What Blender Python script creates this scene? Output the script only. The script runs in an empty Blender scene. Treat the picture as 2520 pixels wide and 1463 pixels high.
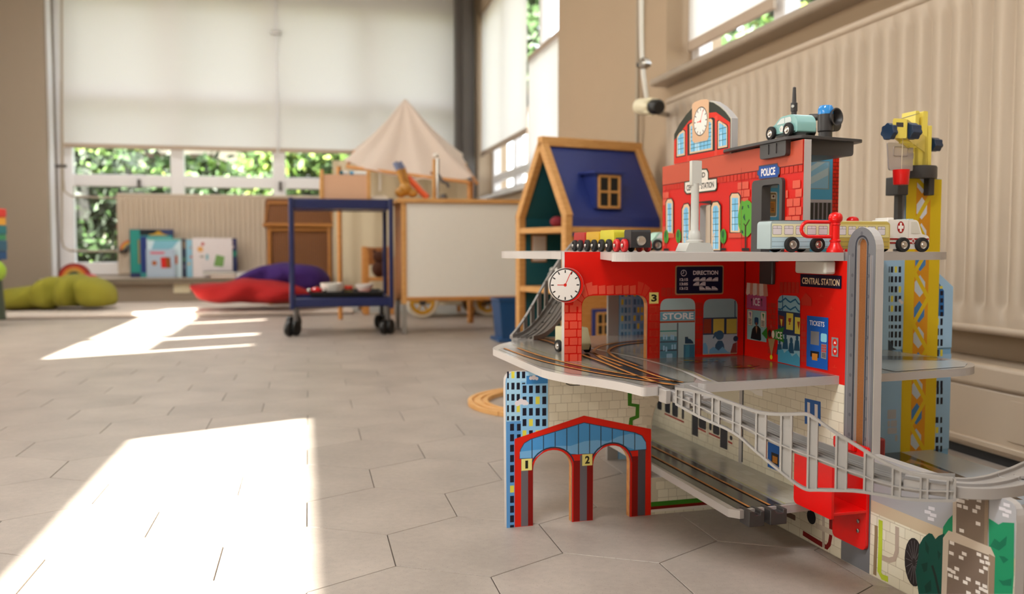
import bpy, bmesh, math, random
from mathutils import Vector, Matrix, geometry
random.seed(7)
scene = bpy.context.scene
C = scene.collection
PI = math.pi
# ------------------------------------------------------------------ camera
FPX, CAMH, HOR = 2200.0, 0.43, 610.0
PITCH = math.atan((731.5 - HOR) / FPX)
cam_d = bpy.data.cameras.new('camera')
cam_d.sensor_width = 36.0
cam_d.lens = 36.0 * FPX / 2520.0
cam_d.clip_start = 0.05
cam_d.dof.use_dof = True
cam_d.dof.focus_distance = 1.20
cam_d.dof.aperture_fstop = 4.3
cam_d.dof.aperture_blades = 7
cam = bpy.data.objects.new('camera', cam_d)
C.objects.link(cam)
cam.location = (0, 0, CAMH)
cam.rotation_euler = (PI / 2 - PITCH, 0, 0)
scene.camera = cam
# room frame (p along the window wall, q along the radiator wall) and toy frame (u, v)
RA, TA = math.radians(13.0), math.radians(16.15)
def RF(p, q, z): return Vector((p * math.cos(RA) - q * math.sin(RA), p * math.sin(RA) + q * math.cos(RA), z))
def TF(u, v, z): return Vector((u * math.cos(TA) - v * math.sin(TA), u * math.sin(TA) + v * math.cos(TA), z))
# ------------------------------------------------------------------ sky, sun, exposure
SUN_ELEV = math.radians(35.0)
sun_to = RF(0.9177, 0.397, 0) * math.cos(SUN_ELEV) + Vector((0, 0, -math.sin(SUN_ELEV)))
world = bpy.data.worlds.new('world')
scene.world = world
world.use_nodes = True
wn = world.node_tree
bgn = wn.nodes['Background']
sky = wn.nodes.new('ShaderNodeTexSky')
sky.sky_type = 'NISHITA'
sky.sun_disc = False
sky.sun_elevation = SUN_ELEV
sky.sun_rotation = math.atan2(-sun_to.x, -sun_to.y)
sky.air_density, sky.dust_density, sky.ozone_density = 1.0, 3.0, 1.0
mixn = wn.nodes.new('ShaderNodeMixRGB')
mixn.inputs[0].default_value = 0.55
mixn.inputs[2].default_value = (6.0, 5.9, 5.7, 1)
wn.links.new(sky.outputs[0], mixn.inputs[1])
wn.links.new(mixn.outputs[0], bgn.inputs[0])
bgn.inputs[1].default_value = 0.42
sun_d = bpy.data.lights.new('sun', 'SUN')
sun_d.energy = 26.0
sun_d.angle = math.radians(0.6)
sun_d.color = (1.0, 0.95, 0.86)
sun = bpy.data.objects.new('sun', sun_d)
C.objects.link(sun)
sun.rotation_euler = sun_to.to_track_quat('-Z', 'Y').to_euler()
sun.location = (0, 0, 8)
vs = scene.view_settings
vs.view_transform = 'Standard'
vs.look = 'None'
vs.gamma = 1.0
vs.use_curve_mapping = False
vs.exposure = 1.38
scene.cycles.use_denoising = True
scene.cycles.use_adaptive_sampling = True
scene.cycles.adaptive_threshold = 0.02
scene.cycles.max_bounces = 8
scene.cycles.diffuse_bounces = 4
scene.cycles.transparent_max_bounces = 12
scene.cycles.caustics_reflective = False
scene.cycles.caustics_refractive = False
scene.cycles.sample_clamp_indirect = 6.0

# ------------------------------------------------------------------ helpers
def ray(x, y):
    a, b = (x - 1260) / FPX, (731.5 - y) / FPX
    c, s = math.cos(PITCH), math.sin(PITCH)
    return Vector((a, c + b * s, -s + b * c))
CAMP = Vector((0, 0, CAMH))
def on_plane(x, y, P, n):
    d = ray(x, y)
    return CAMP + d * ((P - CAMP).dot(n) / d.dot(n))
def to_frame(P, ang):
    return (P.x * math.cos(ang) + P.y * math.sin(ang), -P.x * math.sin(ang) + P.y * math.cos(ang), P.z)
def px_depth(x, y, Y):                      # the point of a pixel's ray at distance Y in front of the camera
    d = ray(x, y)
    return CAMP + d * (Y / d.y)
VA, UB = 1.30, 0.774                        # planes of the two big toy panels
def pxA(x, y, v=VA):
    t = to_frame(on_plane(x, y, TF(0, v, 0), TF(0, 1, 0)), TA); return (t[0], t[2])
def pxB(x, y, u=UB):
    t = to_frame(on_plane(x, y, TF(u, 0, 0), TF(1, 0, 0)), TA); return (t[1], t[2])
def pxZ(x, y, z):
    t = to_frame(on_plane(x, y, Vector((0, 0, z)), Vector((0, 0, 1))), TA); return (t[0], t[1])
def pxW(x, y, q):
    t = to_frame(on_plane(x, y, RF(0, q, 0), RF(0, 1, 0)), RA); return (t[0], t[2])
def pxR(x, y, p):
    t = to_frame(on_plane(x, y, RF(p, 0, 0), RF(1, 0, 0)), RA); return (t[1], t[2])
CROP = {0: (0, 0, 1), 1: (1600, 200, 3.325), 2: (1840, 200, 3.325), 3: (1200, 560, 3.484), 4: (1580, 600, 4.063),
        5: (1220, 900, 3.483), 6: (1580, 920, 3.657), 7: (2040, 560, 3.325), 8: (1900, 1000, 3.16),
        9: (1620, 230, 3.568), 10: (1790, 380, 5.628), 11: (1640, 640, 5.625), 12: (1820, 640, 4.878),
        13: (2100, 1020, 5.224), 14: (1840, 960, 3.325), 15: (2140, 260, 3.659)}
def kc(n, x, y):
    a, b, s = CROP[n]
    return a + x / s, b + y / s

def lin(c):
    if isinstance(c, str):
        c = c.lstrip('#'); c = [int(c[i:i + 2], 16) / 255 for i in (0, 2, 4)]
    return tuple((x / 12.92 if x <= 0.04045 else ((x + 0.055) / 1.055) ** 2.4) for x in c) + (1.0,)
MATS = {}
def mat(name, col, rough=0.5, metal=0.0, var=0.06, scale=40.0, bump=0.0, bscale=200.0, spec=0.5, coat=0.0, emit=0.0, trans=0.0):
    if name in MATS: return MATS[name]
    m = bpy.data.materials.new(name); m.use_nodes = True
    nt = m.node_tree; b = nt.nodes['Principled BSDF']
    col = lin(col)
    if var > 0:
        tc = nt.nodes.new('ShaderNodeTexCoord'); nz = nt.nodes.new('ShaderNodeTexNoise'); nz.inputs['Scale'].default_value = scale
        nz.inputs['Detail'].default_value = 4
        rp = nt.nodes.new('ShaderNodeMapRange'); rp.inputs[3].default_value = 1 - var; rp.inputs[4].default_value = 1 + var
        mx = nt.nodes.new('ShaderNodeVectorMath'); mx.operation = 'SCALE'; mx.inputs[0].default_value = col[:3]
        nt.links.new(tc.outputs['Object'], nz.inputs['Vector']); nt.links.new(nz.outputs[0], rp.inputs[0])
        nt.links.new(rp.outputs[0], mx.inputs['Scale']); nt.links.new(mx.outputs[0], b.inputs['Base Color'])
    else:
        b.inputs['Base Color'].default_value = col
    b.inputs['Roughness'].default_value = rough; b.inputs['Metallic'].default_value = metal
    b.inputs['Specular IOR Level'].default_value = spec; b.inputs['Coat Weight'].default_value = coat
    b.inputs['Coat Roughness'].default_value = 0.08
    if trans: b.inputs['Transmission Weight'].default_value = trans
    if emit:
        b.inputs['Emission Color'].default_value = col; b.inputs['Emission Strength'].default_value = emit
    if bump > 0:
        tc2 = nt.nodes.new('ShaderNodeTexCoord'); n2 = nt.nodes.new('ShaderNodeTexNoise'); n2.inputs['Scale'].default_value = bscale
        bp = nt.nodes.new('ShaderNodeBump'); bp.inputs['Strength'].default_value = bump; bp.inputs['Distance'].default_value = 0.002
        nt.links.new(tc2.outputs['Object'], n2.inputs['Vector']); nt.links.new(n2.outputs[0], bp.inputs['Height'])
        nt.links.new(bp.outputs[0], b.inputs['Normal'])
    MATS[name] = m
    return m
def mat_wood(name, c1, c2, scale=30.0, rough=0.45, axis=(1, 1, 12)):
    if name in MATS: return MATS[name]
    m = bpy.data.materials.new(name); m.use_nodes = True
    nt = m.node_tree; b = nt.nodes['Principled BSDF']
    tc = nt.nodes.new('ShaderNodeTexCoord'); mp = nt.nodes.new('ShaderNodeMapping'); mp.inputs['Scale'].default_value = axis
    nz = nt.nodes.new('ShaderNodeTexNoise'); nz.inputs['Scale'].default_value = scale; nz.inputs['Detail'].default_value = 6
    nz.inputs['Distortion'].default_value = 1.2
    rp = nt.nodes.new('ShaderNodeValToRGB'); rp.color_ramp.elements[0].color = lin(c1); rp.color_ramp.elements[1].color = lin(c2)
    rp.color_ramp.elements[0].position = 0.3; rp.color_ramp.elements[1].position = 0.7
    nt.links.new(tc.outputs['Object'], mp.inputs[0]); nt.links.new(mp.outputs[0], nz.inputs['Vector'])
    nt.links.new(nz.outputs[0], rp.inputs[0]); nt.links.new(rp.outputs[0], b.inputs['Base Color'])
    b.inputs['Roughness'].default_value = rough
    MATS[name] = m
    return m
def mat_print(name, rough=0.35, coat=0.3, spec=0.5):
    m = bpy.data.materials.new(name); m.use_nodes = True
    nt = m.node_tree; b = nt.nodes['Principled BSDF']
    at = nt.nodes.new('ShaderNodeAttribute'); at.attribute_name = 'ink'
    nt.links.new(at.outputs['Color'], b.inputs['Base Color'])
    b.inputs['Roughness'].default_value = rough; b.inputs['Coat Weight'].default_value = coat; b.inputs['Coat Roughness'].default_value = 0.1; b.inputs['Specular IOR Level'].default_value = spec
    MATS[name] = m
    return m
M_PRINT = mat_print('printed_ink', 0.45, 0.0, 0.22)
M_GLOSS = mat_print('glossy_printed_ink', 0.2, 0.25)

def wm(o):
    m = o.matrix_basis.copy(); q = o.parent
    while q is not None:
        m = q.matrix_basis @ m; q = q.parent
    return m
class MB:
    """collects shapes; build() links them as one mesh object"""
    def __init__(s): s.v, s.f, s.m, s.c = [], [], [], []
    def add(s, vs, fs, m=0, c=None):
        o = len(s.v); s.v += [Vector(x) for x in vs]
        for f in fs: s.f.append([o + i for i in f]); s.m.append(m); s.c.append(c)
        return s
    def box(s, x0, x1, y0, y1, z0, z1, m=0):
        vs = [(x, y, z) for x in (x0, x1) for y in (y0, y1) for z in (z0, z1)]
        return s.add(vs, [(0, 1, 3, 2), (4, 6, 7, 5), (0, 4, 5, 1), (2, 3, 7, 6), (0, 2, 6, 4), (1, 5, 7, 3)], m)
    def prism(s, outer, holes, fn, c0, c1, m0=0, m1=None, ms=None):
        """polygon (a,b) with holes, extruded from c0 to c1; fn(a,b,c) gives the point"""
        m1 = m0 if m1 is None else m1; ms = m0 if ms is None else ms
        loops = [outer] + list(holes)
        tris = geometry.tessellate_polygon([[Vector((a, b, 0)) for a, b in L] for L in loops])
        flat = [p for L in loops for p in L]
        n = len(flat)
        s.add([fn(a, b, c0) for a, b in flat], tris, m0)
        s.add([fn(a, b, c1) for a, b in flat], tris, m1)
        for L in loops:
            k = len(L); vs = [fn(a, b, c0) for a, b in L] + [fn(a, b, c1) for a, b in L]
            s.add(vs, [(i, (i + 1) % k, k + (i + 1) % k, k + i) for i in range(k)], ms)
        return s
    def lathe(s, prof, org=(0, 0, 0), ax=(0, 0, 1), n=20, m=0, cap=True):
        org = Vector(org); ax = Vector(ax).normalized()
        t = ax.orthogonal().normalized(); w = ax.cross(t)
        vs, fs = [], []
        for r, h in prof:
            for i in range(n):
                a = 2 * PI * i / n
                vs.append(org + ax * h + (t * math.cos(a) + w * math.sin(a)) * r)
        for j in range(len(prof) - 1):
            for i in range(n):
                fs.append((j * n + i, j * n + (i + 1) % n, (j + 1) * n + (i + 1) % n, (j + 1) * n + i))
        if cap:
            fs.append(tuple(range(n))); fs.append(tuple((len(prof) - 1) * n + i for i in range(n)))
        return s.add(vs, fs, m)
    def cyl(s, p0, p1, r, r1=None, n=14, m=0):
        p0, p1 = Vector(p0), Vector(p1); L = (p1 - p0).length
        return s.lathe([(r, 0), (r if r1 is None else r1, L)], p0, p1 - p0, n, m)
    def tube(s, pts, r, n=10, m=0, closed=False):
        pts = [Vector(p) for p in pts]; k = len(pts); vs, fs = [], []
        up = None
        for i, p in enumerate(pts):
            a = pts[(i - 1) % k] if (closed or i > 0) else p
            b = pts[(i + 1) % k] if (closed or i < k - 1) else p
            d = (b - a).normalized()
            if up is None: up = d.orthogonal().normalized()
            up = (up - d * up.dot(d)).normalized(); w = d.cross(up)
            for j in range(n):
                t = 2 * PI * j / n; vs.append(p + (up * math.cos(t) + w * math.sin(t)) * r)
        for i in range(k if closed else k - 1):
            i2 = (i + 1) % k
            for j in range(n): fs.append((i * n + j, i * n + (j + 1) % n, i2 * n + (j + 1) % n, i2 * n + j))
        if not closed: fs += [tuple(range(n)), tuple((k - 1) * n + j for j in range(n))]
        return s.add(vs, fs, m)
    def sweep(s, pts, prof, m=0, up=(0, 0, 1), caps=True):
        """cross-section prof [(side, height)] carried along pts"""
        pts = [Vector(p) for p in pts]; up = Vector(up); k = len(pts); n = len(prof); vs, fs = [], []
        for i, p in enumerate(pts):
            d = (pts[min(i + 1, k - 1)] - pts[max(i - 1, 0)]); d = (d - up * d.dot(up)).normalized(); sd = d.cross(up)
            for a, b in prof: vs.append(p + sd * a + up * b)
        for i in range(k - 1):
            for j in range(n): fs.append((i * n + j, i * n + (j + 1) % n, (i + 1) * n + (j + 1) % n, (i + 1) * n + j))
        if caps:
            for base in (0, (k - 1) * n):
                for t in geometry.tessellate_polygon([[Vector((a, b, 0)) for a, b in prof]]): fs.append(tuple(base + q for q in t))
        return s.add(vs, fs, m)
    def ball(s, c, rx, ry=None, rz=None, n=14, k=8, m=0):
        ry = rx if ry is None else ry; rz = rx if rz is None else rz
        vs, fs = [(c[0], c[1], c[2] - rz)], []
        for j in range(1, k):
            t = -PI / 2 + PI * j / k
            for i in range(n): vs.append((c[0] + rx * math.cos(t) * math.cos(2 * PI * i / n), c[1] + ry * math.cos(t) * math.sin(2 * PI * i / n), c[2] + rz * math.sin(t)))
        vs.append((c[0], c[1], c[2] + rz)); L = len(vs) - 1
        for i in range(n):
            fs.append((0, 1 + (i + 1) % n, 1 + i)); fs.append((L, 1 + (k - 2) * n + i, 1 + (k - 2) * n + (i + 1) % n))
        for j in range(k - 2):
            for i in range(n): fs.append((1 + j * n + i, 1 + j * n + (i + 1) % n, 1 + (j + 1) * n + (i + 1) % n, 1 + (j + 1) * n + i))
        return s.add(vs, fs, m)
    def build(s, name, mats, parent=None, frame=None, bevel=0.0, seg=2, smooth=True, ang=38, base=None, local=False, subd=0):
        vs = [frame(*v) for v in s.v] if frame else s.v
        o = bpy.data.objects.new(name, bpy.data.meshes.new(name))
        if not local:
            if parent is not None:
                inv = wm(parent).inverted(); vs = [inv @ v for v in vs]
            else:
                if base is None:
                    lo = [min(v[i] for v in vs) for i in range(3)]; hi = [max(v[i] for v in vs) for i in range(3)]
                    base = Vector(((lo[0] + hi[0]) / 2, (lo[1] + hi[1]) / 2, lo[2]))
                o.location = base; vs = [v - Vector(base) for v in vs]
        me = o.data
        me.from_pydata([tuple(v) for v in vs], [], s.f)
        mats = mats if isinstance(mats, (list, tuple)) else [mats]
        for q in mats: me.materials.append(q)
        for p, k in zip(me.polygons, s.m): p.material_index = k
        if any(c is not None for c in s.c):
            at = me.attributes.new('ink', 'FLOAT_COLOR', 'FACE')
            for i, c in enumerate(s.c): at.data[i].color = c if c is not None else (0.5, 0.5, 0.5, 1)
        else:
            bm = bmesh.new(); bm.from_mesh(me)
            bmesh.ops.remove_doubles(bm, verts=bm.verts, dist=1e-6)
            bmesh.ops.recalc_face_normals(bm, faces=bm.faces); bm.to_mesh(me); bm.free()
        if smooth:
            for p in me.polygons: p.use_smooth = True
            me.set_sharp_from_angle(angle=math.radians(ang))
        C.objects.link(o)
        if parent is not None: o.parent = parent
        if bevel:
            b = o.modifiers.new('bevel', 'BEVEL'); b.width = bevel; b.segments = seg; b.limit_method = 'ANGLE'; b.angle_limit = math.radians(40)
        if subd:
            b = o.modifiers.new('subd', 'SUBSURF'); b.levels = b.render_levels = subd
        return o
def empty(name, loc, rz=0.0):
    o = bpy.data.objects.new(name, None); C.objects.link(o); o.location = loc; o.rotation_euler = (0, 0, rz); o.empty_display_size = 0.05
    return o
def tag(o, label, cat, group=None):
    o['label'] = label; o['category'] = cat
    if group: o['group'] = group
    return o
def struct(o, label=None):
    o['kind'] = 'structure'
    if label: o['label'] = label
    return o
def rpoly(pts, r, n=5):
    """round the corners of a polygon; r is one radius or one for each corner"""
    out = []; k = len(pts)
    for i, p in enumerate(pts):
        ri = r[i] if isinstance(r, (list, tuple)) else r
        P, A, B = Vector(p), Vector(pts[i - 1]), Vector(pts[(i + 1) % k])
        d1, d2 = (A - P), (B - P)
        if ri <= 0: out.append(tuple(p)); continue
        t = min(ri, d1.length * 0.49, d2.length * 0.49)
        a, b = P + d1.normalized() * t, P + d2.normalized() * t
        for j in range(n + 1):
            w = j / n; out.append(tuple(a * (1 - w) ** 2 + P * 2 * w * (1 - w) + b * w * w))
    return out
def arc(cx, cy, rx, ry, a0, a1, n=12):
    return [(cx + rx * math.cos(math.radians(a0 + (a1 - a0) * i / n)), cy + ry * math.sin(math.radians(a0 + (a1 - a0) * i / n))) for i in range(n + 1)]

TEXTS = {}
def text_mesh(s, bold=0.02):
    if (s, bold) in TEXTS: return TEXTS[(s, bold)]
    cu = bpy.data.curves.new('t', 'FONT'); cu.body = s; cu.offset = bold; cu.resolution_u = 4
    o = bpy.data.objects.new('t', cu); C.objects.link(o)
    me = bpy.data.meshes.new_from_object(o.evaluated_get(bpy.context.evaluated_depsgraph_get()))
    vs = [(v.co.x, v.co.y) for v in me.vertices]; fs = [tuple(p.vertices) for p in me.polygons]
    bpy.data.objects.remove(o); bpy.data.curves.remove(cu); bpy.data.meshes.remove(me)
    x0, x1 = min(v[0] for v in vs), max(v[0] for v in vs); y0, y1 = min(v[1] for v in vs), max(v[1] for v in vs)
    TEXTS[(s, bold)] = ([((x - x0) / (x1 - x0), (y - y0) / (y1 - y0)) for x, y in vs], fs)
    return TEXTS[(s, bold)]
for _t in (('STORE', .03), ('DIRECTION', .03), ('12:15', .03), ('13:05', .03), ('13:12', .03), ('1', .04), ('2', .04), ('3', .04), ('CENTRAL STATION', .025),
           ('TICKETS', .02), ('ICE', .02), ('POLICE', .035), ('GRAND', .03), ('CENTRAL  STATION', .03)): text_mesh(*_t)
class Ink:
    """flat print on a panel: coloured shapes in layers, given in photo or panel coordinates"""
    STEP = 0.00022
    def __init__(s, conv, put): s.conv, s.put, s.mb, s.crop, s.n, s.inc = conv, put, MB(), 0, 1, 0.03
    def k(s, x, y): return s.conv(*kc(s.crop, x, y))
    def raw(s, pts, col, n=None):
        if n is None: n = s.n; s.n += s.inc
        tr = geometry.tessellate_polygon([[Vector((a, b, 0)) for a, b in pts]])
        s.mb.add([s.put(a, b, n * s.STEP) for a, b in pts], tr, 0, lin(col))
    def poly(s, pts, col): s.raw([s.k(*p) for p in pts], col)
    def ab(s, x0, y0, x1, y1):
        ym, xm = (y0 + y1) / 2, (x0 + x1) / 2
        return s.k(x0, ym)[0], s.k(x1, ym)[0], s.k(xm, y0)[1], s.k(xm, y1)[1]
    def rect(s, x0, y0, x1, y1, col, r=0, top=False):
        a0, a1, b0, b1 = s.ab(x0, y0, x1, y1)
        p = [(a0, b0), (a1, b0), (a1, b1), (a0, b1)]
        if r: p = rpoly(p, [r, r, 0 if top else r, 0 if top else r])
        s.raw(p, col)
    def line(s, pts, w, col):
        q = [Vector(s.k(*p)) for p in pts]; s.rline(q, w, col)
    def rline(s, q, w, col):
        q = [Vector(x) for x in q]; L, Rr = [], []
        for i in range(len(q)):
            d = (q[min(i + 1, len(q) - 1)] - q[max(i - 1, 0)]).normalized(); n = Vector((-d.y, d.x)) * w / 2
            L.append(q[i] + n); Rr.append(q[i] - n)
        n0 = s.n; s.n += s.inc
        for i in range(len(q) - 1):
            s.mb.add([s.put(x.x, x.y, n0 * s.STEP) for x in (L[i], L[i + 1], Rr[i + 1], Rr[i])], [(0, 1, 2, 3)], 0, lin(col))
    def circ(s, x, y, r, col, n=24, e=1.0):
        c = s.k(x, y); rr = abs(s.k(x, y + r)[1] - c[1])
        s.raw([(c[0] + rr * e * math.cos(2 * PI * i / n), c[1] + rr * math.sin(2 * PI * i / n)) for i in range(n)], col)
        return c, rr
    def text(s, x0, y0, x1, y1, t, col, bold=0.02):
        a0, a1, b0, b1 = s.ab(x0, y0, x1, y1)
        vs, fs = text_mesh(t, bold); n = s.n; s.n += s.inc
        s.mb.add([s.put(a0 + (a1 - a0) * x, b1 + (b0 - b1) * y, n * s.STEP) for x, y in vs], fs, 0, lin(col))
    def build(s, name, parent, m=None): return s.mb.build(name, m or M_PRINT, parent, smooth=False)
def clock_face(ink, x, y, r, bezel, face, e=1.0):
    c, rr = ink.circ(x, y, r, bezel, 32, e); ink.circ(x, y, r * 0.93, face, 32, e)
    for i in range(12):
        a = i * PI / 6; sx, sy = math.sin(a), math.cos(a)
        ink.rline([(c[0] + sx * rr * .72 * e, c[1] + sy * rr * .72), (c[0] + sx * rr * .9 * e, c[1] + sy * rr * .9)], rr * .075, '#2c2a28')
    ink.circ(x, y, r * 0.1, '#d8281c', 14, e)
    return c, rr
# ================================================================== THE ROOM
M_WALL = mat('painted_wall', '#b59f85', 0.85, var=0.03, scale=3)
M_WALLF = mat('painted_wall_grey_beige', '#a39482', 0.85, var=0.03, scale=3)
M_CEIL = mat('ceiling_white', '#eae6de', 0.9, var=0.02, scale=3)
M_FRAME = mat('white_window_frame', '#e9e6e6', 0.4, var=0.02, scale=8)
M_SILLB = mat('brown_sill_edge', '#6f6250', 0.6, var=0.05)
M_RADI = mat('cream_enamel', '#c0ae98', 0.38, var=0.02, scale=6)
M_STEEL = mat('dark_steel', '#5a5450', 0.5, var=0.05, scale=8)
M_CHROME = mat('chrome', '#b8b4ae', 0.2, 1.0, var=0)
def mat_floor(name, dark=False):
    m = bpy.data.materials.new(name); m.use_nodes = True
    nt = m.node_tree; b = nt.nodes['Principled BSDF']
    ge = nt.nodes.new('ShaderNodeNewGeometry')
    def noise(sc, det, lo, hi, a, c):
        n = nt.nodes.new('ShaderNodeTexNoise'); n.inputs['Scale'].default_value = sc; n.inputs['Detail'].default_value = det
        nt.links.new(ge.outputs['Position'], n.inputs['Vector'])
        r = nt.nodes.new('ShaderNodeMapRange'); r.inputs[1].default_value = lo; r.inputs[2].default_value = hi; r.inputs[3].default_value = a; r.inputs[4].default_value = c
        nt.links.new(n.outputs[0], r.inputs[0]); return r.outputs[0]
    a = noise(7, 6, 0.3, 0.7, 0.88, 1.1); c = noise(90, 3, 0.3, 0.75, 0.93, 1.05); e = noise(420, 2, 0.62, 0.75, 1.0, 0.62)
    oi = nt.nodes.new('ShaderNodeObjectInfo')
    r = nt.nodes.new('ShaderNodeMapRange'); r.inputs[3].default_value = 0.95; r.inputs[4].default_value = 1.05
    nt.links.new(oi.outputs['Random'], r.inputs[0])
    p = None
    for q in (a, c, e, r.outputs[0]):
        if p is None: p = q; continue
        mm = nt.nodes.new('ShaderNodeMath'); mm.operation = 'MULTIPLY'; nt.links.new(p, mm.inputs[0]); nt.links.new(q, mm.inputs[1]); p = mm.outputs[0]
    v = nt.nodes.new('ShaderNodeVectorMath'); v.operation = 'SCALE'; v.inputs[0].default_value = lin('#4a403a' if dark else '#a59a90')[:3]
    nt.links.new(p, v.inputs['Scale']); nt.links.new(v.outputs[0], b.inputs['Base Color'])
    b.inputs['Roughness'].default_value = 0.42
    b.inputs['Specular IOR Level'].default_value = 0.45
    MATS[name] = m; return m
M_TILE = mat_floor('vinyl_floor_tile'); M_JOINT = mat_floor('floor_joint', True)
# floor: a dark bed and hexagonal vinyl tiles
HS = 0.1355                                            # side of a tile
HA = math.radians(42.8)
floor = MB().box(-7, 6, -6, 9, -0.05, -0.0016).build('floor', M_JOINT, smooth=False)
struct(floor, 'grey-brown vinyl floor of large hexagonal tiles')
def hexmesh(gap=0.0009):
    mb = MB(); R = HS - gap
    pts = [(R * math.cos(HA + i * PI / 3 + PI / 6 - PI / 6), R * math.sin(HA + i * PI / 3)) for i in range(6)]
    R2 = R - 0.0006
    p2 = [(R2 * math.cos(HA + i * PI / 3), R2 * math.sin(HA + i * PI / 3)) for i in range(6)]
    vs = [(x, y, -0.0015) for x, y in pts] + [(x, y, -0.0005) for x, y in pts] + [(x, y, 0) for x, y in p2]
    fs = [(i, (i + 1) % 6, 6 + (i + 1) % 6, 6 + i) for i in range(6)] + [(6 + i, 6 + (i + 1) % 6, 12 + (i + 1) % 6, 12 + i) for i in range(6)] + [tuple(range(12, 18))]
    return mb.add(vs, fs)
# lattice of centres: neighbours are sqrt(3) sides apart, across each edge
A1 = Vector((math.cos(HA + PI / 6), math.sin(HA + PI / 6))) * HS * math.sqrt(3)
A2 = Vector((math.cos(HA + PI / 2), math.sin(HA + PI / 2))) * HS * math.sqrt(3)
H0 = Vector((-0.0575, 1.2785))
cells = []
for i in range(-70, 71):
    for j in range(-70, 71):
        c = H0 + A1 * i + A2 * j
        t = to_frame(Vector((c.x, c.y, 0)), RA)
        if not (-2.5 < t[0] < 1.42 and -2.2 < t[1] < 7.6): continue
        cells.append(c)
def view_size(c):
    if c.y < 0.75 or abs(c.x) > 0.62 * c.y + 0.12: return 0
    return 1 / c.length
cells.sort(key=lambda c: -view_size(c))
proto = hexmesh().build('floor_tile', M_TILE, local=True, smooth=False)
proto.parent = floor
fl = wm(floor).inverted()
proto.location = fl @ Vector((cells[0].x, cells[0].y, 0))
for c in cells[1:290]:
    o = proto.copy(); C.objects.link(o); o.parent = floor; o.location = fl @ Vector((c.x, c.y, 0))
rest = MB(); hm = hexmesh()
for c in cells[290:]:
    rest.add([v + Vector((c.x, c.y, 0)) for v in hm.v], hm.f)
rest = rest.build('floor_tile_field', M_TILE, floor, smooth=False); rest['kind'] = 'stuff'

PW, QW = 1.42, 7.50                                    # inner faces of the radiator wall and the window wall
CEIL = 2.75
# ---- radiator wall (on the right), with two window openings
def RB(mb, p0, p1, q0, q1, z0, z1, m=0): return mb.box(p0, p1, q0, q1, z0, z1, m)
N0, N1, NS, NT = -1.2, 3.40, 1.10, 2.35                # near window: q range, sill, head
W0, W1, WS, WT = 4.98, 7.36, 0.84, 2.35                # far window
wr = MB()
for q0, q1, z0, z1 in ((-1.6, N0, 0, CEIL), (N0, N1, 0, NS - .03), (N0, N1, NT, CEIL), (N1, W0, 0, CEIL), (W0, W1, 0, WS), (W0, W1, WT, CEIL), (W1, QW + .3, 0, CEIL)):
    RB(wr, PW, PW + .24, q0, q1, z0, z1)
wall_r = struct(wr.build('wall_right', M_WALL, frame=RF, smooth=False), 'beige wall behind the radiator')
# ---- window wall (at the back)
FW0, FW1, FS, FT = -1.80, 1.30, 0.215, 2.42
wf = MB()
for p0, p1, z0, z1 in ((-2.72, FW0 - .06, 0, CEIL), (FW0 - .06, FW1, 0, FS), (FW0 - .06, FW1, FT, CEIL), (FW1, PW + .24, 0, CEIL)):
    wf.box(p0, p1, QW, QW + .24, z0, z1)
wall_f = struct(wf.build('wall_back', M_WALLF, frame=RF, smooth=False), 'grey-beige wall around the wide window')
mb = MB().box(-2.6, -1.865, 7.30, QW, 0, CEIL)
struct(mb.build('wall_pier', M_WALLF, frame=RF, smooth=False), 'plain beige wall left of the wide window')
mb = MB().box(-2.72, PW + .24, -2.4, QW + .24, CEIL, CEIL + .1)
struct(mb.build('ceiling', M_CEIL, frame=RF, smooth=False))
PL = -2.6                                              # inner face of the window wall on the left, outside the picture
LWIN = ((-1.6, 1.19, .75, 2.075), (2.98, 5.4, .75, 1.90))
wl_ = MB()
for q0, q1, z0, z1 in ((-2.2, -1.6, 0, CEIL), (-1.6, 1.19, 0, .75), (-1.6, 1.19, 2.075, CEIL), (1.19, 2.98, 0, CEIL), (2.98, 5.4, 0, .75), (2.98, 5.4, 1.90, CEIL), (5.4, QW, 0, CEIL)):
    wl_.box(PL - .12, PL, q0, q1, z0, z1)
struct(wl_.build('wall_left', M_WALLF, frame=RF, smooth=False), 'window wall left of the camera')
struct(MB().box(PL - .12, PW + .24, -2.4, -2.2, 0, CEIL).build('wall_behind', M_WALLF, frame=RF, smooth=False), 'plain wall behind the camera')
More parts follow.
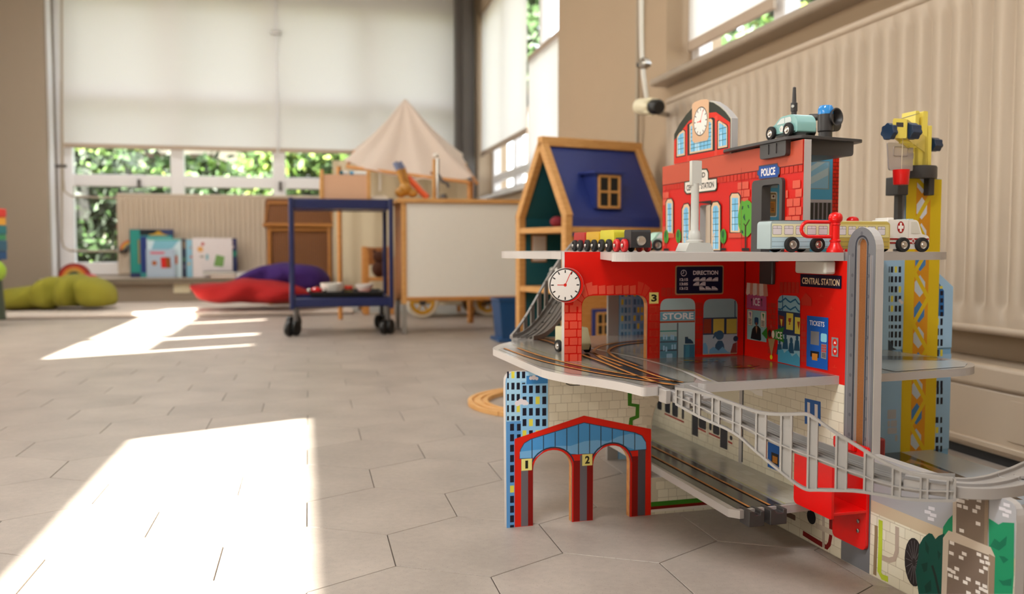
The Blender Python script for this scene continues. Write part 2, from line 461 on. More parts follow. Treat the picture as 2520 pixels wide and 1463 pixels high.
# ---- back window: frame members, panes
def mat_glass():
    m = bpy.data.materials.new('window_glass'); m.use_nodes = True; nt = m.node_tree
    b = nt.nodes['Principled BSDF']; nt.nodes.remove(b)
    t = nt.nodes.new('ShaderNodeBsdfTransparent'); t.inputs[0].default_value = (.97, .98, .98, 1)
    g = nt.nodes.new('ShaderNodeBsdfGlossy'); g.inputs['Roughness'].default_value = 0.02
    mx = nt.nodes.new('ShaderNodeMixShader')
    mx.inputs[0].default_value = 0.035; nt.links.new(t.outputs[0], mx.inputs[1]); nt.links.new(g.outputs[0], mx.inputs[2])
    nt.links.new(mx.outputs[0], nt.nodes['Material Output'].inputs[0]); return m
M_GLASS = mat_glass()
def mat_cloth(name, col, trans, weave=900):
    m = bpy.data.materials.new(name); m.use_nodes = True; nt = m.node_tree
    b = nt.nodes['Principled BSDF']; nt.nodes.remove(b)
    tc = nt.nodes.new('ShaderNodeTexCoord'); nz = nt.nodes.new('ShaderNodeTexNoise'); nz.inputs['Scale'].default_value = weave
    rp = nt.nodes.new('ShaderNodeMapRange'); rp.inputs[3].default_value = .94; rp.inputs[4].default_value = 1.04
    mx0 = nt.nodes.new('ShaderNodeVectorMath'); mx0.operation = 'SCALE'; mx0.inputs[0].default_value = lin(col)[:3]
    nt.links.new(tc.outputs['Object'], nz.inputs['Vector']); nt.links.new(nz.outputs[0], rp.inputs[0]); nt.links.new(rp.outputs[0], mx0.inputs['Scale'])
    d = nt.nodes.new('ShaderNodeBsdfDiffuse'); t = nt.nodes.new('ShaderNodeBsdfTranslucent')
    nt.links.new(mx0.outputs[0], d.inputs[0]); nt.links.new(mx0.outputs[0], t.inputs[0])
    mx = nt.nodes.new('ShaderNodeMixShader'); mx.inputs[0].default_value = trans
    nt.links.new(d.outputs[0], mx.inputs[1]); nt.links.new(t.outputs[0], mx.inputs[2])
    nt.links.new(mx.outputs[0], nt.nodes['Material Output'].inputs[0]); MATS[name] = m; return m
M_BLIND = mat_cloth('roller_blind_cloth', '#e2dfda', 0.29)
M_BLIND2 = mat_cloth('white_screen_cloth', '#eae7e2', 0.42)
win = empty('window_1', RF((FW0 + FW1) / 2, QW, 0), RA); struct(win, 'wide white-framed window behind the blinds')
QF = QW + .06                                          # frame plane
PV = [FW0, -.98, -.20, .55, FW1]                        # mullion lines
for i, p in enumerate(PV):
    w = .05 if 0 < i < 4 else .055
    MB().box(p - w, p + w, QF - .03, QF + .05, FS, FT).build('mullion', M_FRAME, win, RF, bevel=.006)
for z, h in ((FS + .05, .05), (.955, .045), (1.60, .04), (FT - .04, .04)):
    MB().box(FW0, FW1, QF - .024, QF + .045, z - h, z + h).build('window_rail', M_FRAME, win, RF, bevel=.006)
for i in range(4):
    for z0, z1 in ((FS + .1, .91), (1.0, 1.56), (1.64, FT - .08)):
        MB().box(PV[i] + .05, PV[i + 1] - .05, QF + .008, QF + .012, z0, z1).build('pane', M_GLASS, win, RF, smooth=False)
for x in (342, 690):                                   # window stays
    p, z = pxW(x, 468, QF - .05)
    MB().box(p - .012, p + .012, QF - .06, QF - .02, .89, .965).build('stay_handle', M_STEEL, win, RF, bevel=.003)
# jamb strip at the left of the window
struct(MB().box(-1.865, FW0 - .06, QW - .14, QW + .02, .2, FT).build('trim_1', M_FRAME, frame=RF, bevel=.004), 'white strip at the left edge of the window')
# window ledge with dark edge
led = struct(MB().box(-1.87, 1.30, 6.98, QW + .02, .165, .205).build('trim_2', M_WALLF, frame=RF, bevel=.004), 'low ledge under the wide window')
MB().box(-1.87, 1.30, 6.972, 6.982, .178, .2).build('ledge_edge', M_SILLB, led, RF)
struct(MB().box(-1.87, 1.30, 7.06, QW, 0, .165).build('wall_under_window', M_WALLF, frame=RF, smooth=False), 'low wall under the window ledge')
# ---- roller blinds of the back window
def blind(name, q, p0, p1, z0, z1, label, mt, fr=RF, hem='#b8a592'):
    mb = MB(); n = 18
    for i in range(n + 1):
        for zz in (z0, z1):
            mb.v.append(Vector((p0 + (p1 - p0) * i / n, q + .004 * math.sin(i * 1.3), zz)))
    for i in range(n): mb.f.append([2 * i, 2 * i + 2, 2 * i + 3, 2 * i + 1]); mb.m.append(0); mb.c.append(None)
    e = empty(name, fr((p0 + p1) / 2, q, z0)); tag(e, label, 'blind', 'roller blinds')
    mb.build('blind_cloth', mt, e, fr)
    MB().box(p0, p1, q - .009, q + .009, z0 - .022, z0 + .012).build('hem_bar', mat('blind_hem', hem, .7, var=.03), e, fr, bevel=.004)
    MB().cyl((p0, q + .02, z1), (p1, q + .02, z1), .028).build('roller', M_FRAME, e, fr)
    return e
QB = 7.455
b1 = blind('roller_blind', QB, -1.80, -.215, 1.215, 2.55, 'left wide roller blind of the back window, pulled down low', M_BLIND)
b2 = blind('roller_blind', QB, -.195, 1.24, 1.215, 2.55, 'wide roller blind behind the cloth canopy, right half of back window', M_BLIND)
ch = MB().cyl((-.205, QB - .03, 1.23), (-.205, QB - .03, 2.55), .006, n=6)
ch.build('pull_chain', M_FRAME, b2, RF)
MB().box(-.245, -.165, QB - .045, QB - .02, 2.115, 2.145).build('chain_clip', M_CHROME, b2, RF, bevel=.006)
# dark steel column in the corner
cp = pxR(1143, 300, 1.36)
st = MB()
x0 = pxW(1120, 300, 7.30)[0]; x1 = pxW(1166, 300, 7.30)[0]
st.box(x0, x1, 7.26, 7.36, .0, CEIL).box(x0 + .05, x1 - .04, 7.22, 7.26, 0, CEIL)
struct(st.build('column_corner', M_STEEL, frame=RF, bevel=.004), 'dark grey steel post in the window corner')
# ---- windows in the radiator wall
def side_window(n, q0, q1, zs, zt, mull, label, depth=.11, rails=()):
    w = empty('window_%d' % n, RF(PW + depth, (q0 + q1) / 2, zs), RA); struct(w, label)
    pf = PW + depth
    for q in [q0 + .03] + mull + [q1 - .03]:
        MB().box(pf, pf + .06, q - .035, q + .035, zs, zt).build('mullion', M_FRAME, w, RF, bevel=.005)
    for z in [zs + .03] + list(rails) + [zt - .03]:
        MB().box(pf + .004, pf + .055, q0, q1, z - .03, z + .03).build('window_rail', M_FRAME, w, RF, bevel=.005)
    qs = [q0 + .03] + mull + [q1 - .03]
    for i in range(len(qs) - 1):
        MB().box(pf + .028, pf + .032, qs[i] + .035, qs[i + 1] - .035, zs + .06, zt - .06).build('pane', M_GLASS, w, RF, smooth=False)
    return w
w2 = side_window(2, N0, N1, NS, NT, [2.72, 1.4, .1], 'long window above the near radiator')
w3 = side_window(3, W0, W1, WS, WT, [5.79, 6.55], 'side window between the steel post and the beige wall', rails=(1.0,))
# near sill with rounded nose
sill = MB().box(PW - .075, PW + .13, N0, N1, NS - .03, NS)
struct(sill.build('trim_3', mat('sill_stone', '#ab9c8a', .4, var=.04), frame=RF, bevel=.012, seg=3), 'window sill above the near radiator')
struct(MB().box(PW - .03, PW + .13, W0, W1, WS - .03, WS).build('trim_4', M_FRAME, frame=RF, bevel=.008), 'white sill of the far side window')
# blinds and screens of the side windows
def sblind(name, p, q0, q1, z0, z1, label, mt, hem=True):
    e = empty(name, RF(p, (q0 + q1) / 2, z0)); tag(e, label, 'blind', 'roller blinds')
    mb = MB(); n = 10
    for i in range(n + 1):
        for zz in (z0, z1): mb.v.append(Vector((p + .003 * math.sin(i * 1.7), q0 + (q1 - q0) * i / n, zz)))
    for i in range(n): mb.f.append([2 * i, 2 * i + 2, 2 * i + 3, 2 * i + 1]); mb.m.append(0); mb.c.append(None)
    mb.build('blind_cloth', mt, e, RF)
    if hem: MB().box(p - .008, p + .008, q0, q1, z0 - .03, z0 + .012).build('hem_bar', mat('blind_hem', '#b8a592', .7, var=.03), e, RF, bevel=.004)
    MB().cyl((p + .018, q0, z1), (p + .018, q1, z1), .024).build('roller', M_FRAME, e, RF)
    return e
sblind('roller_blind', PW + .02, 5.80, 7.34, 1.215, 2.4, 'narrow roller blind beside the steel post in the corner', M_BLIND2)
sc = sblind('window_screen', PW + .03, W0 + .01, 5.785, .86, 1.66, 'white half-height screen in the side window next to the beige wall', M_BLIND2, hem=False)
MB().box(PW + .02, PW + .04, W0 + .01, 5.785, 1.655, 1.69).build('top_bar', mat('blind_hem', '#b8a592', .7), sc, RF, bevel=.004)
sblind('roller_blind', PW + .085, 2.70, N1 - .03, 1.24, 2.34, 'roller blind with brown hem above the near sill', M_BLIND2)
sblind('roller_blind', PW + .085, N0 + .05, 2.62, 1.50, 2.34, 'unseen raised blind added to the near window to limit skylight', M_BLIND2)  # added above the picture, unseen; it only limits the skylight

# ---- windows in the left wall (outside the picture; the sun comes through them)
for n_, (q0, q1, zs, zt) in enumerate(LWIN):
    w = empty('window_%d' % (4 + n_), RF(PL - .06, (q0 + q1) / 2, zs), RA); struct(w, 'window in the wall left of the camera')
    for q in [q0 + .02, q1 - .02] + ([] if n_ == 0 else [3.74]):
        MB().box(PL - .085, PL - .04, q - (.045 if q == 3.74 else .02), q + (.045 if q == 3.74 else .02), zs, zt).build('mullion', M_FRAME, w, RF)
    for z in (zs + .02, zt - .012): MB().box(PL - .085, PL - .04, q0, q1, z - .02, z + .012).build('window_rail', M_FRAME, w, RF)
    MB().box(PL - .064, PL - .060, q0 + .04, q1 - .04, zs + .03, zt - .02).build('pane', M_GLASS, w, RF, smooth=False)
sblind('window_screen', PL - .03, -1.58, 1.17, .77, 1.675, 'white screen in the window left of the camera', mat_cloth('dense_screen_cloth', '#d8d4cc', .12), hem=False)
sblind('window_screen', PL - .03, 3.0, 5.38, .77, 1.205, 'white screen low in the farther left window', M_BLIND2, hem=False)
for q0, q1, lb_ in ((3.09, 3.55, 'near'), (3.62, 4.46, 'middle'), (4.53, 5.38, 'far')):
    sblind('roller_blind', PL - .02, q0, q1, 1.53, 1.89, lb_ + ' roller blind of the farther left window', M_BLIND2)

# ---- flat ceiling lamps, unseen above the picture, added to brighten the room
M_FILL = mat('fill_lamp_diffuser', '#fffaf4', .5, var=0, emit=1.0)
def added_fill_lamp(p, q, label, power):
    e = empty('added_fill_lamp', RF(p, q, CEIL - .06), RA); tag(e, label, 'lamp', 'added fill lamps')
    MB().box(p - .62, p + .62, q - .32, q + .32, CEIL - .05, CEIL).build('housing', M_FRAME, e, RF, bevel=.004)
    MB().box(p - .60, p + .60, q - .30, q + .30, CEIL - .056, CEIL - .05).build('diffuser', M_FILL, e, RF)
    d = bpy.data.lights.new('fill_light', 'AREA'); d.shape = 'RECTANGLE'; d.size, d.size_y = 1.2, .6; d.energy = power; d.color = (.93, .97, 1.0)
    o = bpy.data.objects.new('fill_light', d); C.objects.link(o); o.parent = e; o.location = (0, 0, -.004)
for p, q, pw_, lb_ in ((-.7, -.1, 24, 'added fill lamp above the camera'), (-1.3, 3.0, 6, 'added fill lamp above the open floor'), (-1.0, 5.4, 10, 'added fill lamp above the trolley')): added_fill_lamp(p, q, lb_, pw_)
# ---- radiators
def radiator(name, along, p_face, a0, a1, z0, z1, zr0, zr1, pitch, depth, label, thick=.07):
    """ribbed panel radiator; along(a, d, z) gives the point (d = depth behind the face)"""
    r = empty(name, along((a0 + a1) / 2, thick / 2, z0)); tag(r, label, 'radiator')
    prof = []; a = a0 + .03; w = pitch
    prof.append((a0, 0))
    while a + w < a1 - .02:
        prof += [(a + w * .0, 0), (a + w * .12, depth), (a + w * .34, depth), (a + w * .46, 0)]; a += w
    prof.append((a1, 0))
    mb = MB()
    e = .018
    for i in range(len(prof) - 1):
        (x0, d0), (x1, d1) = prof[i], prof[i + 1]
        mb.add([along(x0, 0, z0), along(x1, 0, z0), along(x1, 0, zr0), along(x0, 0, zr0)], [(0, 1, 2, 3)])
        mb.add([along(x0, 0, zr0), along(x1, 0, zr0), along(x1, d1, zr0 + e), along(x0, d0, zr0 + e)], [(0, 1, 2, 3)])
        mb.add([along(x0, d0, zr0 + e), along(x1, d1, zr0 + e), along(x1, d1, zr1 - e), along(x0, d0, zr1 - e)], [(0, 1, 2, 3)])
        mb.add([along(x0, d0, zr1 - e), along(x1, d1, zr1 - e), along(x1, 0, zr1), along(x0, 0, zr1)], [(0, 1, 2, 3)])
        mb.add([along(x0, 0, zr1), along(x1, 0, zr1), along(x1, 0, z1 - .012), along(x0, 0, z1 - .012)], [(0, 1, 2, 3)])
    mb.build('ribbed_front', M_RADI, r, ang=60)
    bk = MB()
    bk.add([along(a, d, z) for a in (a0, a1) for d in (depth + .004, thick) for z in (z0 + .004, z1 - .02)], [(0, 1, 3, 2), (4, 6, 7, 5), (0, 4, 5, 1), (2, 3, 7, 6), (0, 2, 6, 4), (1, 5, 7, 3)])
    bk.build('body', M_RADI, r, smooth=False)
    MB().tube([along(a0, .006, z1 - .008), along(a1, .006, z1 - .008)], .0125, 10).build('top_rail', M_RADI, r)
    MB().tube([along(a0, .006, z0 + .004), along(a1, .006, z0 + .004)], .010, 10).build('bottom_rail', M_RADI, r)
    g = MB(); k = 0; a = a0 + .01
    while a < a1 - .02:
        g.add([along(x, d, z) for x in (a, a + pitch * .55) for d in (.012, thick - .004) for z in (z1 - .02, z1 - .008)], [(0, 1, 3, 2), (4, 6, 7, 5), (0, 4, 5, 1), (2, 3, 7, 6), (0, 2, 6, 4), (1, 5, 7, 3)]); a += pitch
    g.build('top_grille', M_RADI, r, smooth=False)
    for a in (a0, a1):
        s = .006 if a == a0 else -.006
        MB().add([along(x, d, z) for x in (a - abs(s) / 2, a + abs(s) / 2) for d in (.0, thick) for z in (z0, z1 - .005)], [(0, 1, 3, 2), (4, 6, 7, 5), (0, 4, 5, 1), (2, 3, 7, 6), (0, 2, 6, 4), (1, 5, 7, 3)]).build('side_cover', M_RADI, r, smooth=False)
    return r
radiator('radiator', lambda a, d, z: RF(1.33 + d, a, z), 1.33, .55, 3.175, .262, .985, .305, .945, .0595, .012, 'long cream ribbed radiator on the wall behind the toy station')
radiator('radiator', lambda a, d, z: RF(a, 7.30 + d, z), 7.30, pxW(288, 500, 7.3)[0], pxW(836, 500, 7.3)[0], .232, .838, .27, .80, .0375, .009, 'cream radiator under the wide back window, behind the books', .06)
# cream duct box on the floor under the near radiator
bx = empty('duct_box', RF(1.37, 1.3, 0)); tag(bx, 'long cream metal duct box on the floor under the near radiator', 'duct')
MB().box(1.324, 1.42, .45, 2.80, .02, .150).build('body', M_RADI, bx, RF, bevel=.006)
MB().box(1.318, 1.42, .45, 2.80, .148, .198).build('lid', M_RADI, bx, RF, bevel=.010, seg=3)
MB().box(1.317, 1.326, .45, 2.80, .03, .044).build('ledge', M_RADI, bx, RF, bevel=.003)
pl = MB()
pl.prism(rpoly([(.62, .055), (1.46, .055), (1.46, .135), (.62, .135)], .012), [], lambda a, b, c: (c, a, b), 1.3215, 1.3245)
pl.build('access_plate', M_RADI, bx, RF, bevel=.001)
MB().box(1.335, 1.41, .45, 2.80, 0, .02).build('foot', mat('black_rubber', '#1c1a1a', .7), bx, RF)
# pipes, valve and thermostat at the radiator's far end
M_PIPE = mat('white_pipe', '#e2ddd2', .35, var=.02)
M_PIPED = mat('beige_pipe', '#a89a86', .4, var=.03)
q, z = pxR(1571, 300, 1.40)
pp = tag(MB().cyl((1.395, q, .0), (1.395, q, CEIL), .009, n=12).build('wall_pipe', M_PIPED, frame=RF), 'thin vertical heating pipe on the beige wall', 'pipe')
th = empty('thermostat_valve', RF(1.36, 3.25, .9)); tag(th, 'cream radiator thermostat with black ribbed end and white tube', 'thermostat')
c0, c1, c2 = px_depth(1573, 263, 3.34), px_depth(1606, 263, 3.24), px_depth(1636, 264, 3.15)
MB().lathe([(.020, 0), (.030, .006), (.031, .05), (.029, .09), (.024, .105)], c0, c1 - c0, 20).build('body', mat('cream_plastic', '#e9dfbf', .4, var=.02), th)
hd = MB().lathe([(.023, 0), (.027, .01), (.027, .045), (.020, .055)], c1, c2 - c1, 20)
hd.build('head', mat('black_plastic', '#1a1918', .4, var=.02), th)
ax = (c2 - c1).normalized(); t1 = ax.orthogonal().normalized(); t2 = ax.cross(t1)
for i in range(9):
    a = 2 * PI * i / 9; d = (t1 * math.cos(a) + t2 * math.sin(a))
    MB().cyl(c1 - ax * .03 + d * .0285, c1 + ax * .012 + d * .0285, .0045, n=6).build('rib', mat('cream_plastic', '#e9dfbf', .4), th)
tb = [px_depth(1578, -900, 3.35), px_depth(1578, -300, 3.35)] + [px_depth(x, y, 3.35) for x, y in ((1578, -40), (1578, 60), (1579, 130), (1583, 185), (1589, 225), (1592, 245))]
MB().tube(tb, .0085, 8).build('tube', M_PIPE, th)
MB().tube([c0 + (c1 - c0) * .5, c0 + (c1 - c0) * .5 + RF(.05, 0, -.02), RF(1.365, 3.20, .93), RF(1.365, 3.16, .93)], .010, 10).build('valve_stub', M_CHROME, th)
vk = px_depth(1598, 158, 3.36); vd = RF(-1, -.3, 0).normalized()
v2 = MB().lathe([(.012, 0), (.02, .012), (.021, .035), (.012, .042)], vk, vd, 16)
v2.build('valve_knob', M_CHROME, th)
MB().cyl(px_depth(1566, 160, 3.37), px_depth(1598, 160, 3.37), .008).build('pipe_clip', M_STEEL, th)
# pipes at the back radiator
bp = empty('heating_pipes', RF(-1.8, 7.4, .2)); tag(bp, 'pair of thin grey heating pipes beside the back radiator', 'pipe')
def wp(x, y, q=7.33): p, z = pxW(x, y, q); return RF(p, q, z)
for pts in (((152, -60), (152, 120), (153, 300), (155, 440), (158, 470), (175, 483), (230, 486), (290, 487)), ((151, 200), (152, 500), (152, 590), (156, 608), (172, 617), (230, 619), (300, 618))):
    MB().tube([wp(*q) for q in pts], .008, 8).build('pipe', M_PIPED, bp)
MB().cyl(wp(136, 409), wp(164, 409), .013, n=10).build('pipe_clip', M_STEEL, bp)
MB().lathe([(.014, 0), (.026, .01), (.026, .05), (.015, .06)], wp(294, 616, 7.3), RF(1, -.2, 0), 14).build('valve_knob', mat('dark_valve', '#4a423c', .5), bp)
# socket on the low wall
sk = empty('wall_socket', RF(-.85, 7.05, .08)); tag(sk, 'cream double wall socket under the window ledge', 'socket')
p, z = pxW(448, 710, 7.05)
MB().box(p - .06, p + .06, 7.045, 7.06, z - .035, z + .035).build('plate', mat('cream_plastic', '#e9dfbf', .4), sk, RF, bevel=.004)
for s in (-.03, .03): MB().cyl((p + s, 7.047, z), (p + s, 7.041, z), .018).build('outlet', mat('cream_plastic', '#e9dfbf', .4), sk, RF)

# ================================================================== THE TOY STATION
M_RED = mat('red_paint', '#d8170b', .42, var=.02, scale=20, spec=.25)
M_GREYP = mat('pale_grey_paint', '#b4afac', .42, var=.04, scale=25)
M_TOYG = mat('grey_plastic', '#9d9894', .4, var=.03, scale=60)
M_TOYGL = mat('light_grey_plastic', '#c4c4bd', .35, var=.02, scale=60)
M_CHAR = mat('charcoal_plastic', '#3d3a3a', .42, var=.04, scale=60)
M_REDP = mat('red_plastic', '#e00b0a', .28, var=.02, scale=60)
M_MDF = mat_wood('cut_fibreboard', '#a9682c', '#c98a48', 60, .6, (1, 1, 1))
M_CREAMP = mat('cream_paint', '#e2ddca', .38, var=.02, scale=20, coat=.2)
M_TOWER = mat('tower_blue_paint', '#7fb6e2', .35, var=.02, scale=20, coat=.2)
st = empty('toy_train_station', TF(UB, VA, 0), TA)
tag(st, 'large red wooden toy railway station with three decks on the floor', 'toy station')
DZ3, DZ2, DZ1 = .4235, .2535, .072
TH = .0115
fA = lambda a, b, c: (a, c, b)
fB = lambda a, b, c: (c, a, b)
fD = lambda a, b, c: (a, b, c)
# ---- panel A (cross wall, faces the viewer): piers, tower, arches
arch1 = [(.410, 0), (.410, .090)] + arc(.442, .088, .032, .0285, 180, 0, 14) + [(.474, .09), (.474, 0)]
arch2 = [(.509, 0), (.509, .090)] + arc(.5405, .088, .0315, .0295, 180, 0, 14) + [(.572, .09), (.572, 0)]
outA = [(.368, 0)] + rpoly([(.367, .1), (.366, .2405), (.45, .2405)], [0, .016, 0]) + [(.4605, .2405), (.4605, DZ3), (.52, DZ3), (.52, DZ3 - TH), (.786, DZ3 - TH), (.786, .588), (.948, .588), (.948, DZ3 - TH),
        (1.083, DZ3 - TH), (1.083, .55), (1.157, .55), (1.157, .385)] + [(1.187, .362), (1.187, 0)] + [(.609, 0), (.572, 0)] + arch2[::-1][1:] + [(.474, 0)] + arch1[::-1][1:]
tun = [(.609, .0605), (.7735, .0605), (.7735, .226), (.690, .226)] + arc(.690, .140, .081, .086, 96, 180, 12)
door3 = rpoly([(.489, DZ2), (.600, DZ2), (.600, .3555), (.489, .3555)], [0, 0, .019, .019], 6)
pa = MB(); pa.prism(outA, [tun, door3], fA, VA, VA + .012, 0, 1, 2)
panelA = pa.build('cross_wall', [M_TOWER, M_CREAMP, M_GREYP], st, TF, smooth=False)
M_A = panelA
# wood-coloured cut edges inside the arches
def liner(poly, t0, t1, name='arch_edge', mt=M_MDF, inset=.0006, par=panelA, fn=fA):
    mb = MB(); k = len(poly); cx = sum(p[0] for p in poly) / k; cy = sum(p[1] for p in poly) / k
    q = [(a + (cx - a) * inset / max(.01, abs(cx - a) + 1e-6) * .8, b + (cy - b) * inset / max(.01, abs(cy - b) + 1e-6) * .3) for a, b in poly]
    for i in range(k - 1):
        (a, b), (c, d) = q[i], q[i + 1]
        if max(b, d) < .001: continue
        mb.add([fn(a, b, t0), fn(c, d, t0), fn(c, d, t1), fn(a, b, t1)], [(0, 1, 2, 3)])
    return mb.build(name, mt, par, TF, smooth=False)
for p in (arch1, arch2, tun[3:] + tun[:1], door3[1:] + door3[:1]): liner(p, VA + .0002, VA + .0118)
# ---- panel B (long wall, runs towards the viewer): front end, lift shaft, back wall, facade, gable
outB = [(.748, 0)] + rpoly([(.748, .1), (.748, .1595), (.82, .1595)], [0, .022, 0])[1:-1] + [(.979, .1595), (.9805, .428)] + \
       [(1.009 - .0285 * math.cos(math.radians(a)), .428 + .029 * math.sin(math.radians(a))) for a in range(0, 181, 12)] + \
       [(1.038, DZ3 - TH), (1.142, DZ3 - TH), (1.142, .588), (1.350, .588)] + \
       [(1.350, .647), (1.368, .661), (1.386, .672), (1.410, .6835), (1.4355, .6895), (1.462, .690), (1.488, .6855), (1.512, .6765), (1.538, .6630), (1.561, .6455)] + \
       [(1.561, .588), (1.609, .588), (1.609, DZ3 - TH), (1.66, DZ3 - TH), (1.66, 0)]
slot = [(.9985, .135)] + [(1.0080 - .0095 * math.cos(math.radians(a)), .433 + .0095 * math.sin(math.radians(a))) for a in range(0, 181, 20)] + [(1.0175, .135)]
dl, dr = pxB(1877, 520)[0], pxB(1926, 520)[0]
doorP = rpoly([(dr, DZ3 - .0005), (dr, .5275), (dl, .5275), (dl, DZ3 - .0005)], [0, .006, .006, 0])
ml, mr = pxB(1722, 560)[0], pxB(1752, 560)[0]
doorM = rpoly([(mr, DZ3 - .0005), (mr, .5060), (ml, .5060), (ml, DZ3 - .0005)], [0, .006, .006, 0])
pb = MB(); pb.prism(outB, [slot, doorP, doorM], fB, UB, UB + .012, 0, 1, 2)
panelB = pb.build('long_wall', [M_CREAMP, M_CREAMP, M_GREYP], st, TF, smooth=False)
MB().box(UB + .004, UB + .0115, .998, 1.018, .136, .441).build('cork_strip', mat('cork', '#8f5a2c', .8, var=.25, scale=500), panelB, TF)
# ---- decks
M_DECK = mat('deck_grey_gloss', '#b2ada7', .16, var=.03, scale=30, coat=.3)
M_DECKB = mat('deck_blue_gloss', '#b9c4cf', .16, var=.03, scale=30, coat=.3)
d2 = rpoly([(.400, 1.217), (.4175, 1.157), (.4405, 1.128), (.462, 1.078), (.470, 1.030), (.494, 1.0325), (.497, 1.045), (.556, 1.047), (.559, 1.036), (.774, 1.0505), (.871, 1.053), (1.0217, 1.069), (1.067, 1.1216), (1.05, 1.30),
            (1.05, 1.60), (.98, 1.665), (.485, 1.676), (.466, 1.612), (.43, 1.57), (.400, 1.51)], [.02, .02, .02, .02, .006, .004, 0, 0, .004, 0, 0, .03, .03, .02, .03, .03, .004, .004, .02, .02])
deck2 = MB().prism(d2, [], fD, DZ2 - TH, DZ2, 1, 0, 1).build('middle_deck', [M_DECK, M_GREYP], st, TF, smooth=False)
d3 = rpoly([(.52, 1.302), (.47, 1.13), (.445, 1.075), (.46, 1.06), (.774, 1.046), (.774, 1.140), (.786, 1.140), (.786, 1.046), (.98, 1.10), (1.022, 1.13), (1.035, 1.16), (1.03, 1.30), (1.03, 1.62), (.97, 1.68),
            (.80, 1.74), (.60, 1.72), (.485, 1.665), (.43, 1.56), (.415, 1.48), (.425, 1.40), (.459, 1.36), (.459, 1.3125), (.52, 1.3125)],
           [0, 0, .01, .01, 0, 0, 0, 0, .03, .02, .02, .02, .03, .03, .03, .03, .03, .03, .03, .02, 0, 0, 0])
deck3 = MB().prism(d3, [], fD, DZ3 - TH, DZ3, 0, 0, 0).build('upper_deck', [M_GREYP], st, TF, smooth=False)
d1 = [(.6213, 1.079), (.632, 1.066), (.774, 1.075), (.786, 1.075), (.786, .97), (1.15, .97), (1.15, 1.299), (1.15, 1.34), (1.10, 1.62), (.70, 1.64), (.634, 1.60), (.628, 1.30)]
deck1 = MB().prism(d1, [], fD, DZ1 - TH, DZ1, 1, 0, 1).build('lower_deck', [M_DECK, M_GREYP], st, TF, smooth=False)
# ---- clock on the left pier
cA = pxA(1390, 702)
ck = MB().lathe([(.0268, 0), (.0268, .010)], (cA[0], VA - .0005, cA[1]), (0, -1, 0), 40)
clock = ck.build('clock', [M_GREYP], st, TF)
MB().lathe([(.0262, .0), (.0262, .0012)], (cA[0], VA - .0100, cA[1]), (0, -1, 0), 40).build('red_rim', M_RED, clock, TF)
ink = Ink(lambda x, y: pxA(x, y, VA - .0115), lambda a, b, n: TF(a, VA - .0112 - n, b))
c, rr = clock_face(ink, 1391, 702, 41, '#3a3634', '#eeeae6')
ink.rline([c, (c[0] - rr * .5, c[1] + .0002)], rr * .05, '#d8281c'); ink.rline([c, (c[0] + rr * .28, c[1] + rr * .6), (c[0] + rr * .42, c[1] + rr * .82)], rr * .045, '#d8281c')
ink.build('clock_dial', clock)

# ================================================================== PRINT ON PANEL A
putA = lambda a, b, n: TF(a, VA - .0002 - n, b)
def tiles(ink, a0, a1, b0, b1, w, h, base, line, lw, skip=None, jit=.25, cols=None):
    """printed tile pattern: pale blocks with thin lines between"""
    ink.raw([(a0, b0), (a1, b0), (a1, b1), (a0, b1)], line)
    n = ink.n; ink.inc, keep = 0, ink.inc
    r = 0; b = b0
    rnd = random.Random(3)
    sgn = 1 if a1 > a0 else -1
    lo, hi = min(a0, a1), max(a0, a1)
    while b < b1 - .001:
        a = lo - (w * .5 if r % 2 else 0)
        while a < hi:
            ww = w * (1 + jit * (rnd.random() - .5)); x0, x1 = max(a + lw / 2, lo), min(a + ww - lw / 2, hi); y0, y1 = b + lw / 2, min(b + h - lw / 2, b1)
            if x1 - x0 > .001 and y1 > y0 and not (skip and skip((x0 + x1) / 2, (y0 + y1) / 2)):
                ink.raw(rpoly([(x0, y0), (x1, y0), (x1, y1), (x0, y1)], .0012, 2), base if not cols else rnd.choice(cols))
            a += ww
        b += h; r += 1
    ink.inc = keep; ink.n += .05
iA = Ink(pxA, putA)
def inkpoly_h(ink, outer, holes, col):
    L = [outer] + holes
    tr = geometry.tessellate_polygon([[Vector((a, b, 0)) for a, b in q] for q in L]); fl = [p for q in L for p in q]
    ink.mb.add([ink.put(a, b, ink.n * ink.STEP) for a, b in fl], tr, 0, lin(col)); ink.n += ink.inc
HALL = '#d8170b'
inkpoly_h(iA, [(.4605, DZ2 - .001), (.774, DZ2 - .001), (.774, DZ3 - TH), (.52, DZ3 - TH), (.52, DZ3), (.4605, DZ3)], [[(a, max(b, DZ2)) for a, b in door3]], HALL)
# lower wall: pale tiles right of the tower (cut around the tunnel), then the tower
def clipcells(ink, a0, a1, b0, b1, inside, col, step=.004):
    ink.inc, keep = 0, ink.inc
    b = b0
    while b < b1 - 1e-6:
        a = a0; run = None
        while a <= a1 + 1e-6:
            ok = a < a1 - 1e-6 and inside(a + step / 2, b + step / 2)
            if ok and run is None: run = a
            if not ok and run is not None:
                ink.raw([(run, b), (a, b), (a, min(b + step, b1)), (run, min(b + step, b1))], col); run = None
            a += step
        b += step
    ink.inc = keep; ink.n += .05
def in_tun(a, b):
    if b < .0605: return False
    if b < .140 or a > .690: return .609 <= a and b < .226
    return ((a - .690) / .081) ** 2 + ((b - .140) / .086) ** 2 <= 1
TILEC = ['#e0dac6', '#e4dfcc', '#dcd6c2']
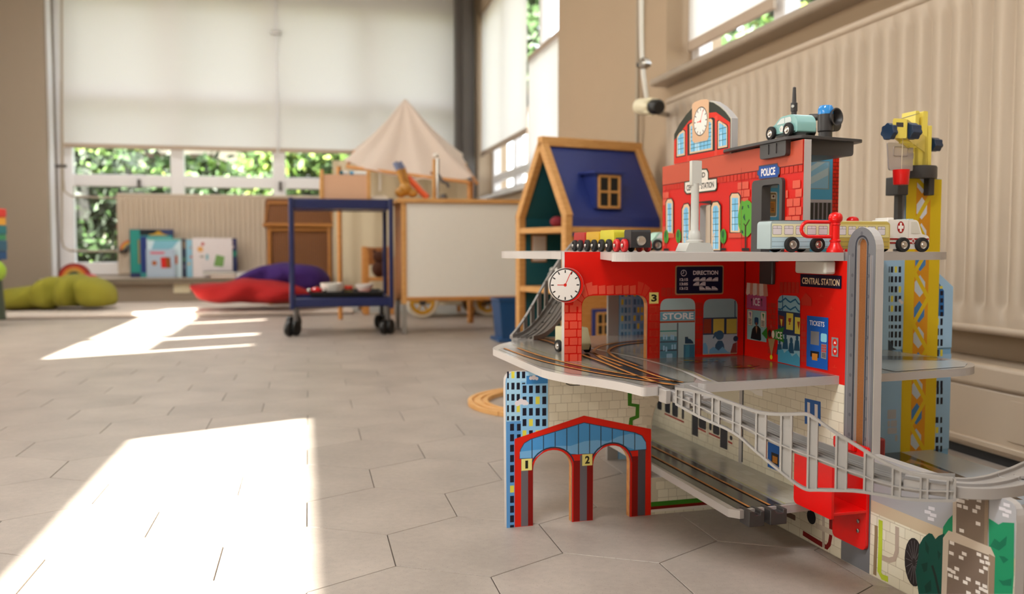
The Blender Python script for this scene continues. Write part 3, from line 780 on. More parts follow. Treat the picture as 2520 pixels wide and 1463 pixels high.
# tile ground as a polygon with the tunnel cut out, then tiles that keep clear of it
g = geometry.tessellate_polygon([[Vector((a, b, 0)) for a, b in L] for L in ([(.434, .12), (.609, .12), (.609, .0), (.774, 0), (.774, .2405), (.434, .2405)], tun)])
flat = [(.434, .12), (.609, .12), (.609, .0), (.774, 0), (.774, .2405), (.434, .2405)] + tun
iA.mb.add([putA(a, b, iA.n * iA.STEP) for a, b in flat], g, 0, lin('#c9c2ae')); iA.n += .05
iA.inc = 0
rnd = random.Random(5); b = .0; r = 0
while b < .238:
    a = .436 - (.008 if r % 2 else 0)
    while a < .774:
        w = .017 * (1 + .3 * (rnd.random() - .5)); x0, x1, y0, y1 = max(a + .0006, .436), min(a + w - .0006, .774), b + .0006, min(b + .0135 - .0006, .2403)
        corners = [(x0, y0), (x1, y0), (x1, y1), (x0, y1)]
        if x1 - x0 > .002 and not any(in_tun(*p) for p in corners) and (x0 > .609 or y0 > .12): iA.raw(rpoly(corners, .0012, 2), rnd.choice(TILEC))
        a += w
    b += .0135; r += 1
iA.inc = .03; iA.n += .1
# voussoirs round the tunnel
for i in range(6):
    a0, a1 = math.radians(118 + i * 10), math.radians(126 + i * 10)
    f = lambda R, t: (.690 + (.081 + R) * math.cos(t), .140 + (.086 + R) * math.sin(t))
    iA.raw([f(.002, a0), f(.018, a0), f(.018, a1), f(.002, a1)], '#d8d1bd')
iA.crop = 5
iA.line([(1148, 215), (1148, 335), (1215, 345), (1212, 440), (1160, 460), (1155, 520)], .0075, '#3f7c22')
iA.line([(600, 155), (640, 170), (720, 168)], .0016, '#3a3a34')
iA.crop = 0                                            # base strips under the lower deck
for b0, b1, cc in ((.004, .0085, '#e8e2d8'), (.0085, .0135, '#7c1812'), (.0135, .021, '#3f7c22')): iA.raw([(.609, b0), (.774, b0), (.774, b1), (.609, b1)], cc)
# city tower on the left
TW = '#9ccdee'; DK = '#1d1b2b'; YE = '#e4d94e'
iA.crop = 5
a_l = .3676
def awin(x0, y0, x1, y1, col):
    a0, a1, b0, b1 = iA.ab(x0, y0, x1, y1); a0 = max(a0, a_l)
    if a1 > a0: iA.raw([(a0, b0), (a1, b0), (a1, b1), (a0, b1)], col)
iA.raw([(a_l, 0), (.382, 0), (.382, .13), (.434, .13), (.434, .24)] + rpoly([(.40, .24), (a_l, .24), (a_l, .2)], [0, .014, 0]), '#a9d6f2')
iA.rect(215, 130, 445, 600, '#8fc6ef')
a0 = pxA(*kc(5, 215, 700))[0]
zz0 = pxA(*kc(5, 160, 478))[1]; iA.raw([(a_l, 0), (.382, 0), (.382, .13), (a0, .13), (a0, zz0), (a_l, zz0)], '#5f9bd6')
iA.rect(262, 85, 445, 157, '#3f86c8')
iA.inc = 0
for ci, (x0, x1) in enumerate(((96, 112), (133, 160), (178, 206), (224, 252))):
    for ri, (y0, y1) in enumerate(((52, 110), (148, 207), (245, 302), (340, 400), (434, 472))):
        if ci == 3 and ri > 1: continue
        if ci == 3 and ri == 1: y1 = 160
        awin(x0, y0, x1, y1, YE if (ci, ri) in ((1, 0), (2, 3)) else DK)
for ci, (x0, x1) in enumerate(((229, 262), (284, 317), (341, 376), (398, 432))):
    for ri, (y0, y1) in enumerate(((172, 237), (267, 332), (365, 430), (460, 520), (556, 620))):
        awin(x0, y0, x1, y1, YE if (ci, ri) in ((2, 1), (1, 3), (0, 4), (2, 4)) else DK)
for ci, (x0, x1) in enumerate(((122, 156), (181, 213))):
    for ri, y0 in enumerate((500, 590, 680, 768, 855, 943, 1030, 1118, 1203, 1285, 1368)):
        if ci == 0 or ri < 2: awin(x0, y0, min(x1, 162) if ri > 1 else x1, y0 + 60, YE if (ci, ri) in ((0, 6),) else DK)
iA.inc = .03; iA.n += .1
for cx, cy, cr in ((185, 325, 24), (215, 310, 26), (245, 318, 24), (265, 325, 16), (300, 108, 16), (325, 104, 20), (350, 112, 15)): iA.circ(cx, cy, cr, '#e6dfe6', 16)
# station front with two arches (red roof, blue glass, piers)
kp = lambda x, y: pxA(*kc(5, x, y))
red = [kp(160, 630), kp(755, 430), kp(1330, 545)] + [(.609, 0)] + arch2[::-1] + arch1[::-1] + [(.3805, 0)]
iA.raw(red, '#dc2512')
def archtop(cx, cz, rx, rz, g): return [(cx + (rx + g) * math.cos(math.radians(t)), cz + (rz + g) * math.sin(math.radians(t))) for t in range(180, -1, -12)]
at1, at2 = archtop(.442, .088, .032, .0285, .004), archtop(.5405, .088, .0315, .0295, .004)
gl = [kp(200, 802), kp(208, 720), kp(240, 665), kp(300, 628), kp(755, 487), kp(1190, 572), kp(1255, 600), kp(1285, 650), kp(1292, 722)]
low = [p for p in at2[::-1] if p[1] > kp(1150, 735)[1]] + [kp(860, 757)] + [p for p in at1[::-1] if p[1] > kp(650, 772)[1]] + [kp(345, 797)]
iA.raw(gl + [kp(1150, 735)] + low, '#343a4c')
def shrink(poly, d):
    n = len(poly); out = []
    for i in range(n):
        a, p, b = Vector(poly[i - 1]), Vector(poly[i]), Vector(poly[(i + 1) % n])
        e1, e2 = (p - a), (b - p)
        if e1.length < 1e-7 or e2.length < 1e-7: out.append(p); continue
        e1.normalize(); e2.normalize(); nn = Vector((e1.y, -e1.x)) + Vector((e2.y, -e2.x))
        out.append(p + (nn.normalized() * d if nn.length > 1e-6 else Vector((0, 0))))
    return [tuple(p) for p in out]
iA.raw(shrink(gl + [kp(1150, 735)] + low, .0012), '#4f9bdb')
iA.poly([(206, 740), (330, 725), (430, 718), (520, 690), (640, 690), (760, 650), (870, 640), (960, 652), (1050, 610), (1150, 585), (1240, 600), (1284, 660), (1288, 715), (1195, 722), (1130, 700), (1060, 668), (1000, 660), (930, 680), (860, 748), (700, 762), (640, 755), (570, 715), (500, 700), (420, 722), (340, 790), (206, 795)], '#79b6e8')
for x, y0, y1 in ((310, 632, 795), (408, 602, 730), (508, 572, 705), (608, 540, 728), (708, 508, 765), (803, 498, 758), (900, 517, 700), (997, 538, 664), (1093, 556, 690), (1190, 575, 722)):
    iA.line([(x, y0), (x, y1)], .0014, '#343a4c')
for at in (at1, at2): iA.rline(at, .0022, '#343a4c')
for x0, x1, y0, cc in ((216, 276, 802, '#6c686e'), (276, 318, 800, '#86140f'), (665, 720, 775, '#86140f'), (720, 780, 770, '#6c686e'), (780, 830, 762, '#86140f'), (1165, 1216, 738, '#86140f'), (1216, 1280, 727, '#56545c')):
    a0, a1 = kp(x0, 1050)[0], kp(x1, 1050)[0]
    for lo_, hi_ in ((.410, .474), (.509, .572)):
        if a0 < lo_ < a1: a1 = lo_
        if a0 < hi_ < a1: a0 = hi_
    iA.raw([(a0, .0005), (a1, .0005), (a1, kp(x0, y0)[1] - .008), (a0, kp(x0, y0)[1] - .008)], cc)
    top = kp(x0, y0)[1]
    if cc.startswith('#6') or cc.startswith('#5'): iA.raw([(a0, top - .0085), (a1, top - .0085), (a1, top), (a0, top)], cc)
for (x0, y0, x1, y1), t in (((219, 800, 309, 900), '1'), ((740, 760, 826, 858), '2')):
    iA.rect(x0, y0, x1, y1, '#ece48c'); iA.text(x0 + (33 if t == '1' else 24), y0 + 15, x1 - (33 if t == '1' else 22), y1 - 16, t, '#26241c', .04)
# ---- red hall wall above the middle deck
iA.crop = 3
BR = '#e2533f'
iA.inc = 0
for r in range(8):
    y0 = 668 + r * 70; y1 = min(y0 + 60, 1153)
    if r % 2 == 0: rows = ((655, 690), (704, 768 if r else 760), (776, 803))
    else: rows = ((655, 758), (768, 803))
    for x0, x1 in rows: iA.rect(x0, y0, x1, y1, BR, .001)
    for x0, x1 in (((1385, 1412), (1420, 1468)) if r % 2 else ((1385, 1450), (1456, 1468))): iA.rect(x0, y0 + 5, x1, min(y1, 1120), '#d43a28', .001)
iA.inc = .03; iA.n += .1
def vouss(cx, cz, rx0, rz0, rx1, rz1, t0, t1, n, col, gapd=1.6):
    for i in range(n):
        a, c = math.radians(t0 + (t1 - t0) * i / n + gapd), math.radians(t0 + (t1 - t0) * (i + 1) / n - gapd)
        iA.raw([(cx + rx0 * math.cos(a), cz + rz0 * math.sin(a)), (cx + rx1 * math.cos(a), cz + rz1 * math.sin(a)), (cx + rx1 * math.cos(c), cz + rz1 * math.sin(c)), (cx + rx0 * math.cos(c), cz + rz0 * math.sin(c))], col)
vouss(.508, .337, .021, .0205, .034, .040, 92, 178, 4, BR); vouss(.581, .337, .021, .0205, .034, .040, 2, 88, 4, '#d83a28')
for x0, x1 in ((880, 940), (950, 1008), (1018, 1080), (1092, 1150), (1160, 1208), (1218, 1268)): iA.poly([(x0, 503), (x1, 495), (x1, 570), (x0 + 3, 574)], BR)
# platform number, timetable board, shop windows
iA.crop = 4
iA.rect(70, 488, 163, 600, '#ece48c'); iA.text(90, 508, 145, 580, '3', '#26241c', .04)
iA.inc = 0
for x0, x1 in ((75, 130), (140, 170)):
    for r in range(7): iA.rect(x0 + (12 if r % 2 else 0), 640 + r * 75, x1 + (12 if r % 2 and x1 < 150 else 0), 700 + r * 75, '#cf3020', .001)
for r in range(7):
    for x0, x1 in (((530, 560), (565, 600)) if r % 2 else ((530, 582), (588, 602))): iA.rect(x0, 590 + r * 75, x1, 655 + r * 75, '#b82a1c', .001)
for i in range(6):
    iA.rect(190 + i * 52, 440, 236 + i * 52, 530, '#c42a1c', .001)
iA.inc = .03; iA.n += .1
iA.rect(328, 218, 812, 510, '#a8805c', .004); iA.rect(342, 230, 802, 498, '#101030', .003)
iA.circ(414, 294, 32, '#d9cfd6', 24); iA.circ(414, 294, 26, '#101030', 24)
iA.line([(414, 294), (414, 272)], .0009, '#d9cfd6'); iA.line([(414, 294), (400, 300)], .0009, '#d9cfd6')
WT_ = '#d9cfd6'
iA.text(508, 270, 758, 312, 'DIRECTION', WT_, .03)
for i, t in enumerate(('12:15', '13:05', '13:12')): iA.text(374, 346 + i * 44, 456, 374 + i * 44, t, WT_, .03)
def train_icon(x, y, left=True):
    p = [(0, 38), (0, 26), (30, 2), (60, 0), (60, 38)]
    if not left: p = [(60 - a, b) for a, b in p]
    iA.poly([(x + a, y + b) for a, b in p], WT_)
    for i in range(3): q = 26 + i * 11 if left else 10 + i * 10; iA.rect(x + q, y + 9, x + q + 6, y + 16, '#101030')
    iA.line([(x, y + 31), (x + 60, y + 31)], .0006, '#101030')
for i in range(4): train_icon(508 + i * 63, 338)
for i in range(2): train_icon(508 + i * 63, 383)
for i in range(3): train_icon(570 + i * 62, 428, False)
# store window
iA.rect(176, 548, 526, 1142, '#a9c3cb', .014, True)
iA.rect(176, 662, 524, 678, '#a5482e'); iA.rect(176, 684, 524, 768, '#6fa9c4'); iA.rect(176, 772, 524, 790, '#a5482e')
iA.text(203, 692, 512, 758, 'STORE', '#e8e4ea', .03)
iA.rect(344, 792, 358, 1142, '#5b6470'); iA.rect(176, 868, 344, 880, '#3f8f8f')
iA.rect(176, 930, 344, 1142, '#5f93b0')
for y in (975, 1060): iA.rect(176, y, 344, y + 14, '#4a5a6c')
for x, y in ((205, 910), (232, 912), (280, 910), (300, 914), (205, 1020), (230, 1030), (290, 1008), (316, 1006)): iA.rect(x, y, x + 18, y + 50, '#9fcbe8', .0012)
iA.rect(240, 1100, 300, 1142, '#9fcbe8', .002)
iA.rect(412, 1008, 522, 1142, '#3d6f8f'); iA.rect(430, 1015, 470, 1142, '#4a8bab')
iA.poly([(425, 1000), (425, 932), (455, 932), (458, 950), (480, 955), (505, 980), (512, 1000)], '#2b4560')
# waiting hall window
iA.rect(608, 552, 948, 1105, '#93adb8', .014, True)
iA.rect(605, 738, 944, 910, '#33405a')
for x0, x1, cc in ((610, 688, '#8f3a26'), (708, 816, '#c9b255'), (840, 942, '#c9b255')): iA.rect(x0, 752, x1, 898, cc)
iA.rect(604, 908, 942, 1105, '#a9b6c8')
iA.line([(925, 570), (925, 740)], .0018, '#33506c')
iA.circ(770, 915, 48, '#3a5a7a', 20); iA.circ(735, 905, 24, '#3a5a7a', 14); iA.poly([(700, 945), (712, 950), (735, 920), (720, 900)], '#3a5a7a')
iA.poly([(720, 1105), (728, 1010), (755, 970), (795, 970), (815, 1010), (825, 1105)], '#3a5a7a')
iA.circ(932, 950, 28, '#33405a', 14); iA.poly([(880, 1080), (905, 1000), (942, 985), (942, 1105), (880, 1105)], '#7c3a38')
iA.poly([(606, 1105), (606, 1000), (630, 990), (650, 1030), (655, 1105)], '#6fa3cf')
iA.poly([(665, 1105), (670, 1060), (710, 1030), (760, 1070), (800, 1030), (850, 1080), (880, 1090), (880, 1105)], '#6fa3cf')
iA.rect(604, 1098, 942, 1106, '#c9a07c')
# ---- police room wall (right of the long wall, above the upper deck)
iA.crop = 10
pol = .586
iA.raw([(.787, DZ3), (.9475, DZ3), (.9475, pol), (.787, pol)], '#56aedb')
a0 = pxA(*kc(10, 1446, 400))[0]
iA.raw([(a0, DZ3), (.9478, DZ3), (.9478, pol + .001), (a0, pol + .001)], '#7a1408')
iA.inc = 0
bb = DZ3 + .0008; r = 0
while bb < pol - .004:
    aa = a0 + .0007; w0 = .9478 - a0
    for x0, x1 in (((0, .62), (.68, 1)) if r % 2 else ((0, .3), (.36, 1))): iA.raw([(aa + x0 * w0, bb), (min(aa + x1 * w0, .9478), bb), (min(aa + x1 * w0, .9478), bb + .0052), (aa + x0 * w0, bb + .0052)], '#dc2a12')
    bb += .0062; r += 1
iA.inc = .03; iA.n += .1
iA.rect(1108, 95, 1405, 485, '#8d9aa4'); iA.rect(1118, 108, 1392, 472, '#8fc4e4')
iA.poly([(1118, 190), (1240, 110), (1350, 110), (1118, 262)], '#c3d8e2'); iA.poly([(1118, 335), (1390, 185), (1390, 290), (1118, 430)], '#bcd4e0')
iA.rect(1075, 628, 1442, 668, '#b9b4bc'); iA.rect(1075, 668, 1442, 905, '#8f8a92')
for i in range(6): iA.rect(1085 + i * 59, 672, 1125 + i * 59, 905, '#3a3836')
iA.poly([(1065, 50), (1150, 45), (1300, 62), (1200, 78), (1080, 72)], '#35506a')
# notice board seen through the police door
iA.rect(470, 520, 680, 868, '#e8e4dc', .003); iA.rect(480, 532, 668, 856, '#8a7a58', .003)
iA.rect(495, 655, 655, 810, '#c8843a'); iA.rect(528, 560, 590, 620, '#e2ddd2'); iA.rect(600, 560, 660, 620, '#e2ddd2')
for x in (536, 562): iA.rect(x, 572, x + 18, 606, '#2f5a48', .002)
iA.circ(630, 585, 17, '#5a2a22', 12)
for i in range(4): iA.rect(525, 680 + i * 18, 640, 687 + i * 18, '#6a4a2a')
iA.rect(528, 745, 580, 795, '#7d93a8', .002); iA.rect(598, 750, 640, 765, '#6a4a2a'); iA.rect(598, 775, 640, 788, '#6a4a2a')
iA.rect(500, 405, 690, 465, '#8fa9b8')
# ---- city and yellow crane mast on the right arm
iA.crop = 7
a_r = 1.187
iA.raw([(.90, DZ2), (a_r, DZ2), (a_r, .361), (1.157, .384), (1.156, .4115), (.90, .4115)], '#a6cdee')
iA.raw([(.90, DZ1), (a_r, DZ1), (a_r, DZ2 - TH), (.90, DZ2 - TH)], '#a0c8ec')
iA.poly([(822, 375), (860, 415), (905, 470), (935, 520), (935, 725), (862, 725), (862, 475), (822, 475)], '#2a6cae')
iA.poly([(822, 475), (862, 475), (862, 735), (822, 735)], '#c3d9e8')
iA.inc = 0
for ci, x in enumerate((486, 500, 532, 564)):
    for ri, y in enumerate((320, 400, 482, 560, 640, 720, 798, 852, 925)):
        iA.rect(x - (0 if ci else 2), y, x + (20 if ci else 6), y + (50 if ri != 6 else 30), YE if (ci, ri) in ((2, 0), (1, 3), (3, 2), (1, 4)) else DK)
for y, n in ((745, 0), (828, 1), (915, 2), (1000, 3), (1255, 4), (1310, 5), (1392, 6)):
    for ci, x in enumerate((818, 844, 874, 905)): iA.rect(x - (0 if ci else 4), y, x + 19, y + 55, YE if (ci, n) in ((2, 0), (1, 2), (3, 3)) else DK)
for x, y in ((828, 410), (828, 500), (828, 655), (866, 470), (866, 520), (904, 520), (866, 580), (904, 580), (866, 638), (904, 638), (866, 692), (904, 692), (866, 424)):
    iA.rect(x, y, x + 24, y + (50 if x == 828 and y > 450 else 36), DK)
iA.rect(900, 480, 924, 502, YE)
iA.inc = .03; iA.n += .1
for cx, cy, cr in ((590, 615, 14), (575, 600, 14), (832, 585, 13), (848, 600, 15), (855, 618, 14), (836, 615, 13)): iA.circ(cx, cy, cr, '#e6e2ea', 14)
iA.poly([(478, 1010), (478, 920), (500, 935), (520, 985), (550, 1000)], '#3a4a5a')
iA.crop = 13                                           # lower storey windows
for ci, x in enumerate((948, 990, 1055, 1115)):
    for ri, y in enumerate((35, 165, 290, 405)): iA.rect(x - 8, y, x + (28 if ci < 3 else 16), y + 76, YE if (ci, ri) in ((2, 1), (1, 3)) else DK)
for i, (x0, y0, x1, y1) in enumerate(((428, -60, 540, 60), (470, 75, 550, 160), (430, 80, 462, 160), (430, 170, 550, 250), (525, 265, 556, 345))): iA.rect(x0, y0, x1, y1, '#b8bcc8', .002)
mz0, mz1 = DZ1, .549
iA.raw([(1.0835, mz0), (1.1565, mz0), (1.1565, mz1), (1.0835, mz1)], '#e2c322')
am0, am1 = 1.104, 1.134
iA.raw([(am0, mz0), (am1, mz0), (am1, mz1), (am0, mz1)], '#e09a24')
zz = mz0; k = 0
while zz < mz1 - .02:
    h = .045
    hx = [(.5, .04), (.95, .28), (.95, .62), (.5, .9), (.05, .62), (.05, .28)]
    iA.raw([(am0 + (am1 - am0) * x * .8, zz + h * y) for x, y in hx], '#dfe4ee' if zz > .42 else ('#4a86c2' if k % 2 else '#c8d4de'))
    zz += h; k += 1
zz = mz0; k = 0
while zz < mz1 - .02:
    p, q = (am0, am1) if k % 2 else (am1, am0)
    iA.rline([(p, zz), (q, min(zz + .045, mz1))], .0075, '#e2c322'); zz += .045; k += 1
iA.build('wall_print', panelA)
# ================================================================== PRINT ON PANEL B
putB = lambda a, b, n: TF(UB - .0002 - n, a, b)
iB = Ink(pxB, putB)
def Brect(a0, a1, b0, b1, col, r=0): iB.raw(rpoly([(a0, b0), (a1, b0), (a1, b1), (a0, b1)], r) if r else [(a0, b0), (a1, b0), (a1, b1), (a0, b1)], col)
inkpoly_h(iB, [(1.038, DZ2 - TH), (1.66, DZ2 - TH), (1.66, DZ3 - TH), (1.038, DZ3 - TH)], [], HALL)
inkpoly_h(iB, [(1.142, DZ3 - TH), (1.609, DZ3 - TH), (1.609, .588), (1.142, .588)], [doorP, doorM], '#d6190d')
# lower tiles
tiles(iB, 1.039, 1.659, .0005, DZ2 - TH, .026, .0135, '#e0dac6', '#c7bfaa', .0011, cols=TILEC)
tiles(iB, .7482, .979, .0005, .10, .026, .0135, '#e0dac6', '#c7bfaa', .0011, cols=TILEC)
# grey sky and tan band on the front end
iB.raw([(.7482, .0995), (.979, .0995), (.979, .1593), (.772, .1593)] + rpoly([(.772, .1593), (.7482, .1593), (.7482, .136)], [0, .022, 0]), '#a9aaaf')
Brect(.7482, .979, .0845, .0998, '#c8b79c')
# shaft strip
inkpoly_h(iB, [(.979, .0005), (1.038, .0005), (1.038, .428)] + [(1.009 + .0285 * math.cos(math.radians(a)), .428 + .029 * math.sin(math.radians(a))) for a in range(0, 181, 12)] + [(.9805, .428)], [slot], '#6f7074')
iB.n += .1
for v, w, cc in ((.9865, .0022, '#85858a'), (1.0335, .002, '#85858a'), (.9895, .0008, '#b9aaa0')): iB.rline([(v, .03), (v, .42)], w, cc)
iB.rline([(1.0205, .135), (1.0205, .433)], .0028, '#34363e'); iB.rline([(.9962, .135), (.9962, .433)], .0022, '#34363e')
iB.rline([(1.0080 + .0122 * math.cos(math.radians(a)), .433 + .0122 * math.sin(math.radians(a))) for a in range(0, 181, 15)], .0026, '#34363e')
iB.inc = 0
for i in range(11):
    for v in (.9935, 1.0265):
        c = (v, .150 + i * .027); iB.raw([(c[0] + .0026 * math.cos(t * PI / 5), c[1] + .0026 * math.sin(t * PI / 5)) for t in range(10)], '#5c5d63')
iB.raw([(1.0090 + .0026 * math.cos(t * PI / 5), .449 + .0026 * math.sin(t * PI / 5)) for t in range(10)], '#5c5d63')
iB.inc = .03; iB.n += .1
# parked carriage printed behind the tunnel
iB.crop = 6
Brect(1.315, 1.655, .112, .232, '#d9d4bf')
for x0, x1, y0, y1 in ((208, 256, 240, 355), (274, 326, 262, 388), (360, 381, 305, 412), (512, 580, 398, 498), (606, 630, 440, 512), (640, 700, 468, 550), (792, 816, 560, 600), (140, 180, 225, 325)): iB.rect(x0, y0, x1, y1, '#23222a', .005)
for x0, x1 in ((450, 508), (706, 772)): iB.rect(x0, 330 if x0 < 600 else 470, x1, 560 if x0 < 600 else 675, '#2a2a30')
for q in ([(205, 360), (380, 438)], [(508, 492), (578, 526)], [(604, 536), (704, 582)], [(776, 610), (816, 632)]): iB.line(q, .0032, '#a5372a')
for x in (595, 455): iB.line([(x, 300), (x, 620)], .0012, '#8a8676')
iB.rline([(1.3, .075), (1.3, .24)], .004, '#26262c')
# metro sign and lower ticket machine
iB.crop = 14
iB.poly([(470, 68), (600, 98), (600, 300), (576, 292), (576, 122), (551, 116), (551, 290), (513, 285), (513, 106), (491, 100), (491, 280), (470, 278)], '#2a62ae')
iB.poly([(491, 100), (513, 106), (513, 285), (491, 280)], '#e6e4e4'); iB.poly([(551, 116), (576, 122), (576, 292), (551, 290)], '#e6e4e4')
iB.rect(167, 440, 262, 650, '#1f5fb4'); iB.rect(196, 520, 256, 610, '#16161c'); iB.rect(206, 545, 246, 600, '#c07a28')
iB.poly([(0, 0), (125, 0), (125, 55), (70, 40), (30, 10)], '#efece6')
iB.circ(524, 1040, 60, '#1c1c20', 20)
iB.line([(455, 1172), (540, 1225), (615, 1270)], .0075, '#7a1414'); iB.line([(683, 1040), (683, 1200), (672, 1262), (650, 1290), (632, 1278)], .007, '#7a1414')
iB.line([(624, 1030), (624, 1290)], .006, '#b8ab9c'); iB.line([(560, 1110), (740, 1190)], .008, '#c9bfae')
iB.rect(300, 1005, 395, 1050, '#6a5548', .002)
# front end: pipes, trees, chimney house
iB.crop = 8
iB.line([(813, 930), (813, 1000), (806, 1180), (802, 1315)], .006, '#8f7a5c')
iB.line([(848, 888), (845, 1100), (838, 1290), (860, 1330), (905, 1348)], .0075, '#b9cc3a')
iB.line([(977, 940), (974, 1130), (955, 1190), (915, 1200), (860, 1178)], .0068, '#b6a698')
iB.inc = 0
for cx, cy in ((1245, 800), (1215, 828), (1258, 852), (1240, 882)): iB.poly([(cx - 25, cy - 22), (cx + 24, cy - 10), (cx + 24, cy + 16), (cx - 25, cy + 4)], '#d8d6dc')
for cx, cy in ((1830, 770), (1795, 800), (1842, 820), (1822, 850)): iB.poly([(cx - 26, cy - 20), (cx + 24, cy - 6), (cx + 24, cy + 20), (cx - 26, cy + 6)], '#d8d6dc')
iB.inc = .03; iB.n += .05
iB.poly([(1690, 875), (1725, 895), (1765, 922), (1800, 905), (1888, 910), (1884, 1330), (1876, 1463), (1690, 1463)], '#1d8a60')
iB.poly([(1330, 1010), (1335, 940), (1375, 880), (1410, 845), (1410, 1100), (1330, 1100)], '#1d8a60')
fanc = iB.k(1108, 1215)
iB.raw([(fanc[0] + .0165 * math.cos(t * PI / 10), fanc[1] + .030 * math.sin(t * PI / 10)) for t in range(20)], '#2b2628')
for t in range(16):
    a = t * PI / 8; iB.rline([(fanc[0] + .003 * math.cos(a), fanc[1] + .005 * math.sin(a)), (fanc[0] + .0145 * math.cos(a), fanc[1] + .027 * math.sin(a))], .0007, '#6a6468')
iB.poly([(1145, 1463), (1120, 1290), (1140, 1180), (1150, 1080), (1180, 1025), (1225, 988), (1250, 995), (1275, 1035), (1300, 1010), (1345, 990), (1345, 1463)], '#0e4a40')
for q in ([(1195, 1040), (1225, 1100), (1222, 1160), (1198, 1120)], [(1165, 1230), (1215, 1215), (1210, 1280), (1185, 1295)], [(1190, 1400), (1240, 1350), (1245, 1440), (1200, 1455)], [(1290, 1120), (1320, 1150), (1300, 1200)]): iB.poly(q, '#0a3730')
for q in ([(1700, 1090), (1735, 1030), (1775, 1060), (1832, 1010), (1825, 1080), (1770, 1125)], [(1770, 1165), (1810, 1170), (1845, 1195), (1805, 1225)], [(1765, 1350), (1800, 1360), (1870, 1340), (1865, 1400), (1800, 1395)]): iB.poly(q, '#156e50')
iB.line([(1250, 1240), (1275, 1320), (1305, 1463)], .004, '#1a2a26')
iB.poly([(1412, 690), (1692, 690), (1680, 1120), (1408, 1000)], '#c3b5a4'); iB.poly([(1440, 690), (1660, 690), (1655, 1080), (1436, 985)], '#7a6a5c'); iB.poly([(1660, 690), (1692, 690), (1682, 1118), (1655, 1090)], '#8f7c68')
iB.poly([(1322, 1463), (1335, 1025), (1378, 968), (1706, 1098), (1740, 1172), (1732, 1463)], '#c3b5a4'); iB.poly([(1362, 1463), (1380, 1042), (1690, 1160), (1680, 1463)], '#76665a'); iB.poly([(1692, 1150), (1740, 1175), (1732, 1463), (1686, 1463)], '#8f7c68')
iB.inc = 0
for cx, cy in ((1455, 735), (1485, 742), (1462, 776), (1510, 790), (1515, 715), (1615, 735), (1640, 700), (1608, 788), (1582, 818), (1608, 916), (1480, 970)):
    iB.poly([(cx - 18, cy - 20), (cx + 18, cy - 9), (cx + 18, cy + 18), (cx - 18, cy + 8)], '#ddd6cf')
for cx, cy in ((1404, 1065), (1400, 1145), (1500, 1150), (1476, 1180), (1614, 1155), (1672, 1180), (1638, 1210), (1682, 1222), (1666, 1262), (1634, 1286), (1442, 1266), (1384, 1272), (1414, 1290), (1392, 1318), (1438, 1336), (1532, 1346), (1508, 1372), (1606, 1378), (1660, 1402), (1632, 1422), (1668, 1440), (1606, 1446), (1534, 1455)):
    iB.poly([(cx - 18, cy - 20), (cx + 18, cy - 6), (cx + 18, cy + 20), (cx - 18, cy + 6)], '#ddd6cf')
iB.inc = .03; iB.n += .1
# ---- hall side wall above the middle deck
iB.crop = 12
iB.inc = 0
for r in range(9):
    for x0, x1 in (((345, 400), (408, 440)) if r % 2 else ((345, 372), (380, 440))): iB.rect(x0, 520 + r * 68, x1, 578 + r * 68, '#b82a1c', .001)
    for x0, x1 in (((745, 775), (782, 806)) if r % 2 else ((745, 806),)):
        if r > 1: iB.rect(x0, 560 + r * 75, x1, 626 + r * 75, '#c43022', .001)
for i in range(5): iB.rect(490 + i * 48, 268, 530 + i * 48, 400, '#b82a1c', .001)
iB.poly([(745, 470), (800, 395), (870, 465), (870, 555), (750, 545)], '#c43022')
for x, y in ((985, 435), (1110, 590), (1150, 1290)):
    iB.rect(x - 25, y, x + 28, y + 4, '#e0442c'); iB.rect(x - 3, y - 30, x + 2, y, '#e0442c')
iB.inc = .03; iB.n += .05
# ice stall
iB.poly([(92, 580), (330, 610), (330, 415), (95, 400)], '#b0507c')
st_x = [85, 130, 165, 215, 245, 295, 349]; st_t = [95, 135, 170, 215, 245, 290, 337]
for i in range(6): iB.poly([(st_t[i], 275 + i * 3), (st_t[i + 1], 278 + i * 3), (st_x[i + 1], 405 + i * 6), (st_x[i] + 10, 425 + i * 3), (st_x[i], 402 + i * 6)], '#ddd0c6' if i % 2 == 0 else '#c98a78')
iB.text(172, 458, 250, 550, 'ICE', '#e0d4dc', .02)
for x in (152, 272): iB.circ(x, 480, 18, '#2a2026', 12, .8); iB.line([(x, 490), (x + 2, 560)], .0014, '#2a2026')
iB.poly([(98, 593), (330, 618), (330, 990), (98, 950)], '#8fb6bc')
for x0, y0, x1, y1, cc in ((108, 612, 160, 782, '#8a5a9a'), (263, 630, 318, 808, '#2f7a3a')):
    iB.rect(x0 - 3, y0 - 3, x1 + 3, y1 + 3, '#4a4036', .0015); iB.rect(x0, y0, x1, y1, '#ddd2c4', .0015); xm = (x0 + x1) / 2
    iB.poly([(xm - 12, y0 + 15), (xm + 12, y0 + 20), (xm + 6, y0 + 85)], cc)
    for j in range(4): iB.rect(x0 + 6, y1 - 75 + j * 18, x1 - 10, y1 - 66 + j * 18, '#33302c')
iB.rect(186, 690, 236, 780, '#163a5e', .004); iB.circ(210, 770, 22, '#8a4a3a', 14)
iB.poly([(140, 945), (160, 830), (190, 795), (230, 790), (262, 830), (268, 960), (255, 972)], '#14181e'); iB.poly([(200, 800), (222, 800), (212, 890)], '#a8785c')
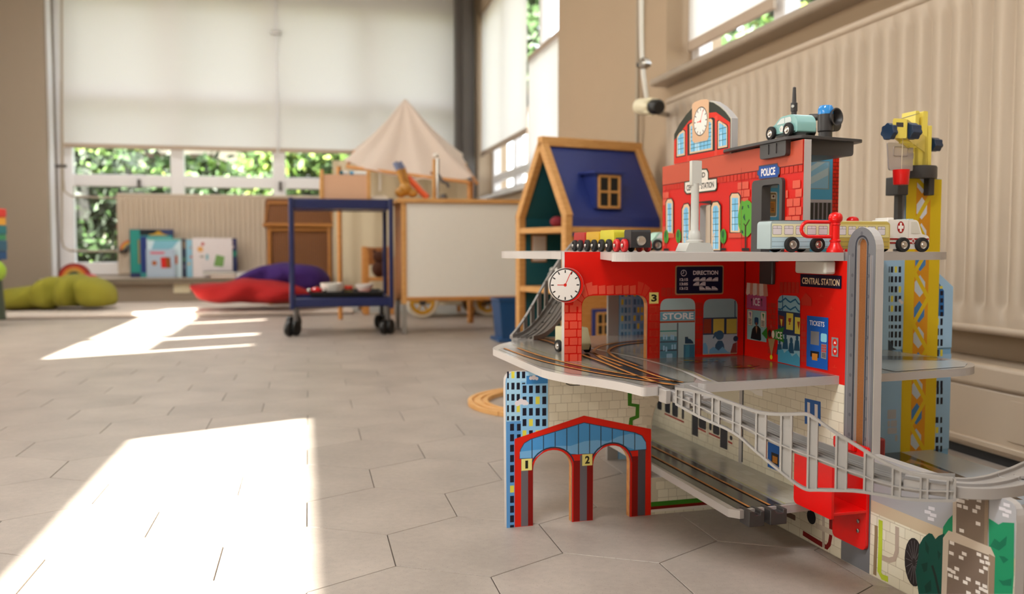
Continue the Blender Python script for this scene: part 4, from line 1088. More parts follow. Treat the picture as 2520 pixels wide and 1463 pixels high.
# arched window with café guests
iB.poly([(468, 1222), (470, 480), (490, 440), (520, 424), (690, 434), (720, 460), (735, 500), (733, 1284)], '#8db8c8')
iB.poly([(470, 605), (735, 640), (735, 920), (470, 890)], '#2a3a5a')
iB.poly([(470, 890), (735, 920), (733, 1100), (468, 1050)], '#a9c0cc')
iB.line([(526, 424), (526, 610)], .0022, '#25507a')
for y in (470, 560): iB.line([(472, y + 30), (505, y + 35), (535, y + 10), (560, y - 10), (590, y + 20), (620, y + 40), (650, y + 20), (680, y + 5), (710, y + 50), (733, y + 65)], .0026, '#25608a')
for x0, y0, x1, y1 in ((570, 640, 652, 840), (672, 690, 736, 890)): iB.rect(x0, y0, x1, y1, '#d6c552')
iB.poly([(596, 700), (630, 700), (626, 745), (615, 752), (618, 780), (600, 780), (607, 752), (595, 735)], '#9a4428'); iB.poly([(700, 742), (734, 742), (718, 845)], '#9a4428')
iB.poly([(480, 660), (545, 680), (545, 800), (475, 780)], '#7c3028'); iB.poly([(497, 710), (525, 715), (512, 810)], '#e0c850')
for cx, cy, r in ((560, 920, 34), (630, 970, 40), (700, 940, 36), (490, 985, 30)):
    iB.circ(cx, cy, r, '#24506e', 16, .8); iB.poly([(cx - 40, cy + 150), (cx - 22, cy + 25), (cx + 22, cy + 28), (cx + 33, cy + 155)], '#24506e')
iB.poly([(468, 1222), (469, 1080), (530, 1075), (545, 1120), (590, 1080), (640, 1160), (690, 1120), (733, 1180), (733, 1284)], '#4a9cc0')
# hanging ice sign with cone
iB.poly([(275, 885), (340, 805), (345, 940), (330, 950)], '#2f7a2a'); iB.poly([(400, 850), (545, 810), (525, 885), (545, 995), (410, 945)], '#2f7a2a')
iB.text(445, 862, 520, 950, 'ICE', '#e6dfd2', .02)
iB.poly([(352, 945), (435, 950), (396, 1150), (388, 1150)], '#a88a5c')
iB.circ(388, 800, 26, '#c8403a', 14, .8); iB.circ(370, 885, 48, '#33201c', 18, .7); iB.circ(412, 895, 46, '#e0d6c2', 18, .7); iB.circ(390, 1168, 28, '#ddd020', 16)
# ticket machine, lift buttons, name sign
iB.poly([(820, 668), (1076, 695), (1068, 1326), (812, 1275)], '#1757b0')
iB.text(852, 735, 1030, 795, 'TICKETS', '#e9e6ea', .02)
iB.poly([(865, 855), (966, 865), (964, 1030), (862, 1012)], '#7c7c80'); iB.rect(985, 885, 1058, 988, '#8fd0e6', .003)
iB.poly([(990, 1005), (1056, 1015), (1050, 1195), (986, 1180)], '#85858a')
for i in range(3):
    for j in range(3): iB.rect(996 + i * 20, 1018 + j * 32 + i * 3, 1010 + i * 20, 1042 + j * 32 + i * 3, '#c8352a')
iB.poly([(862, 1090), (966, 1105), (962, 1180), (862, 1160)], '#15151c'); iB.poly([(882, 1120), (948, 1130), (944, 1212), (880, 1200)], '#c8802a')
for j in range(3): iB.rect(1000, 1125 + j * 18, 1044, 1133 + j * 18, '#2a2a2c')
iB.poly([(1117, 928), (1197, 938), (1195, 1168), (1115, 1155)], '#8d8d90')
for cy, s in ((994, -1), (1100, 1)):
    c, rr = iB.circ(1156, cy, 46, '#d82418', 22); iB.raw([(c[0] - rr * .5, c[1] + rr * .28 * s), (c[0] + rr * .5, c[1] + rr * .28 * s), (c[0], c[1] - rr * .42 * s)], '#f0ecea')
iB.poly([(742, 170), (1236, 192), (1232, 348), (742, 318)], '#14102a')
a0, a1 = iB.k(762, 250)[0], iB.k(1212, 270)[0]; b1 = iB.k(990, 222)[1]; b0 = iB.k(990, 302)[1]
vs_, fs_ = text_mesh('CENTRAL STATION', .025); iB.mb.add([putB(a0 + (a1 - a0) * x, b0 + (b1 - b0) * y, iB.n * iB.STEP) for x, y in vs_], fs_, 0, lin('#e2c9a4')); iB.n += .05
iB.rline([(1.2985, DZ2), (1.2985, DZ3 - TH)], .0022, '#3a0c0a')
# ---- facade above the upper deck
F0, F1 = 1.1428, 1.6085
Brect(F0, F1, .5525, .5878, '#c5553c')
iB.rline([(F0, .5520), (F1, .5520)], .0014, '#6e150c')
iB.inc = 0
v = F0
while v < F1 - .01: Brect(v + .0006, v + .0105, .5415, .5510, '#cf2f1b'); v += .0115
rb = random.Random(2)
for (vA, vB_, zA, zB_, dens) in ((1.144, 1.185, DZ3 + .002, .54, .85), (1.287, 1.325, DZ3 + .01, .54, .75), (1.56, 1.605, DZ3 + .01, .54, .35), (1.385, 1.40, .45, .53, .6)):
    z = zA; r = 0
    while z < zB_ - .012:
        v = vA + (.004 if r % 2 else 0)
        while v < vB_ - .004:
            w = .014 + .006 * rb.random()
            if rb.random() < dens: Brect(v, min(v + w, vB_), z, z + .0115, '#dd5a44', .0014)
            v += w + .0012
        z += .0132; r += 1
iB.inc = .03; iB.n += .1
# gable
gab = [(1.352, .5885), (1.352, .646), (1.368, .6595), (1.386, .6705), (1.410, .682), (1.4355, .688), (1.462, .6885), (1.488, .684), (1.512, .675), (1.538, .6615), (1.5595, .645), (1.5595, .5885)]
iB.raw(gab, '#2c2f22')
iB.raw([(1.352, .5885), (1.352, .640), (1.400, .6640), (1.455, .6690), (1.500, .6620), (1.5595, .6330), (1.5595, .5885)], '#d8270f')
for v0, v1 in ((1.352, 1.358), (1.395, 1.404), (1.496, 1.506)): Brect(v0, v1, .589, .638 if v0 < 1.36 else .658, '#dd4430')
iB.crop = 9
def arcwin(pts, glass, ncol, nrow, frame='#e2bf98', outline='#231a1c'):
    """window given by its corner points (frame outline); glass polygon inside with glazing bars"""
    P = [iB.k(*p) for p in pts]; cx = sum(p[0] for p in P) / len(P); cy = sum(p[1] for p in P) / len(P)
    iB.raw([(cx + (a - cx) * 1.20, cy + (b - cy) * 1.07) for a, b in P], outline); iB.raw(P, frame)
    G = [iB.k(*p) for p in glass]; iB.raw(G, '#7cc0e4')
    a0, a1 = max(p[0] for p in G), min(p[0] for p in G); b0, b1 = min(p[1] for p in G), max(p[1] for p in G)
    w = (a0 - a1)
    iB.raw([(a0 - w * .25, b0), (a0 - w * .45, b0), (a0 - w * .35, b0 + (b1 - b0) * .6), (a0 - w * .2, b0 + (b1 - b0) * .6)], '#b4dcf0')
    for i in range(1, ncol): a = a0 + (a1 - a0) * i / ncol; iB.rline([(a, b0), (a, b1 - (b1 - b0) * .04)], .0009, '#17424a')
    for i in range(1, nrow): b = b0 + (b1 - b0) * i / nrow; iB.rline([(a0, b), (a1, b)], .0009, '#17424a')
arcwin([(172, 382), (190, 350), (225, 322), (240, 335), (240, 542), (170, 556)], [(178, 392), (195, 360), (230, 342), (232, 528), (178, 540)], 2, 4)
arcwin([(282, 275), (300, 262), (470, 222), (484, 235), (484, 495), (282, 532)], [(292, 290), (310, 282), (462, 250), (472, 262), (472, 480), (292, 516)], 6, 7)
arcwin([(532, 248), (545, 240), (605, 278), (614, 295), (614, 470), (532, 486)], [(541, 262), (552, 260), (600, 295), (607, 305), (607, 455), (541, 468)], 2, 4)
arcwin([(76, 1225), (76, 960), (90, 932), (122, 928), (136, 955), (136, 1230)], [(88, 1212), (88, 965), (124, 965), (124, 1218)], 2, 5)
arcwin([(642, 1220), (642, 910), (655, 882), (710, 880), (725, 905), (725, 1222)], [(655, 1205), (655, 918), (710, 918), (710, 1208)], 2, 5)
arcwin([(218, 1378), (218, 1020), (235, 978), (268, 970), (285, 1000), (288, 1378)], [(230, 1368), (230, 1030), (245, 1002), (262, 1000), (273, 1025), (275, 1368)], 2, 7)
arcwin([(474, 1378), (474, 1000), (490, 960), (530, 955), (552, 990), (552, 1378)], [(488, 1368), (488, 1010), (500, 988), (525, 986), (538, 1010), (538, 1368)], 2, 7)
for q in ([(286, 985), (300, 960), (475, 940), (476, 985), (462, 972), (380, 962), (330, 970)],): iB.poly(q, '#2a100c')
iB.poly([(80, 1232), (150, 1230), (150, 1268), (100, 1270)], '#cf5038'); iB.poly([(628, 1228), (742, 1226), (742, 1268), (628, 1270)], '#cf5038')
# name board: GRAND CENTRAL STATION
iB.poly([(236, 775), (285, 768), (285, 680), (300, 665), (437, 660), (452, 690), (452, 752), (526, 742), (526, 835), (512, 858), (255, 888), (236, 862)], '#1e3b2a')
iB.poly([(244, 785), (293, 776), (293, 690), (305, 677), (432, 672), (445, 700), (445, 762), (519, 752), (519, 830), (507, 848), (260, 877), (244, 855)], '#e6ddd0')
iB.text(284, 702, 421, 748, 'GRAND', '#26221e', .03)
iB.text(258, 790, 498, 842, 'CENTRAL  STATION', '#26221e', .03)
# gable clock board
iB.poly([(306, 100), (330, 75), (380, 58), (430, 52), (455, 60), (452, 385), (440, 412), (325, 436), (308, 415)], '#d8b08c')
cc_, rr = clock_face(iB, 380, 246, 128, '#2c2a28', '#efe9e2', 1.0)
iB.rline([cc_, (cc_[0] + rr * .5, cc_[1] - .0002)], rr * .06, '#d8281c'); iB.rline([cc_, (cc_[0] - rr * .38, cc_[1] + rr * .75)], rr * .05, '#d8281c')
# little round trees in pots and the big tree
for cx, cy, r in ((78, 1258, 60), (186, 1255, 62), (582, 1255, 66)):
    iB.circ(cx, cy, r, '#3f8f2a', 20, .8); iB.circ(cx - 4, cy - 18, r * .5, '#1d5a30', 14, .7); iB.line([(cx, cy), (cx, cy + 115)], .0016, '#2a1a12'); iB.rect(cx - 22, cy + 105, cx + 22, cy + 125, '#1c1614')
for x in (250, 496): iB.line([(x + 8, 1228), (x, 1250), (x, 1275), (x + 6, 1290)], .0028, '#e2bf98')
iB.crop = 10
tr = [(165, 850), (190, 700), (215, 640), (250, 655), (290, 635), (330, 650), (365, 700), (368, 1050), (340, 1095), (300, 1140), (240, 1135), (200, 1080), (170, 980)]
iB.poly(tr, '#5aa334')
for q in ([(215, 770), (222, 720), (240, 715), (235, 760)], [(295, 705), (312, 700), (322, 750), (308, 745)], [(235, 870), (258, 820), (262, 880), (270, 925), (250, 905)], [(205, 1045), (235, 1060), (240, 1100), (212, 1095)], [(188, 960), (200, 965), (195, 985)]): iB.poly(q, '#1c4a34')
iB.line([(268, 1310), (270, 980)], .0042, '#3a1a10'); iB.line([(270, 1000), (300, 950), (325, 905)], .0025, '#3a1a10'); iB.line([(268, 990), (245, 960)], .002, '#3a1a10'); iB.rect(218, 1300, 320, 1338, '#1c1210')
# police sign
iB.poly([(430, 230), (452, 215), (455, 160), (712, 122), (722, 160), (745, 180), (745, 270), (728, 285), (722, 322), (455, 348), (450, 300), (430, 290)], '#4a4652')
iB.poly([(442, 238), (462, 222), (465, 175), (705, 140), (714, 170), (734, 188), (734, 262), (716, 280), (712, 312), (465, 338), (460, 295), (442, 282)], '#1f4f9e')
iB.text(487, 188, 682, 296, 'POLICE', '#eee8e6', .035)
iB.line([(212, 190), (212, 1330)], .0008, '#8a160a')
iB.build('wall_print', panelB)

# ---- lift button box, clips under the upper deck
def tbox(name, u0, u1, v0, v1, z0, z1, m, par=None, bevel=.001): return MB().box(u0, u1, v0, v1, z0, z1).build(name, m, par or st, TF, bevel=bevel)
a = pxB(1878, 660)[0]; b = pxB(1910, 660)[0]
tbox('deck_clip', UB - .0075, UB - .0006, b, a, .373, DZ3 - TH, M_CHAR, bevel=.002)
tbox('deck_clip', UB - .010, UB - .0006, b - .008, a + .010, DZ3 - TH - .004, DZ3 - TH, M_CHAR)
a = pxB(1990, 655)[0]; b = pxB(2068, 655)[0]
tbox('barrier_socket', UB - .026, UB - .008, b - .002, a - .004, .3935, DZ3 - TH, M_TOYGL, bevel=.003)
# ---- police door frame, roof
fr = MB()
o0, o1 = pxB(1857, 530)[0], pxB(1932, 530)[0]
outer = rpoly([(o1, DZ3), (o1, .5365), (o0, .5365), (o0, DZ3)], [0, .009, .009, 0])
inner = rpoly([(dr + .0005, DZ3), (dr + .0005, .5270), (dl - .006, .5270), (dl - .006, DZ3)], [0, .005, .005, 0])
fr.prism(outer + inner[::-1], [], fB, UB - .006, UB + .010)
fr.build('police_door_frame', M_CHAR, st, TF, bevel=.0012)
RZ = .5945
def rpx(x, y): return pxZ(x, y, RZ)
rp = [(.772, 1.372), (.760, 1.352), (.760, 1.165), (.772, 1.142), (.895, 1.168), (.900, 1.19), (.900, 1.37)]
roof = MB().prism(rpoly(rp, .008), [], fD, RZ - .0045, RZ).build('police_roof', M_CHAR, st, TF, bevel=.0012)
bxr = MB().prism(rpoly([(.7875, .5685), (.8775, .5685), (.8775, RZ - .004), (.7875, RZ - .004)], [.006, .006, 0, 0]), [], fA, 1.168, 1.292)
bxr.build('roof_box', M_CHAR, roof, TF, bevel=.0012)
a = pxB(1884, 360)[0]; b = pxB(1948, 360)[0]
cl = MB().prism(rpoly([(b, .5675), (a, .5675), (a, RZ - .004), (b, RZ - .004)], [.005, .005, 0, 0]), [], fB, UB - .010, UB - .0005)
clip = cl.build('roof_clip', M_CHAR, roof, TF, bevel=.001)
for t in (.35, .65): MB().box(UB - .0115, UB - .0098, b + (a - b) * t - .001, b + (a - b) * t + .001, .573, .588).build('clip_rib', M_CHAR, clip, TF)
# aerial, siren lamp and horn on the roof
def at_uv(x, y, v):                                     # (u, z) of a pixel on the plane of constant v
    return pxA(x, y, v)
va = 1.30; u, z0 = at_uv(1954, 275, va)
_, z1 = at_uv(1954, 214, va)
ae = MB().lathe([(.0045, RZ), (.0045, z0), (.0055, z0 + .0005), (.0055, z0 + .0140), (.0036, z0 + .015), (.0026, z1 - .001), (.0012, z1)], (u, va, 0), (0, 0, 1), 14)
aer = ae.build('aerial', M_CHAR, roof, TF)
MB().lathe([(.0024, 0), (.0024, .0015)], (u - .0045, va - .0035, z0 + .008), (-.8, -.6, 0), 10).build('aerial_stud', M_TOYGL, aer, TF)
vs_ = 1.235; u, zb = at_uv(2032, 282, vs_); _, zt = at_uv(2032, 259, vs_)
sr = MB().lathe([(.0105, RZ), (.0105, RZ + .018), (.0122, RZ + .020), (.0122, zb)], (u, vs_, 0), (0, 0, 1), 18).build('siren_post', M_CHAR, roof, TF)
MB().lathe([(.0118, zb), (.0120, zt - .006), (.0095, zt - .001), (.003, zt)], (u, vs_, 0), (0, 0, 1), 20).build('siren_lamp', mat('blue_translucent_plastic', '#3fa0f2', .12, var=0, trans=.15), sr, TF)
hn = MB(); uh, zh = at_uv(2054, 290, vs_ - .012); 
hn.lathe([(.006, 0), (.008, .012), (.0135, .024), (.0145, .027), (.0125, .027), (.009, .020), (.0045, .008), (.001, .007)], (uh - .004, vs_ + .012, zh), (.28, -1, 0.05), 22, cap=False)
hn.build('horn', M_CHAR, sr, TF)
uh2, zh2 = at_uv(2057, 303, vs_); MB().lathe([(.0125, 0), (.0125, .012)], (uh2 + .001, vs_ + .016, zh2), (.3, -1, 0), 20).build('horn', M_CHAR, sr, TF)
ul, zl = at_uv(2004, 292, 1.26); MB().cyl((ul, 1.27, zl + .003), (u, vs_, zl), .006, .005).build('horn_arm', M_CHAR, sr, TF)

# ---- print on the decks
iD = Ink(lambda x, y: pxZ(x, y, DZ2), lambda a, b, n: TF(a, b, DZ2 + .0001 + n))
iD.crop = 3
# white border, black track bed, grooves
d2in = shrink(d2[::-1], .007) if False else None
trk = [(640, 985), (800, 1040), (1000, 1110), (1200, 1190), (1400, 1270), (1600, 1340)]
iD.raw([(.585, 1.046), (.772, 1.056), (.772, 1.296), (.60, 1.296), (.60, 1.14)], '#6d6863')
iD.raw([(.407, 1.26), (.425, 1.17), (.45, 1.135), (.47, 1.09), (.478, 1.045), (.555, 1.055), (.583, 1.10), (.60, 1.20), (.60, 1.60), (.49, 1.60), (.47, 1.57), (.43, 1.54), (.407, 1.49)], '#8f8a80')
main = [pxZ(*kc(3, x, y), DZ2) for x, y in ((470, 975), (640, 1030), (820, 1110), (1000, 1185), (1240, 1270), (1440, 1335))]
main2 = [pxZ(*kc(3, x, y), DZ2) for x, y in ((560, 955), (700, 1000), (890, 1068), (1080, 1125), (1300, 1215), (1480, 1285), (1640, 1330))]
mid = [((a[0] + b[0]) / 2, (a[1] + b[1]) / 2) for a, b in zip(main, main2[:4] + [((main2[4][0] + main2[5][0]) / 2, (main2[4][1] + main2[5][1]) / 2), main2[6]])]
iD.rline([(.50, 1.655)] + mid + [(.527, 1.047)], .046, '#2c2b2d')
left = [(.415, 1.50), (.416, 1.38), (.420, 1.26), (.445, 1.17), (.49, 1.09), (.53, 1.047)]
bz = []
for i in range(13):
    t = i / 12; bz.append(((1 - t) ** 3 * .432 + 3 * (1 - t) ** 2 * t * .430 + 3 * (1 - t) * t * t * .475 + t ** 3 * .527, (1 - t) ** 3 * 1.50 + 3 * (1 - t) ** 2 * t * 1.25 + 3 * (1 - t) * t * t * 1.15 + t ** 3 * 1.047))
iD.rline(bz, .038, '#33302e')
arcb = [(.535, 1.20 + .02), (.545, 1.33), (.575, 1.43), (.64, 1.51), (.74, 1.555), (.765, 1.56)]
sm = []
def smooth(pts, n=8):
    out = []; P = [pts[0]] + list(pts) + [pts[-1]]
    for i in range(1, len(P) - 2):
        for j in range(n):
            t = j / n; q = []
            for d in range(len(pts[0])):
                p0, p1, p2, p3 = P[i - 1][d], P[i][d], P[i + 1][d], P[i + 2][d]
                q.append(.5 * ((2 * p1) + (-p0 + p2) * t + (2 * p0 - 5 * p1 + 4 * p2 - p3) * t * t + (-p0 + 3 * p1 - 3 * p2 + p3) * t ** 3))
            out.append(tuple(q))
    out.append(tuple(pts[-1])); return out
iD.rline(smooth(arcb), .046, '#2c2b2d')
iD.build('deck_print', deck2, M_GLOSS)
# track grooves as thin inlaid strips of bare wood
def strip(path, off, w, name, par, z, mt=M_MDF, h=.0009):
    P = [Vector(p) for p in path]; mb = MB(); L, R_ = [], []
    for i, p in enumerate(P):
        d = (P[min(i + 1, len(P) - 1)] - P[max(0, i - 1)]).normalized(); n = Vector((-d.y, d.x))
        L.append(p + n * (off + w / 2)); R_.append(p + n * (off - w / 2))
    for i in range(len(P) - 1): mb.add([(q.x, q.y, z + h) for q in (L[i], L[i + 1], R_[i + 1], R_[i])], [(0, 1, 2, 3)])
    return mb.build(name, mt, par, TF, smooth=False)
mpath = [(.50, 1.655)] + mid + [(.527, 1.047)]
for off in (-.0125, .0125):
    strip(smooth(mpath), off, .0052, 'track_groove', deck2, DZ2)
    strip(bz, off * .95, .0048, 'track_groove', deck2, DZ2)
    strip(smooth(arcb), off, .0052, 'track_groove', deck2, DZ2)
iD2 = Ink(lambda x, y: pxZ(x, y, DZ2), lambda a, b, n: TF(a, b, DZ2 + .0004 + n))
for o, w, cc in ((-.031, .006, '#d9d4cc'), (-.0395, .0012, '#b4a83a')): 
    P = [Vector(p) for p in smooth([(.565, 1.50), (.577, 1.40), (.592, 1.28), (.590, 1.16), (.572, 1.053)])]
    Q = []
    for i, p in enumerate(P):
        d = (P[min(i + 1, len(P) - 1)] - P[max(0, i - 1)]).normalized(); Q.append(p + Vector((-d.y, d.x)) * (o + .033) * -1)
    iD2.rline(Q, w, cc)
iD2.build('platform_line', deck2, M_GLOSS)
iD2 = Ink(None, lambda a, b, n: TF(a, b, DZ2 + .0004 + n))
iD2.rline(smooth([(.468, 1.56), (.468, 1.40), (.478, 1.28), (.492, 1.19), (.498, 1.16)]), .0012, '#b4a83a'); iD2.rline(smooth([(.452, 1.56), (.452, 1.40), (.462, 1.28), (.482, 1.19), (.498, 1.16)]), .0012, '#b4a83a')
iD2.build('siding_line', deck2, M_GLOSS)
rg = random.Random(4)
for cx, cy in ((.690, 1.165), (.668, 1.245)):
    iD2 = Ink(None, lambda a, b, n: TF(a, b, DZ2 + .0004 + n))
    iD2.raw([(cx + .02 * math.cos(t * .5), cy + .012 * math.sin(t * .5)) for t in range(12)], '#45503a')
    for i in range(26): x, y = cx + rg.gauss(0, .016), cy + rg.gauss(0, .011); r = .003 + .003 * rg.random(); iD2.raw([(x + r * math.cos(t), y + r * .7 * math.sin(t)) for t in (0, 1, 2, 3, 4, 5)], rg.choice(['#2d5a2c', '#3a6b2c', '#24492a', '#b03a20', '#c8b030', '#2d5a2c']))
    iD2.build('flower_print', deck2, M_GLOSS)
iD2 = Ink(None, lambda a, b, n: TF(a, b, DZ2 + .0004 + n))
iD2.raw([(.875, 1.062), (1.01, 1.078), (1.045, 1.11), (1.052, 1.14), (1.04, 1.29), (.875, 1.29)], '#b6bcc0')
iD2.rline([(.88, 1.245), (1.0, 1.185), (1.045, 1.165)], .05, '#3c3632')
for o in (-.012, .012): iD2.rline([(.88, 1.245 + o), (1.0, 1.185 + o), (1.045, 1.165 + o)], .004, '#a8763f')
iD2.rline([(1.02, 1.165), (1.05, 1.155)], .02, '#b98248')
iD2.build('side_track_print', deck2, M_GLOSS)
# lower deck: track bed, platform tiles
iL = Ink(lambda x, y: pxZ(x, y, DZ1), lambda a, b, n: TF(a, b, DZ1 + .0001 + n))
iL.raw([(.632, 1.074), (.702, 1.074), (.704, 1.60), (.637, 1.60)], '#232224')
iL.raw([(.7085, 1.077), (.7735, 1.077), (.7735, 1.60), (.7105, 1.60)], '#a3a096')
iL.inc = 0
v = 1.08; r = 0
while v < 1.58:
    for u0 in (.7110, .7265, .7420, .7575):
        iL.raw([(u0, v), (u0 + .0145, v), (u0 + .0145, v + .029), (u0, v + .029)], rg.choice(['#aba89d', '#a6a398', '#b0ada2']), n=iL.n + .1)
    v += .030
iL.inc = .03; iL.n += .2
iL.raw([(.7025, 1.076), (.7085, 1.076), (.7105, 1.60), (.7045, 1.60)], '#8e8c88'); iL.rline([(.7095, 1.077), (.7105, 1.60)], .0012, '#aab030')
iL.raw([(.787, 1.0), (1.149, .972), (1.149, 1.298), (.787, 1.298)], '#aeb9c4')
iL.raw([(.90, 1.05), (1.045, 1.0), (1.085, 1.298), (.90, 1.298)], '#3a2a1e')
for q, cc in (([(.99, 1.20), (1.03, 1.10), (1.06, 1.16), (1.065, 1.25)], '#b98a5c'), ([(1.0, 1.22), (1.04, 1.17), (1.055, 1.21), (1.02, 1.26)], '#33401c'), ([(1.04, 1.04), (1.06, 1.10), (1.05, 1.13), (1.02, 1.08)], '#c3b8ae'), ([(.97, 1.15), (1.0, 1.11), (1.02, 1.15), (.99, 1.18)], '#33401c')): iL.raw(q, cc)
iL.build('deck_print', deck1, M_GLOSS)
for u in (.6515, .6835): strip([(u, 1.075), (u + .003, 1.60)], 0, .0042, 'track_groove', deck1, DZ1, h=.0014)
# charcoal track connectors at the front of the lower deck
for u0, u1 in ((.6385, .662), (.671, .697)):
    k = MB(); k.prism([(u0, DZ1 - .020), (u1, DZ1 - .020), (u1, DZ1 + .001), (u1 - .006, DZ1 + .001), (u1 - .006, DZ1 - .004), (u0 + .010, DZ1 - .004), (u0 + .007, DZ1 + .001), (u0, DZ1 + .001)], [], fA, 1.053, 1.079)
    k.build('track_connector', M_CHAR, deck1, TF, bevel=.001)
# ================================================================== RAMPS, LIFT, CRANE
R2 = math.sqrt(.5)
def RP(s, n, z): return TF(.50 + (s + n) * R2, 1.0 + (-s + n) * R2, z)
def pxS(x, y, n=0):
    P0 = TF(.50 + n * R2, 1.0 + n * R2, 0); nn = TF(R2, R2, 0)
    P = on_plane(x, y, P0, nn); t = to_frame(P, TA)
    return ((t[0] - .50) * R2 - (t[1] - 1.0) * R2, t[2])
topc = [pxS(*q) for q in ((1662, 957), (1700, 962), (1750, 975), (1800, 993), (1845, 1009), (1880, 1018), (1930, 1021), (1980, 1020), (2005, 1031), (2050, 1062), (2100, 1093), (2161, 1131), (2222, 1160), (2272, 1173), (2345, 1181))]
botc = [pxS(*q) for q in ((1662, 994), (1722, 1027), (1804, 1065), (1853, 1106), (1916, 1158), (1975, 1202), (2017, 1207), (2100, 1209), (2157, 1217), (2222, 1228), (2272, 1232), (2339, 1233), (2354, 1229))]
midc = [pxS(*q) for q in ((1662, 976), (1722, 1002), (1771, 1026), (1826, 1049), (1886, 1079), (1946, 1106), (2015, 1131), (2083, 1158), (2125, 1172), (2154, 1184), (2219, 1201), (2288, 1209), (2352, 1210))]
def interp(c, s):
    if s <= c[0][0]: return c[0][1]
    for (a, b), (d, e) in zip(c, c[1:]):
        if s <= d: return b + (e - b) * (s - a) / (d - a)
    return c[-1][1]
ramp = empty('ramp', (0, 0, 0)); C.objects.unlink(ramp); bpy.data.objects.remove(ramp)
M_LAT = mat('silver_grey_plastic', '#908c88', .33, var=.03, scale=80)
rdeck = MB()
S0, S1 = topc[0][0] - .004, topc[-1][0]
ss = [S0 + (S1 - S0) * i / 40 for i in range(41)]
for i in range(40):
    a, b = ss[i], ss[i + 1]; za, zb = interp(midc, a), interp(midc, b)
    rdeck.add([(a, .0045, za), (b, .0045, zb), (b, .050, zb), (a, .050, za), (a, .0045, za - .0045), (b, .0045, zb - .0045), (b, .050, zb - .0045), (a, .050, za - .0045)],
              [(0, 1, 2, 3), (4, 7, 6, 5), (0, 4, 5, 1), (3, 2, 6, 7)] + ([(0, 3, 7, 4)] if i == 0 else []) + ([(1, 5, 6, 2)] if i == 39 else []))
ramp = rdeck.build('ramp_track', M_LAT, st, RP)
def bar(curve, n0, n1, w, name, m=M_LAT, off=0.0, par=ramp, fr=None):
    mb = MB()
    for i in range(len(curve) - 1):
        (a, b), (c, d) = curve[i], curve[i + 1]
        vs = [(a, n0, b - w / 2 + off), (c, n0, d - w / 2 + off), (c, n1, d - w / 2 + off), (a, n1, b - w / 2 + off), (a, n0, b + w / 2 + off), (c, n0, d + w / 2 + off), (c, n1, d + w / 2 + off), (a, n1, b + w / 2 + off)]
        mb.add(vs, [(0, 1, 2, 3), (4, 7, 6, 5), (0, 4, 5, 1), (3, 2, 6, 7), (0, 3, 7, 4), (1, 5, 6, 2)])
    return mb.build(name, m, par, fr or RP, smooth=False)
bar(smooth(topc, 4), -.001, .0045, .0034, 'top_rail'); bar(smooth(botc, 4), -.001, .0045, .0032, 'bottom_rail'); bar(smooth(midc, 4), -.0006, .004, .0017, 'middle_rail')
CELLS = ((1664, 1678), (1708, 1721), (1753, 1769), (1804, 1822), (1861, 1884), (1922, 1947), (1989, 2010), (2058, 2083), (2128, 2148), (2197, 2216), (2266, 2283), (2332, 2350))
for i, (x0, x1) in enumerate(CELLS):
    ym = 980 + (x0 - 1664) * .33
    a, b = pxS(x0, ym)[0], pxS(x1, ym)[0]
    for s in (a, b):
        MB().box(s - .0011, s + .0011, -.0008, .0045, interp(botc, s), interp(topc, s)).build('lattice_post', M_LAT, ramp, RP, smooth=False)
    pn = MB(); pn.add([(a, .002, interp(botc, a)), (b, .002, interp(botc, b)), (b, .002, interp(topc, b)), (a, .002, interp(topc, a)), (a, .0042, interp(botc, a)), (b, .0042, interp(botc, b)), (b, .0042, interp(topc, b)), (a, .0042, interp(topc, a))],
           [(0, 1, 2, 3), (4, 7, 6, 5), (0, 4, 5, 1), (2, 6, 7, 3)]).build('lattice_panel', M_LAT, ramp, RP, smooth=False)
for n in (.0140, .0225, .0335, .0420): bar([(s, interp(midc, s)) for s in ss[::2]], n - .001, n + .001, .003, 'track_ridge', off=.0012)
for n0, n1 in ((.0152, .0213), (.0345, .0408)): bar([(s, interp(midc, s)) for s in ss[::2]], n0, n1, .0004, 'track_channel', M_CHAR, off=.0003)
bar([(s, interp(midc, s)) for s in ss[::2]], .048, .0515, .010, 'far_lip', off=.003)
# connector at the top, joint pieces at the foot, running over the long wall
def ch_prof(w, h, lip): return [(-w / 2, -h), (w / 2, -h), (w / 2, 0), (w / 2 - lip, 0), (w / 2 - lip, -lip), (lip * .8, -lip), (lip * .8, 0), (-lip * .8, 0), (-lip * .8, -lip), (-w / 2 + lip, -lip), (-w / 2 + lip, 0), (-w / 2, 0)]
k = MB().sweep([TF(.523, 1.060, .2520), TF(.524, 1.040, .2515), TF(.531, 1.010, .2475), TF(.536, .998, .2450)], ch_prof(.048, .014, .004))
k.build('track_joint', M_TOYG, st, bevel=.0008)
MB().box(.494, .5015, 1.014, 1.034, .234, .2515).build('track_joint_lug', M_TOYG, st, TF, bevel=.001)
ez = interp(midc, S1) + .004
def rp_uv(s, n): return (.50 + (s + n) * R2, 1.0 + (-s + n) * R2)
ue, ve = rp_uv(S1 - .06, .027)
uf, vf = rp_uv(S1, .027)
foot = smooth([(uf - .035, vf + .035, ez + .002), (uf, vf + .002, ez), (uf + .030, vf - .008, ez - .001), (uf + .065, vf - .004, ez - .001), (uf + .088, vf + .004, ez - .001)], 5)
MB().sweep([TF(*p) for p in foot], ch_prof(.046, .013, .0045)).build('foot_track', M_TOYG, st, bevel=.0007)
foot2 = smooth([(uf + .0895, vf + .0045, ez - .001), (uf + .13, vf + .022, ez - .0015), (uf + .19, vf + .055, ez - .004), (uf + .26, vf + .10, ez - .012), (uf + .33, vf + .16, ez - .026)], 5)
